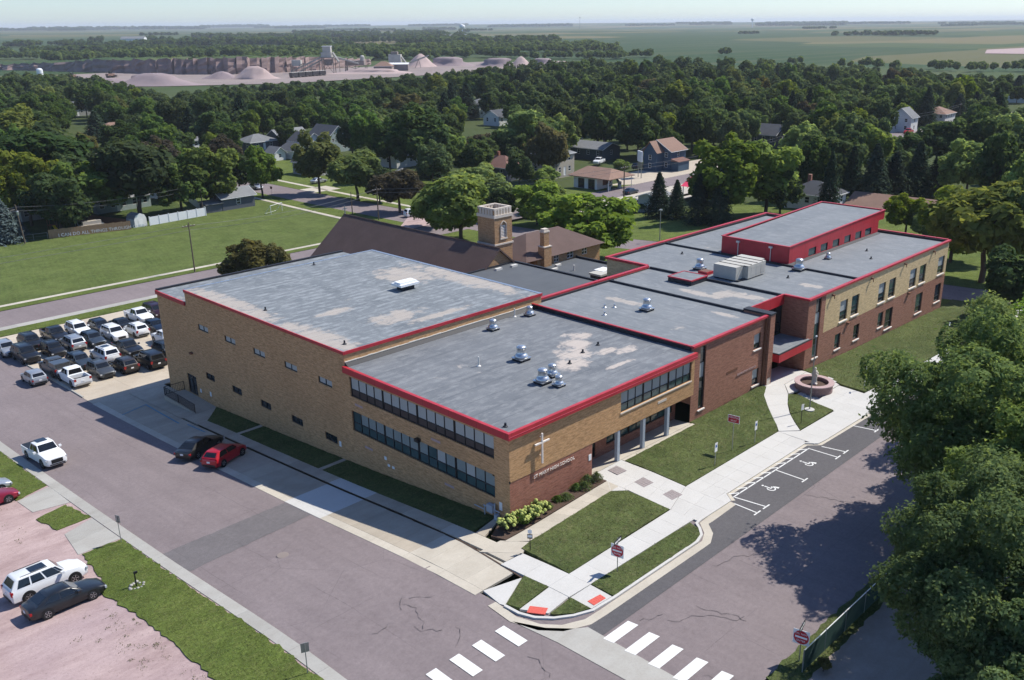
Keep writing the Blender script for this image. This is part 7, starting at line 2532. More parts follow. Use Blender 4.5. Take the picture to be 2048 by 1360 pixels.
    (321.2, 81.9, 6.2, 12.9, 'T'), (182.6, 285.0, 6.1, 14.3, 'T'), (300.6, 386.4, 7.1, 13.8, 'T'), (216.8, 177.4, 7.1, 16.3, 'T'), 
    (92.1, 348.1, 5.8, 11.8, 'T'), (134.2, 527.6, 7.0, 17.4, 'T'), (515.9, 241.1, 6.2, 15.8, 'T'), (156.1, 566.2, 6.1, 14.5, 'T'), 
    (197.7, 170.7, 4.9, 11.0, 'T'), (239.3, 240.6, 6.4, 12.9, 'T'), (319.9, 132.6, 7.0, 14.1, 'T'), (451.3, 119.5, 5.6, 12.6, 'T'), 
    (163.8, 248.5, 5.2, 13.4, 'T'), (352.8, 87.4, 6.2, 14.6, 'S'), (292.2, 303.7, 6.8, 14.5, 'T'), (433.9, 122.6, 6.5, 13.1, 'T'), 
    (266.6, 387.8, 6.7, 13.2, 'T'), (467.8, 115.7, 4.5, 9.4, 'T'), (445.5, 336.3, 6.5, 16.8, 'S'), (104.2, 435.4, 6.3, 12.5, 'T'), 
    (299.2, 151.9, 6.2, 12.5, 'T'), (213.0, 276.6, 6.2, 14.0, 'O'), (117.5, 357.4, 6.2, 13.6, 'T'), (360.3, 113.2, 4.7, 10.9, 'T'), 
    (173.4, 208.0, 5.7, 11.6, 'T'), (279.4, 66.0, 5.2, 12.4, 'T'), (293.9, 162.9, 6.4, 15.8, 'T'), (300.8, 234.4, 6.2, 15.7, 'T'), 
    (421.5, 134.3, 6.4, 13.0, 'T'), (385.1, 265.3, 6.5, 16.9, 'T'), (467.5, 164.0, 6.4, 12.4, 'B'), (466.0, 241.6, 6.7, 17.4, 'T'), 
    (146.1, 267.1, 4.3, 9.0, 'T'), (111.3, 323.9, 4.2, 10.1, 'T'), (340.4, 90.6, 5.2, 13.5, 'S'), (439.9, 164.9, 6.0, 13.6, 'B'), 
    (455.8, 395.7, 7.1, 17.8, 'T'), (124.1, 157.5, 4.5, 11.7, 'S'), (95.7, 224.7, 4.5, 11.0, 'B'), (277.2, 120.7, 6.2, 14.9, 'T'), 
    (103.0, 371.5, 5.4, 12.1, 'T'), (445.5, 215.1, 6.4, 14.6, 'T'), (497.8, 194.2, 7.1, 15.4, 'P'), (543.4, 338.7, 7.1, 17.6, 'T'), 
    (226.6, 134.5, 5.5, 13.7, 'T'), (502.5, 126.9, 6.2, 12.0, 'S'), (430.9, 276.6, 6.7, 16.4, 'T'), (380.7, 345.5, 6.4, 15.3, 'T'), 
    (171.6, 456.1, 5.7, 11.1, 'B'), (328.5, 368.3, 6.2, 14.6, 'T'), (416.4, 273.9, 6.0, 15.4, 'S'), (452.3, 350.2, 7.2, 17.8, 'B'), 
    (123.1, 445.2, 6.1, 15.5, 'B'), (368.2, 276.7, 6.9, 15.3, 'T'), (355.1, 332.1, 6.1, 14.8, 'T'), (514.5, 255.3, 6.4, 15.3, 'T'), 
    (288.0, 71.2, 4.9, 12.1, 'T'), (298.5, 184.3, 6.8, 15.8, 'T'), (375.0, 386.3, 7.1, 16.2, 'T'), (430.1, 399.2, 6.8, 16.7, 'T'), 
    (313.9, 73.1, 5.0, 10.4, 'T'), (131.9, 459.2, 6.2, 14.1, 'T'), (490.6, 182.8, 7.1, 15.2, 'O'), (168.3, 561.5, 7.0, 14.8, 'T'), 
    (317.9, 281.2, 6.1, 15.7, 'T'), (391.3, 426.0, 6.7, 15.0, 'T'), (244.7, 85.6, 4.7, 11.3, 'T'), (49.3, 258.4, 5.5, 14.2, 'T'), 
    (218.0, 149.7, 6.0, 11.6, 'B'), (252.2, 135.1, 4.9, 11.4, 'T'), (231.9, 272.5, 5.6, 11.2, 'T'), (162.2, 349.2, 6.2, 13.0, 'T'), 
    (108.9, 387.6, 6.3, 12.5, 'T'), (109.9, 403.2, 6.0, 14.5, 'T'), (242.7, 333.2, 6.4, 15.5, 'T'), (296.0, 417.9, 5.7, 12.7, 'T'), 
    (489.0, 272.7, 6.8, 17.0, 'T'), (225.5, 286.3, 6.8, 13.0, 'T'), (347.7, 133.3, 5.6, 11.9, 'T'), (316.3, 203.7, 6.7, 17.0, 'T'), 
    (226.3, 332.2, 5.7, 12.7, 'T'), (395.2, 158.2, 5.3, 12.5, 'T'), (182.4, 397.9, 6.7, 12.9, 'T'), (394.0, 217.3, 5.7, 13.9, 'O'), 
    (415.1, 348.5, 6.3, 16.4, 'T'), (167.9, 537.9, 7.1, 13.5, 'T'), (524.4, 370.0, 7.1, 16.0, 'T'), (64.8, 197.4, 6.4, 13.7, 'P'), 
    (248.9, 150.8, 5.9, 14.4, 'T'), (357.1, 155.7, 6.8, 14.2, 'T'), (132.7, 381.4, 4.9, 12.8, 'Y'), (292.0, 288.5, 6.6, 13.7, 'T'), 
    (380.5, 215.6, 6.7, 13.2, 'T'), (343.7, 269.1, 7.0, 15.0, 'T'), (394.8, 201.1, 6.6, 17.0, 'T'), (160.1, 450.7, 6.9, 14.0, 'T'), 
    (347.4, 344.5, 6.0, 14.4, 'S'), (341.4, 361.4, 6.2, 15.5, 'T'), (364.8, 365.9, 7.0, 15.1, 'S'), (345.7, 401.5, 6.3, 15.0, 'T'), 
    (258.5, 470.5, 5.0, 9.3, 'T'), (485.2, 364.0, 6.9, 17.8, 'T'), (209.7, 157.7, 5.8, 14.8, 'T'), (238.2, 190.7, 6.3, 15.1, 'T'), 
    (282.3, 130.9, 4.9, 12.4, 'P'), (291.4, 118.6, 5.1, 12.5, 'T'), (192.0, 380.5, 6.2, 13.5, 'T'), (123.1, 497.4, 5.7, 13.3, 'T'), 
    (334.9, 389.5, 6.1, 12.7, 'B'), (223.7, 80.5, 5.5, 13.4, 'T'), (148.4, 425.7, 6.7, 13.4, 'T'), (374.7, 358.0, 6.8, 15.0, 'B'), 
    (511.7, 136.4, 5.0, 12.5, 'T'), (152.8, 169.2, 4.6, 9.5, 'P'), (184.0, 182.4, 6.5, 15.1, 'T'), (321.9, 169.1, 6.6, 13.4, 'T'), 
    (267.3, 256.9, 6.1, 15.6, 'T'), (362.0, 265.4, 6.9, 13.6, 'O'), (496.7, 170.3, 5.6, 12.1, 'T'), (153.0, 180.8, 4.5, 8.7, 'T'), 
    (237.8, 91.1, 5.7, 14.1, 'B'), (237.7, 134.9, 5.5, 12.4, 'T'), 
]
REST = [
    (104,273,4.6,9.6), (225,208,5.7,14.6), (280,252,5.6,12.7), (466,195,6.1,15.4), (439,299,6.7,16.2), (463,443,6.1,14.5), (249,169,5.7,11.3), 
    (133,278,5.1,13.2), (108,302,5.8,12.1), (99,360,4.3,9.5), (314,236,5.5,12.8), (366,171,6.2,15.1), (364,185,6.6,17.0), (262,318,6.4,12.3), 
    (325,312,6.9,14.1), (371,315,7.0,13.9), (153,538,6.3,14.4), (532,314,7.2,16.2), (536,364,6.9,17.7), (252,116,5.8,12.1), (157,471,6.7,16.1), 
    (585,429,6.9,16.6), (175,19,6.6,14.3), (30,203,7.1,17.6), (158,231,6.9,13.6), (76,310,5.5,13.6), (288,230,6.4,15.6), (264,267,4.9,12.3), 
    (96,379,6.9,16.4), (169,361,5.9,13.4), (168,435,4.2,10.8), (123,468,5.8,12.7), (455,170,6.1,14.2), (147,496,6.3,12.4), (128,514,5.7,14.6), 
    (465,254,6.6,13.5), (185,523,5.6,13.6), (145,213,5.6,14.4), (169,216,6.2,15.1), (239,143,6.9,13.5), (188,263,4.4,11.0), (125,321,5.8,14.4), 
    (171,342,5.8,14.3), (205,389,5.1,11.0), (425,212,5.4,13.6), (507,148,5.9,12.7), (463,281,6.3,16.2), (595,414,7.0,17.2), (197,30,4.8,12.1), 
    (270,60,4.7,11.1), (254,159,5.7,14.1), (323,157,5.6,13.8), (347,162,5.7,14.5), (177,410,4.6,10.9), (108,450,6.5,13.0), (219,454,5.3,10.3), 
    (488,146,6.1,13.1), (462,368,5.8,14.4), (506,421,6.2,14.9), (519,485,6.6,15.2), (557,447,7.1,13.7), (159,142,4.6,8.9), (143,198,5.8,14.9), 
    (242,159,5.7,11.2), (235,208,6.4,12.7), (182,272,6.1,14.3), (123,311,6.9,15.5), (181,336,6.2,14.2), (367,147,4.8,11.1), (253,416,5.0,9.4), 
    (263,425,4.9,10.4), (382,329,7.1,14.8), (415,325,6.8,13.1), (486,218,5.7,12.2), (412,406,6.2,13.9), (191,566,6.1,13.3), (522,354,6.0,15.3), 
    (179,659,6.5,13.5), (593,393,7.0,15.3), (161,193,4.2,9.6), (311,304,5.5,14.0), (426,145,5.4,11.3), (180,477,5.4,11.7), (448,240,5.2,11.0), 
    (419,292,7.1,16.0), (156,504,5.1,11.6), (396,348,6.2,14.9), (498,443,6.5,15.8), (602,374,7.0,17.0), (229,169,6.2,14.9), (297,244,6.4,15.3), 
    (379,160,5.5,11.6), (353,234,6.0,15.0), (126,427,4.3,9.5), (239,415,5.2,10.7), (215,437,4.8,10.2), (184,459,4.4,8.8), (485,299,5.9,14.7), 
    (540,290,5.8,12.7), (590,197,3.9,8.6), (409,463,6.4,12.3), (477,434,5.9,15.2), (534,453,7.0,15.9), (209,88,5.2,11.2), (192,186,6.3,14.5), 
    (97,397,5.2,13.6), (318,293,5.1,12.6), (165,405,4.6,10.3), (224,428,5.3,10.7), (242,428,5.5,10.3), (426,302,7.0,15.7), (143,513,5.4,12.7), 
    (499,216,5.7,13.5), (530,240,5.6,14.0), (534,275,6.1,15.1), (506,363,6.6,13.0), (441,445,6.1,13.3), (178,610,6.2,13.1), (564,307,5.8,14.2), 
    (625,183,3.6,6.5), (643,366,6.2,15.3), (271,50,6.1,12.1), (189,250,4.7,12.0), (264,211,6.1,13.6), (152,387,5.6,11.0), (170,389,5.0,10.7), 
    (366,231,6.1,14.4), (198,401,4.8,11.3), (255,401,5.0,11.3), (445,181,6.8,16.1), (199,463,3.5,7.4), (467,212,5.3,11.3), (282,439,4.9,11.2), 
    (151,523,5.3,12.6), (289,464,5.5,9.7), (344,468,5.2,9.4), (455,468,5.7,13.9), (542,390,6.3,15.1), (527,441,6.6,15.0), (574,451,7.1,14.7), 
    (252,93,5.7,11.6), (165,236,5.5,12.4), (250,321,6.5,12.6), (375,202,4.3,11.1), (339,332,6.2,13.2), (425,258,5.7,11.4), (324,401,5.8,14.3), 
    (317,419,5.2,11.6), (493,234,4.6,10.8), (519,228,6.1,13.1), (267,516,3.7,6.8), (512,297,5.4,14.0), (183,590,5.8,13.4), (203,583,5.8,12.7), 
    (526,341,7.1,13.5), (514,379,6.6,15.4), (582,290,6.5,13.9), (610,273,5.3,11.6), (526,513,6.5,13.4), (136,326,7.2,14.0), (215,298,4.6,10.3), 
    (345,178,6.4,14.8), (382,141,6.0,13.4), (243,374,6.2,14.2), (286,381,6.0,12.2), (480,173,5.1,11.7), (280,424,5.3,11.9), (479,189,5.2,11.1), 
    (187,510,5.2,11.2), (437,378,6.5,13.4), (381,460,4.7,10.7), (471,421,5.8,12.3), (574,276,6.1,13.0), (623,275,5.7,10.9), (487,472,6.7,13.4), 
    (631,339,5.3,12.4), (193,719,5.4,11.3), (59,256,6.8,15.0), (243,180,5.9,14.1), (259,174,4.4,11.0), (167,267,5.5,11.7), (144,312,5.8,11.1), 
    (304,205,6.8,16.7), (191,328,4.3,10.4), (216,325,5.4,10.8), (354,196,4.9,11.4), (146,399,5.1,9.8), (277,320,6.1,14.0), (254,366,4.8,10.7), 
    (403,294,6.2,13.9), (480,230,5.1,12.1), (507,178,5.9,12.0), (315,464,5.1,8.7), (478,312,6.2,14.7), (301,508,3.5,7.0), (408,426,6.8,14.2), 
    (612,221,4.4,8.5), (637,208,3.4,5.8), (562,435,5.6,13.8), (566,472,7.1,14.8), (218,712,5.7,10.1), (177,36,4.7,9.2), (210,362,5.3,12.9), 
    (404,183,6.0,11.5), (453,147,4.9,12.2), (180,444,4.5,8.2), (451,201,4.9,11.4), (312,392,5.0,12.8), (354,357,4.6,11.7), (259,455,5.1,9.7), 
    (525,178,5.6,10.2), (372,404,6.1,12.2), (477,286,6.6,14.9), (327,455,5.0,10.3), (493,288,5.6,13.1), (486,329,5.6,14.2), (205,555,4.9,10.0), 
    (360,465,5.7,10.1), (583,163,4.0,8.1), (528,302,6.0,14.8), (622,197,3.5,7.1), (184,645,6.3,12.1), (198,688,5.1,12.3), (506,503,5.5,11.6), 
    (644,336,6.0,12.0), (506,518,5.3,12.2), (229,703,5.2,9.1), (197,66,5.2,13.0), (221,125,4.7,11.5), (210,171,5.8,14.2), (276,189,4.5,9.2), 
    (134,315,6.8,14.0), (158,323,5.8,14.7), (275,237,4.7,11.0), (173,329,5.6,11.2), (280,262,6.6,14.6), (328,252,6.8,13.2), (200,370,5.5,11.9), 
    (359,251,6.4,14.8), (217,395,4.9,11.0), (357,304,5.6,12.5), (434,195,4.3,10.8), (395,304,5.6,12.5), (487,159,4.6,11.0), (193,487,3.9,8.2), 
    (195,501,4.4,8.7), (242,479,4.3,7.8), (269,464,4.3,8.5), (399,377,5.7,14.1), (505,228,5.0,11.8), (503,244,5.4,12.6), (271,500,3.7,6.8), 
    (175,549,6.3,13.0), (542,199,5.7,10.7), (560,205,4.7,10.5), (314,514,3.5,6.1), (311,527,3.5,6.6), (398,470,4.9,9.4), (590,224,5.4,11.5), 
    (486,398,5.1,12.8), (568,289,5.3,13.4), (174,631,5.2,11.2), (573,320,6.8,14.2), (552,370,6.2,14.3), (457,483,5.7,12.2), (524,428,5.7,12.6), 
    (592,339,5.5,14.1), (574,381,6.3,13.5), (195,666,5.5,12.3), (631,298,5.6,11.0), (630,354,6.7,13.3), (677,288,4.6,8.3), (503,541,4.5,9.2), 
    (170,45,4.7,9.0), (144,182,7.0,14.1), (190,234,4.5,10.9), (158,312,5.3,12.8), (159,333,4.7,11.8), (338,154,7.1,14.0), (377,186,5.0,10.6), 
    (420,120,4.8,9.7), (397,261,6.4,12.5), (315,379,5.1,12.3), (432,244,6.3,15.8), (469,179,4.9,12.4), (394,333,6.6,13.1), (209,476,3.9,7.0), 
    (226,472,5.4,9.1), (274,449,4.0,8.7), (387,358,5.4,14.0), (320,434,4.3,9.3), (336,425,5.5,11.4), (404,363,6.5,14.2), (187,536,6.6,12.9), 
    (458,338,5.3,12.4), (142,567,6.4,15.7), (300,495,3.6,6.2), (537,227,5.5,12.5), (450,375,6.3,13.1), (396,456,4.8,11.8), (472,389,5.1,12.9), 
    (600,156,3.9,7.9), (422,447,6.1,12.9), (354,507,4.1,6.8), (604,232,5.5,11.3), (230,610,3.5,6.6), (601,253,5.2,9.8), (441,485,4.7,11.9), 
    (633,226,3.7,6.8), (625,246,4.8,10.5), (474,475,5.2,12.3), (434,513,4.0,8.2), (571,368,4.9,11.6), (211,662,5.5,10.5), (655,243,3.6,7.9), 
    (520,468,6.3,14.4), (671,244,3.5,6.6), (679,258,3.6,7.3), (106,166,4.9,9.6), (196,76,5.4,11.3), (159,217,6.2,13.3), (231,157,4.3,10.3), 
    (202,193,5.4,13.4), (264,161,6.4,13.0), (68,320,7.1,15.8), (200,253,4.9,11.6), (222,267,5.5,11.9), (363,91,6.0,13.8), (195,319,4.3,9.8), 
    (236,292,5.5,10.9), (156,438,5.2,9.9), (194,437,4.3,8.5), (331,348,5.4,11.6), (205,451,4.4,8.5), (369,328,5.8,12.5), (387,316,6.9,14.4), 
    (266,439,3.9,8.5), (467,228,5.0,12.9), (245,466,4.7,8.6), (231,488,3.5,7.6), (268,480,4.8,8.0), (207,515,3.7,6.4), (238,501,4.0,7.2), 
    (282,477,4.2,7.0), (370,421,6.0,11.5), (253,513,3.8,6.8), (512,268,6.5,14.0), (527,252,6.1,12.4), (283,513,3.5,7.1), (398,437,6.2,13.2), 
    (575,197,4.1,8.6), (531,329,6.2,13.0), (156,613,5.3,13.9), (606,206,4.0,7.9), (395,505,4.0,7.9), (498,408,5.1,12.8), (203,617,5.1,9.6), 
    (592,266,5.7,10.5), (568,334,6.1,14.0), (635,195,3.8,6.4), (402,524,3.5,6.6), (612,342,6.0,13.3), (227,670,3.7,7.9), (609,362,6.8,13.5), 
    (656,280,3.6,7.7), (228,687,3.8,7.0), (215,700,4.6,9.1), (248,701,3.7,7.7), (620,405,5.0,12.1), 
]

KINDW = {'T': 'leafy shade tree', 'M': 'mid green tree', 'D': 'dark green tree', 'B': 'bright green tree', 'Y': 'yellow green tree', 'O': 'olive tinged tree', 'P': 'purple tinged tree', 'S': 'dark spruce', 'L': 'bluish spruce'}
ORD = ['nearest', 'second nearest', 'third nearest', 'fourth nearest', 'fifth nearest', 'sixth nearest', 'seventh nearest', 'eighth nearest', 'ninth nearest', 'tenth nearest', 'eleventh nearest', 'twelfth nearest'] + ['%dth nearest' % k for k in range(13, 90)]


def short(lb):
    w = re.split(r' (?:with|beside|behind|in|at|under|between|beyond|among|near|peeking|glimpsed|right|left|reaching|and|above|before)\b', lb)[0].split()
    return ' '.join(w[:7])


cnt = {}
for hx_, hy_, lb in HOUSES:
    cnt[short(lb)] = cnt.get(short(lb), 0) + 1
MARKS = [(hx_, hy_, short(lb) if cnt[short(lb)] == 1 else ' '.join(lb.replace(',', '').split()[:7])) for hx_, hy_, lb in HOUSES]
auto = {}
fwd = Vector((math.cos(yaw), math.sin(yaw)))
side_ = Vector((math.sin(yaw), -math.cos(yaw)))
for i, tr in enumerate(TREES):
    if len(tr) > 5:
        continue
    x, y, ty = tr[0], tr[1], tr[4]
    m_ = min(MARKS, key=lambda q: (q[0] - x) ** 2 + (q[1] - y) ** 2)
    v = Vector((x - m_[0], y - m_[1]))
    a, b = v.dot(fwd), v.dot(side_)
    rel = ('behind' if a > 0 else 'in front of') if abs(a) > abs(b) else ('right of' if b > 0 else 'left of')
    auto.setdefault((KINDW[ty], rel, m_[2]), []).append((v.length, i))
NAMES = {}
for (kw, rel, mk_), l in auto.items():
    for k, (_, i) in enumerate(sorted(l)):
        NAMES[i] = ('%s %s %s the %s' % (ORD[k], kw, rel, mk_)) if len(l) > 1 else '%s %s the %s' % (kw, rel, mk_)
for i, tr in enumerate(TREES):
    x, y, R_, h, ty = tr[:5]
    rr = random.Random(i * 17 + 3)
    con = ty in 'SL'
    lb = tr[5] if len(tr) > 5 else NAMES[i]
    o = thing('spruce_tree' if con else 'leafy_tree', lb, 'tree', (x, y, gz(x, y) - .1), rr.uniform(0, 6.28), 'trees of the town')
    cm, tm = (SPR[i % 3] if con else PROTO[i % 2 if ('street' in lb or 'fence' in lb) else 2 + i % 4])
    if con:
        o.scale = (R_ * 1.12, R_ * 1.12, h / 3.15)
    else:
        o.scale = (R_ * 1.05, R_ * 1.05, h / 2.12)
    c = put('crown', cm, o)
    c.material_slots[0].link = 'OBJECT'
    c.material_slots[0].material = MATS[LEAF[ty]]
    put('trunk', tm, o)

# rest of the town canopy: more trees than the eye can count, joined
def joined(name, spots, cards, seed, mat_, label, size=(.12, .22)):
    r_ = np.random.default_rng(seed)
    Ps, Ns, Ss, Ts = [], [], [], []
    protos = []
    for k in range(4):
        P, Nn, tn, cs, _ = crown_points(300 + seed + k, cards, 1.0, 2.0, .25, lobes=9, spread=.6)
        protos.append((P, Nn, tn))
    for j, (x, y, R_, h) in enumerate(spots):
        P, Nn, tn = protos[j % 4]
        a = r_.uniform(0, 6.28)
        c, s = math.cos(a), math.sin(a)
        Q = P.copy()
        Q[:, 0], Q[:, 1] = P[:, 0] * c - P[:, 1] * s, P[:, 0] * s + P[:, 1] * c
        M_ = Nn.copy()
        M_[:, 0], M_[:, 1] = Nn[:, 0] * c - Nn[:, 1] * s, Nn[:, 0] * s + Nn[:, 1] * c
        Ps.append(Q * np.array([R_, R_, h / 2.0]) + np.array([x, y, gz(x, y)]))
        Ns.append(M_)
        Ss.append(r_.uniform(*size, len(P)) * R_)
        Ts.append(np.clip(tn + r_.normal(0, .16), 0, 1))
    me = card_mesh(name, np.concatenate(Ps), np.concatenate(Ns), np.concatenate(Ss), .7, np.concatenate(Ts), mat_, r_)
    return tag(put(name, me), label, None, None, 'stuff')


joined('town_treeline', REST, 420, 1, 'leaf_town', 'unbroken green canopy of the far town trees')

# ------------------------------------------------------------------ the big trees at the right edge
def big_tree(label, x, y, R_, H_, z0, n, leaf, mat_, seed, lobes=60):
    o = thing('leafy_tree', label, 'tree', (x, y, gz(x, y) - .05))
    P, Nn, tn, cs, r_ = crown_points(seed, n, R_, H_, z0, lobes=lobes, spread=.82, lr=(.13, .27))
    c0 = np.array([0, 0, (H_ + z0) / 2])
    ph = np.sin(P[:, 0] * 1.9 + seed) * np.sin(P[:, 1] * 2.1 + 2) * np.sin(P[:, 2] * 1.7 + 1)
    P = P + (P - c0) * (.10 * np.clip(ph, -.6, 1) + (r_.random(len(P)) < .05) * r_.uniform(0, .10, len(P)))[:, None]
    cm = card_mesh('crown', P, Nn, r_.uniform(leaf * .55, leaf * 1.45, len(P)), .5, tn, mat_, r_)
    put('crown', cm, o)
    put('trunk', trunk_mesh(R_, H_, z0, cs[::5], .32, seed), o)
    return o


big_tree('large maple overhanging the side street at right', 21.0, -25.0, 8.0, 15.5, 1.6, 100000, .145, 'leaf_maple', 41, 90)
big_tree('large green locust tree over the mesh fence at lower right', 4.8, -31.0, 6.2, 13.0, .9, 110000, .115, 'leaf_locust', 45, 90)
big_tree('low leafy tree in the bottom right corner behind the fence', -.2, -34.0, 4.3, 8.5, .6, 50000, .115, 'leaf_locust', 61, 50)
big_tree('leafy tree behind the large maple farther along the side street', 37.5, -23.4, 6.4, 14.5, 1.6, 50000, .15, 'leaf_maple', 47, 60)
big_tree('leafy tree under the large maple at the right frame edge', 13.5, -30.5, 6.6, 14.0, 1.6, 60000, .15, 'leaf_maple', 49, 70)
big_tree('leafy tree between the large maple and the sidewalk curve', 30.0, -24.6, 5.4, 13.0, 1.6, 45000, .15, 'leaf_bright', 53, 60)
big_tree('leafy tree at the right edge beyond the parking bays', 49.0, -23.0, 6.0, 13.5, 1.6, 30000, .18, 'leaf_maple', 57, 50)

# ------------------------------------------------------------------ shrubs in the planting bed
def shrub(name, label, x, y, R_, h, n, leaf, mat_, seed, cat='shrub', asp=.6, lobes=9):
    o = thing(name, label, cat, (x, y, gz(x, y) + .12))
    P, Nn, tn, cs, r_ = crown_points(seed, n, R_, h, 0.02, lobes=lobes, spread=.62, lr=(.3, .45))
    put('foliage', card_mesh('foliage', P, Nn, r_.uniform(leaf * .7, leaf * 1.3, len(P)), asp, tn, mat_, r_), o)
    MB().tube((0, 0, -.1), (0, 0, h * .5), .03, .01, 5).build('stem', 'bark', o)
    return o


for i, (x, y, R_) in enumerate(((-.9, -.55, .75), (.15, -.75, .8), (1.2, -.85, .8), (2.2, -.8, .75))):
    o = shrub('hydrangea_bush', 'lime green flowering bush at the school corner, %s' % ['at the shaded end', 'second from the shaded end', 'second from the grasses', 'next to the grasses'][i], x, y, R_, 1.05, 900, .07, 'leaf_shrub', 60 + i)
    r_ = random.Random(i)
    fb = MB()
    for k in range(34):
        a, b = r_.uniform(0, 6.28), r_.uniform(0.1, 1.0)
        rr_ = R_ * math.sqrt(b) * .98
        zz = .98 * math.sqrt(max(0.08, 1 - b * .8)) + r_.uniform(-.05, .1)
        s = r_.uniform(.10, .15)
        fb.lathe([(s * .4, -s * .8), (s * .95, -s * .3), (s, s * .2), (s * .6, s * .75), (s * .1, s)], (rr_ * math.cos(a), rr_ * math.sin(a), zz), 7)
    f = fb.build('flower_head', 'lime_head', o)
    f['kind'] = 'stuff'
for i, (x, y, R_, h) in enumerate(((3.1, -.8, .42, .5), (4.4, -.6, .5, .38), (5.0, -.9, .62, .42), (6.5, -.55, .5, .5), (7.0, -.95, .7, .55), (7.9, -.5, .62, .62), (8.55, -.85, .6, .7))):
    o = thing('ornamental_grass', 'green clump of ornamental grass by the red brick wall, number %d from the flowering bushes' % (i + 1), 'grass clump', (x, y, gz(x, y) + .13))
    o['label'] = ['low green clump beside the last lime bush', 'short sparse clump near the middle of the bed', 'rounded clump in the middle of the planting bed', 'airy green clump past the middle of the bed', 'full green clump left of the bed end pair',
                  'tall green clump second from the entrance walk', 'tallest green clump next to the entrance walk'][i]
    r_ = np.random.default_rng(i)
    n = 420
    a = r_.uniform(0, 6.28, n)
    t_ = r_.random(n)
    rad = R_ * t_ * r_.uniform(.6, 1.1, n)
    P = np.stack([rad * np.cos(a), rad * np.sin(a), h * (1.05 - .8 * t_ ** 2) * r_.uniform(.35, 1.0, n)], 1)
    Nn = np.stack([np.cos(a) * .6 + r_.normal(0, .5, n), np.sin(a) * .6 + r_.normal(0, .5, n), r_.uniform(.3, 1.2, n)], 1)
    put('blades', card_mesh('blades', P, Nn, r_.uniform(.06, .15, n), .22, np.clip(r_.normal(.5, .2, n), 0, 1), 'leaf_shrub', r_), o)
# short grass standing on the near lawns: blades past counting, one mesh for each turf
def in_poly(px_, py_, poly):
    c = np.zeros(len(px_), bool)
    n = len(poly)
    for i in range(n):
        x0, y0 = poly[i]
        x1, y1 = poly[(i + 1) % n]
        if y0 == y1:
            continue
        k = ((y0 > py_) != (y1 > py_)) & (px_ < (x1 - x0) * (py_ - y0) / (y1 - y0) + x0)
        c ^= k
    return c


def turf(name, label, names, mat_, dens, seed):
    r_ = np.random.default_rng(seed)
    Ps = []
    for nm, poly, off, mm in TURF:
        if nm not in names:
            continue
        xs = [p[0] for p in poly]
        ys = [p[1] for p in poly]
        n = int((max(xs) - min(xs)) * (max(ys) - min(ys)) * dens)
        x = r_.uniform(min(xs), max(xs), n)
        y = r_.uniform(min(ys), max(ys), n)
        k = in_poly(x, y, poly)
        x = x[k] + r_.normal(0, .04, k.sum())
        y = y[k] + r_.normal(0, .04, k.sum())
        clump = np.sin(x * 1.7 + 2 * np.sin(y * 1.3)) * np.sin(y * 1.9 + 1.5 * np.sin(x * .9))
        z = G(x, y) + off + .01 + .02 * (clump > 0)
        Ps.append(np.stack([x, y, z, clump], 1))
    A = np.concatenate(Ps)
    n = len(A)
    Nn = np.stack([r_.normal(0, 1, n), r_.normal(0, 1, n), r_.uniform(.8, 2.4, n)], 1)
    big = np.sin(A[:, 0] * .55 + 1.3 * np.sin(A[:, 1] * .4)) * np.cos(A[:, 1] * .6 + A[:, 0] * .2)
    tn = np.clip(.52 + .14 * A[:, 3] + .14 * big + r_.normal(0, .2, n), 0, 1)
    me = card_mesh(name, A[:, :3], Nn, r_.uniform(.022, .058, n), .4, tn, mat_, r_)
    tag(put(name, me), label, None, None, 'stuff')


turf('lawn_grass', 'short dull green grass blades on the school lawns', ('side_lawn', 'corner_lawn', 'verge', 'corner_grass', 'front_lawn', 'plaza_lawn', 'wing_lawn', 'far_verge'), 'turf_dull', 75, 5)
turf('verge_grass', 'lush grass blades along the gravel lot verge', ('gravel_grass', 'lot_verge'), 'turf_lush', 75, 6)
rw_ = np.random.default_rng(9)
k_ = 46
wx = np.concatenate([-23.3 - np.abs(rw_.normal(0, 1.3, k_)), rw_.uniform(-27, -22.5, 14)])
wy = np.concatenate([rw_.uniform(-6, 15, k_), rw_.uniform(24, 36, 14)])
Pw = []
for x, y in zip(wx, wy):
    m_ = rw_.integers(4, 26)
    q = rw_.normal(0, rw_.uniform(.06, .22), (m_, 2))
    Pw.append(np.stack([x + q[:, 0], y + q[:, 1], G(x + q[:, 0], y + q[:, 1]) + .05 + rw_.uniform(0, .06, m_)], 1))
Pw = np.concatenate(Pw)
tag(put('gravel_weeds', card_mesh('gravel_weeds', Pw, rw_.normal(size=Pw.shape) + np.array([0, 0, .8]), rw_.uniform(.025, .06, len(Pw)), .45, np.clip(rw_.normal(.45, .2, len(Pw)), 0, 1), 'turf_dull', rw_)), 'scattered weeds in the gravel', None, None, 'stuff')
shrub('weed_bush', 'small weed bush growing at the end of the mesh fence', .3, -24.5, .5, .9, 400, .08, 'leaf_olive', 80)
shrub('weed_bush', 'dark sapling on the bare ground behind the mesh fence', 8.6, -31.2, .6, 1.3, 500, .09, 'leaf_dark', 81)
shrub('hedge_bush', 'low dark bush row end beside the pale blue shed', 121.2, 82.5, 1.4, 1.6, 500, .2, 'leaf_dark', 82)
# ------------------------------------------------------------------ quarry beyond the town
plain('quarry_dirt', (.235, .19, .175), 0.95, var=0.3, scale=0.03)
S('quarry_floor', [(262, 700), (275, 630), (340, 590), (480, 590), (640, 560), (700, 620), (690, 740), (520, 760), (420, 740), (360, 800), (335, 880), (290, 880)], .4, 'quarry_dirt', 'pale pink quarry floor beyond the town', step=60)
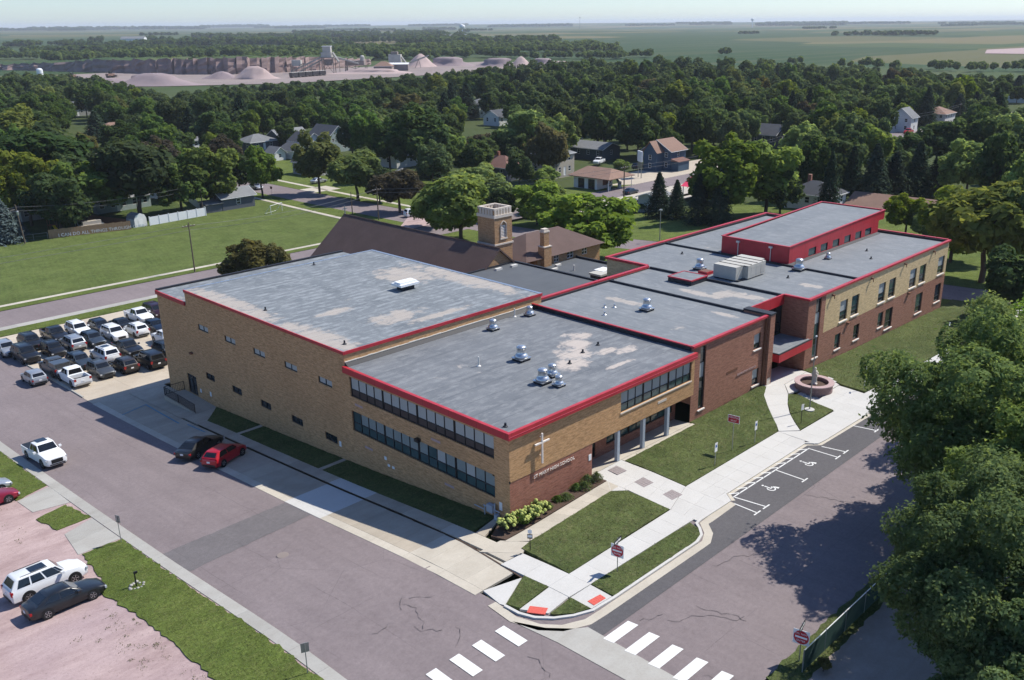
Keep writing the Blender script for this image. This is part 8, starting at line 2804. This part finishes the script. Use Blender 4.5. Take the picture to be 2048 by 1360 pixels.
# rock face: ragged wall with a wooded shelf behind it
line_ = [(285, 1060), (312, 975), (330, 900), (345, 815), (362, 775), (385, 745), (420, 735), (463, 744), (520, 770), (575, 800)]
rq = random.Random(4)
top = [6, 9, 13, 14, 15, 15.5, 15, 13, 10, 6]
fine = []
for (a, b), (ta, tb) in zip(zip(line_[:-1], line_[1:]), zip(top[:-1], top[1:])):
    for i in range(14):
        s = i / 14
        fine.append((a[0] + (b[0] - a[0]) * s + rq.uniform(-2.5, 2.5), a[1] + (b[1] - a[1]) * s + rq.uniform(-2.5, 2.5), ta + (tb - ta) * s + rq.uniform(-1.1, 1.1)))
cl = MB()
K = 6
dirv = Vector((.62, .78))
for i, (x, y, h) in enumerate(fine):
    z = gz(x, y)
    for k in range(K):
        f = k / (K - 1)
        j = rq.uniform(-1.5, 1.5) if 0 < k < K - 1 else 0
        cl.v.append((x + dirv.x * (f * 5 + j), y + dirv.y * (f * 5 + j), z - 1 + f * h))
    cl.v.append((x + dirv.x * 60, y + dirv.y * 60, z + h * .9))
    cl.v.append((x + dirv.x * 260, y + dirv.y * 260, gz(x + dirv.x * 260, y + dirv.y * 260) - 1))
K += 2
for i in range(len(fine) - 1):
    for k in range(K - 1):
        cl.f.append((i * K + k, (i + 1) * K + k, (i + 1) * K + k + 1, i * K + k + 1))
        cl.m.append(0 if k < K - 3 else 1)
q = cl.build('quarry_cliff', ['rock', 'terrain'])
tag(q, 'ragged pink rock face of the quarry with green top', None, None, 'structure')


def pile(label, x, y, R_, h, mat_, flat=0.0, sx=1.0, rot=0.0):
    h *= 1.3
    R_ *= 1.2
    mb = MB()
    rr = random.Random(int(x))
    n = 22
    prof = [(1.0, 0), (.82, .16), (.55, .46), (.3 + flat, .78), (.08 + flat, 1.0)]
    for r, zf in prof:
        for i in range(n):
            a = 2 * math.pi * i / n
            k = R_ * r * (1 + rr.uniform(-.14, .14))
            mb.v.append((k * sx * math.cos(a), k * math.sin(a), h * zf * (1 + rr.uniform(-.12, .12) * (zf < .95))))
    for s in range(len(prof) - 1):
        for i in range(n):
            j = (i + 1) % n
            mb.f.append((s * n + i, s * n + j, (s + 1) * n + j, (s + 1) * n + i))
            mb.m.append(0)
    mb.f.append(tuple((len(prof) - 1) * n + i for i in range(n)))
    mb.m.append(0)
    o = mb.build('gravel_pile', mat_, None, True, (x, y, gz(x, y) + .3))
    o.rotation_euler = (0, 0, rot)
    tag(o, label, 'gravel pile', 'gravel piles in the quarry')


RV = R(-47)
pile('long low mauve gravel pile nearest the trees at left', 272, 655, 13, 6.5, 'pile_mauve', .1, 2.3, RV)
pile('low mauve gravel bank left of the long pile', 252, 690, 8, 3.5, 'pile_mauve', .1, 3.2, RV)
pile('pinkish gravel ridge before the dark rock face', 362, 668, 9, 7.5, 'pile_pink', .1, 1.9, RV)
pile('small pink cone beside the gravel ridge', 345, 690, 7, 4.5, 'pile_mauve', 0, 2.0, RV)
pile('sharp pale gravel cone under the stacking conveyor', 573, 715, 13, 9.5, 'pile_pink')
pile('flat topped mauve pile right of the sharp cone', 600, 705, 10, 6.5, 'pile_mauve', .25, 2.2, RV)
pile('rounded pale cone between the two mauve banks', 640, 640, 10, 7.0, 'pile_pink')
pile('mauve bank left of the rounded cone', 622, 655, 9, 6, 'pile_mauve', .25, 2.2, RV)
pile('mauve bank right of the rounded cone', 655, 625, 9, 5.5, 'pile_mauve', .25, 1.6, RV)
pile('last low pink bank at the right end of the quarry', 640, 590, 7, 4.5, 'pile_pink', .25, 2.8, RV)
pile('pale low spread of gravel before the plant', 470, 655, 10, 3.0, 'pile_pink', .2, 3.4, RV)


def lattice(name, label, x, y, rot, parts, cat='quarry plant'):
    t_ = thing(name, label, cat, (x, y, gz(x, y)), rot)
    for nm, mb, m_ in parts:
        mb.build(nm, m_, t_)
    return t_


def legs(x0, x1, y0, y1, z, r=.35):
    mb = MB()
    for x in (x0, x1):
        for y in (y0, y1):
            mb.tube((x, y, 0), (x, y, z), r, n=5)
    for a, b in (((x0, y0), (x1, y0)), ((x0, y0), (x0, y1))):
        mb.tube((*a, 0), (*b, z), r * .6, n=4).tube((*b, 0), (*a, z), r * .6, n=4)
    return mb


lattice('crusher_tower', 'tall rusty crusher tower with cabins at the quarry plant', 448, 690, RV, [
    ('frame', legs(-5, 5, -4, 4, 14), 'plant_rust'), ('upper_cabin', MB().box(-5.5, 3.5, -4, 4, 14, 18), 'plant_pale'), ('top_cabin', MB().box(-4, 3, -3, 3, 18.2, 23), 'plant_pale'),
    ('platform', MB().box(-7, 6.5, -5, 5, 13.4, 14), 'plant_rust'), ('hopper', MB().prism([(-3, -3), (3, -3), (3, 3), (-3, 3)], 7, 12), 'plant_rust'), ('roof', MB().box(-4.4, 3.4, -3.4, 3.4, 23, 23.4), 'sign_white'),
    ('chute', MB().tube((4, 0, 18), (9, 0, 10), 1.2, n=6), 'plant_pale')])
for lb, a, b, za, zb in (('inclined conveyor running up to the crusher tower', (-34, 0), (-4, 0), 2, 15), ('second steep conveyor beside the first', (-28, 6), (-6, 4), 1.5, 12), ('short conveyor right of the crusher tower', (6, 2), (26, 4), 14, 8)):
    t_ = thing('conveyor', lb, 'conveyor', (448, 690, gz(448, 690)), RV)
    MB().tube((a[0], a[1], za), (b[0], b[1], zb), .9, n=4).build('boom', 'plant_pale', t_)
    mb = MB()
    for s in (.15, .5, .85):
        x, y, z = a[0] + (b[0] - a[0]) * s, a[1] + (b[1] - a[1]) * s, za + (zb - za) * s
        mb.tube((x, y, 0), (x, y, z), .3, n=4)
    mb.build('support', 'plant_rust', t_)
lattice('screen_house', 'rusty screening house right of the crusher tower', 470, 680, RV, [('frame', legs(-9, 9, -4, 4, 7), 'plant_rust'), ('body', MB().box(-9, 8, -4, 4, 6.5, 10.5), 'plant_rust'), ('silo', MB().lathe([(2, 7), (2, 14), (1, 15)], (6, 0, 0), 10), 'plant_pale')])
lattice('screen_house', 'squat pale screening plant at the centre of the quarry', 523, 690, RV, [('frame', legs(-6, 6, -4, 4, 7), 'plant_rust'), ('body', MB().box(-6.5, 5, -4, 4, 6, 14), 'plant_pale'), ('top', MB().box(-4, 2, -3, 3, 14, 16.5), 'plant_rust'), ('chute', MB().tube((5, 0, 12), (10, 0, 5), 1.1, n=6), 'plant_pale')])
t_ = thing('conveyor', 'long stacking conveyor reaching toward the sharp cone', 'conveyor', (548, 700, gz(548, 700)), RV)
MB().tube((-12, 0, 2), (18, 0, 12), .6, n=4).tube((-12, 4, 1), (16, 3, 11), .6, n=4).build('boom', 'plant_pale', t_)
MB().tube((4, 1, 0), (8, 0, 8.5), .3, n=4).tube((10, 1, 0), (8, 0, 8.5), .3, n=4).build('support', 'plant_rust', t_)
lattice('rock_crusher', 'small rusty crusher frame left of the big tower', 425, 705, RV, [('frame', legs(-5, 5, -3, 3, 9), 'plant_rust'), ('body', MB().box(-4, 4, -2.5, 2.5, 7, 12), 'plant_pale')])
house('brown walled quarry shed with hipped roof', 482, 655, 16, 12, 6, RV, 'plant_rust', 'shingle_tan', 'hip', 'x', 4, nw=(0, 0), door=False, cat='shed', name='quarry_shed')
house('long white roofed quarry building behind the shed', 512, 672, 18, 8, 6, RV, 'plant_rust', 'trim_white', 'gable', 'x', 1.2, nw=(0, 0), door=False, cat='building', name='quarry_building')
for i in range(5):
    t_ = thing('hopper_wagon', 'dark hopper wagon in the quarry, %s' % ['leftmost of five', 'second of five', 'middle of five', 'fourth of five', 'rightmost of five, by the tower'][i], 'wagon', (388 + 8.2 * i, 652 + 2.2 * i, gz(400, 655)), R(15), 'hopper wagons in a line')
    MB().prism([(-3.7, -1.5), (3.7, -1.5), (3.7, 1.5), (-3.7, 1.5)], 1.2, 4.4).build('body', 'panel_dark', t_)
    MB().tube((-2.4, -1.6, .55), (-2.4, 1.6, .55), .55, n=10).tube((2.4, -1.6, .55), (2.4, 1.6, .55), .55, n=10).build('wheel_set', 'tyre', t_)
    MB().box(-3.8, 3.8, -1.55, 1.55, 4.4, 4.6).build('rim', 'plant_pale', t_)
for lb, x, y in (('orange loader at the left end of the quarry', 268, 800), ('second orange digger beside the loader', 296, 790)):
    t_ = thing('wheel_loader', lb, 'loader', (x, y, gz(x, y) + .4), R(20))
    MB().box(-4, 3, -1.6, 1.6, 1.4, 3.4).build('body', 'shingle_tan', t_)
    MB().box(-1, 1, -1.2, 1.2, 3.4, 5.0).build('cab', 'glass_dark', t_)
    MB().prism([(4.5, -2), (6.2, -2), (6.2, 2), (4.5, 2)], .4, 2.2).build('bucket', 'plant_rust', t_)
    MB().tube((2, 0, 2.5), (5, 0, 1.4), .4, n=5).build('arm', 'shingle_tan', t_)
    for a in (-2.4, 1.8):
        MB().tube((a, -1.9, 1.0), (a, 1.9, 1.0), 1.0, n=10).build('wheel', 'tyre', t_)
wt_ = thing('white_tank', 'white upright tank above the trees at far left', 'tank', (240, 790, gz(240, 790)))
MB().lathe([(2.4, 0), (2.4, 9), (1.8, 10), (.2, 10.4)], n=16).build('shell', 'sign_white', wt_)
MB().lathe([(2.5, 6), (2.5, 6.3)], n=16).build('band', 'post_steel', wt_)

# ------------------------------------------------------------------ woods and farmsteads far out
WOODS = [(2484, 7691, 397, 17.6), (3423, 8186, 1354, 29.0), (5604, 10247, 763, 31.8), (4776, 7585, 440, 19.5), (782, 1706, 63, 9), (639, 2116, 74, 12), (731, 2156, 126, 12), (904, 2354, 25, 14.0), (1163, 2628, 25, 11),
         (955, 1722, 307, 18), (687, 1371, 138, 13), (911, 1408, 113, 14), (467, 1321, 63, 10), (524, 1662, 88, 12), (1577, 1892, 191, 15), (1206, 1317, 300, 17), (890, 855, 231, 12), (3041, 4084, 251, 14), (4137, 4898, 210, 18),
         (6070, 5967, 743, 23), (6670, 5108, 412, 18), (7037, 4742, 370, 18.5), (6423, 3542, 641, 24), (7124, 3584, 652, 17), (2333, 1040, 254, 12), (7228, 3184, 215, 17), (5541, 2057, 194, 13), (6072, 2023, 315, 14), (2553, 2872, 30, 17),
         (769, 312, 29, 9), (782, 245, 71, 9), (787, 353, 40, 9), (805, 292, 15, 9), (819, 442, 21, 9), (972, 618, 20, 10), (2678, 7361, 256, 21), (777, 690, 119, 9), (714, 1038, 57, 11), (848, 683, 75, 9),
         (1100, 2000, 420, 15), (1500, 2500, 520, 15), (800, 1850, 280, 14), (1300, 1650, 320, 15), (1700, 2300, 420, 15), (600, 1550, 220, 13), (2000, 2750, 520, 15), (350, 1350, 160, 13), (260, 1200, 140, 12), (450, 1150, 160, 13), (2900, 8300, 900, 22), (4300, 9300, 900, 24), (5200, 8600, 500, 20), (6000, 8800, 700, 22), (6400, 7600, 600, 20), (7600, 5200, 500, 18), (7900, 4300, 700, 18), (7000, 2500, 500, 15), (4000, 2100, 150, 11), (3300, 3600, 120, 11), (2300, 3600, 160, 12), (1500, 3300, 120, 11), (3600, 5200, 260, 13), (2600, 1600, 60, 9), (620, 900, 180, 13), (520, 850, 130, 12), (700, 820, 160, 12), (430, 860, 110, 12), (560, 1100, 260, 14), (800, 1050, 220, 13), (1000, 1000, 240, 13), (380, 960, 90, 10)]
rw = random.Random(8)
mid, far = [], []
cam_xy = Vector((-40.8, -42.8))
for x, y, w, h in WOODS:
    v = Vector((x, y)) - cam_xy
    d = v.length
    side = Vector((-v.y, v.x)) / d
    dep = v / d
    depth = max(12, min(w * .45, 160))
    n = int(min(170, max(3, w * depth / 130 if d < 2200 else w / 4.5)))
    for i in range(n):
        a = rw.uniform(-.5, .5) * w
        b = rw.uniform(0, 1) * depth
        p = Vector((x, y)) + side * a + dep * b
        hh_ = h * rw.uniform(.75, 1.15)
        (mid if d < 1500 else far).append((p.x, p.y, hh_ * (.5 if d < 2200 else .75), hh_))
joined('quarry_treeline', mid, 150, 2, 'leaf_town', 'band of dark woodland around the quarry', (.2, .36))
joined('distant_treeline', far, 60, 3, 'leaf_town', 'blue hazed woodlots along the horizon', (.3, .5))
# farm buildings
def barn(label, x, y, w, d, h, wall_m, roof_m, rise):
    house(label, x, y, w, d, h, RV, wall_m, roof_m, 'gable', 'x', rise, nw=(0, 0), door=False, cat='barn', name='barn')


barn('long pale farm shed in the far left fields', 1034, 2436, 60, 20, 6, 'siding_white', 'shingle_grey', 5)
barn('white farm buildings before the dark grove', 1513, 1749, 70, 16, 8, 'siding_white', 'shingle_grey', 5)
barn('small white shed at the wood edge right of the quarry', 1107, 998, 24, 10, 4, 'siding_white', 'trim_white', 3)
wt_ = thing('water_tower', 'white water tower beside the dark farm grove', 'water tower', (1754, 1985, gz(1754, 1985)))
MB().tube((0, 0, 0), (0, 0, 24), 2.2, 2.0, 10).build('stem', 'sign_white', wt_)
MB().lathe([(2, 22), (7, 25), (8, 29), (6, 33), (1, 35)], n=16).build('bowl', 'sign_white', wt_)
ma = thing('radio_mast', 'thin radio mast on the horizon', 'mast', (3600, 3190, gz(3600, 3190)))
MB().tube((0, 0, 0), (0, 0, 62), 1.0, .6, 5).build('mast', 'post_steel', ma)
MB().box(-2.2, 2.2, -2.2, 2.2, 56, 59).build('antenna', 'post_steel', ma)
wt_ = thing('water_tower', 'pale water tower far off on the horizon at right', 'water tower', (5200, 3190, gz(5200, 3190)))
MB().tube((0, 0, 0), (0, 0, 44), 2.5, 2.5, 8).build('stem', 'sign_white', wt_)
MB().lathe([(3, 40), (9, 44), (10, 49), (7, 54), (1, 56)], n=12).build('bowl', 'sign_white', wt_)
S('bare_ground', [(1240, 330), (1500, 330), (1520, 430), (1380, 450), (1230, 400)], .5, 'gravel_pink', 'patch of bare grey earth at the right edge of the fields', step=60)

# ------------------------------------------------------------------ haze over the plain
hz_ = NT('haze')
pv = hz_.add("ShaderNodeVolumePrincipled")
pv.inputs['Color'].default_value = (.86, .92, 1.0, 1)
pv.inputs['Density'].default_value = 0.00007
pv.inputs['Anisotropy'].default_value = 0.1
hz_.l.new(pv.outputs[0], hz_.out.inputs['Volume'])
hb_ = MB().box(-25500, 25500, -25500, 25500, -40, 92).build('haze', 'haze')
tag(hb_, 'thin blue summer haze over the plain', None, None, 'stuff')
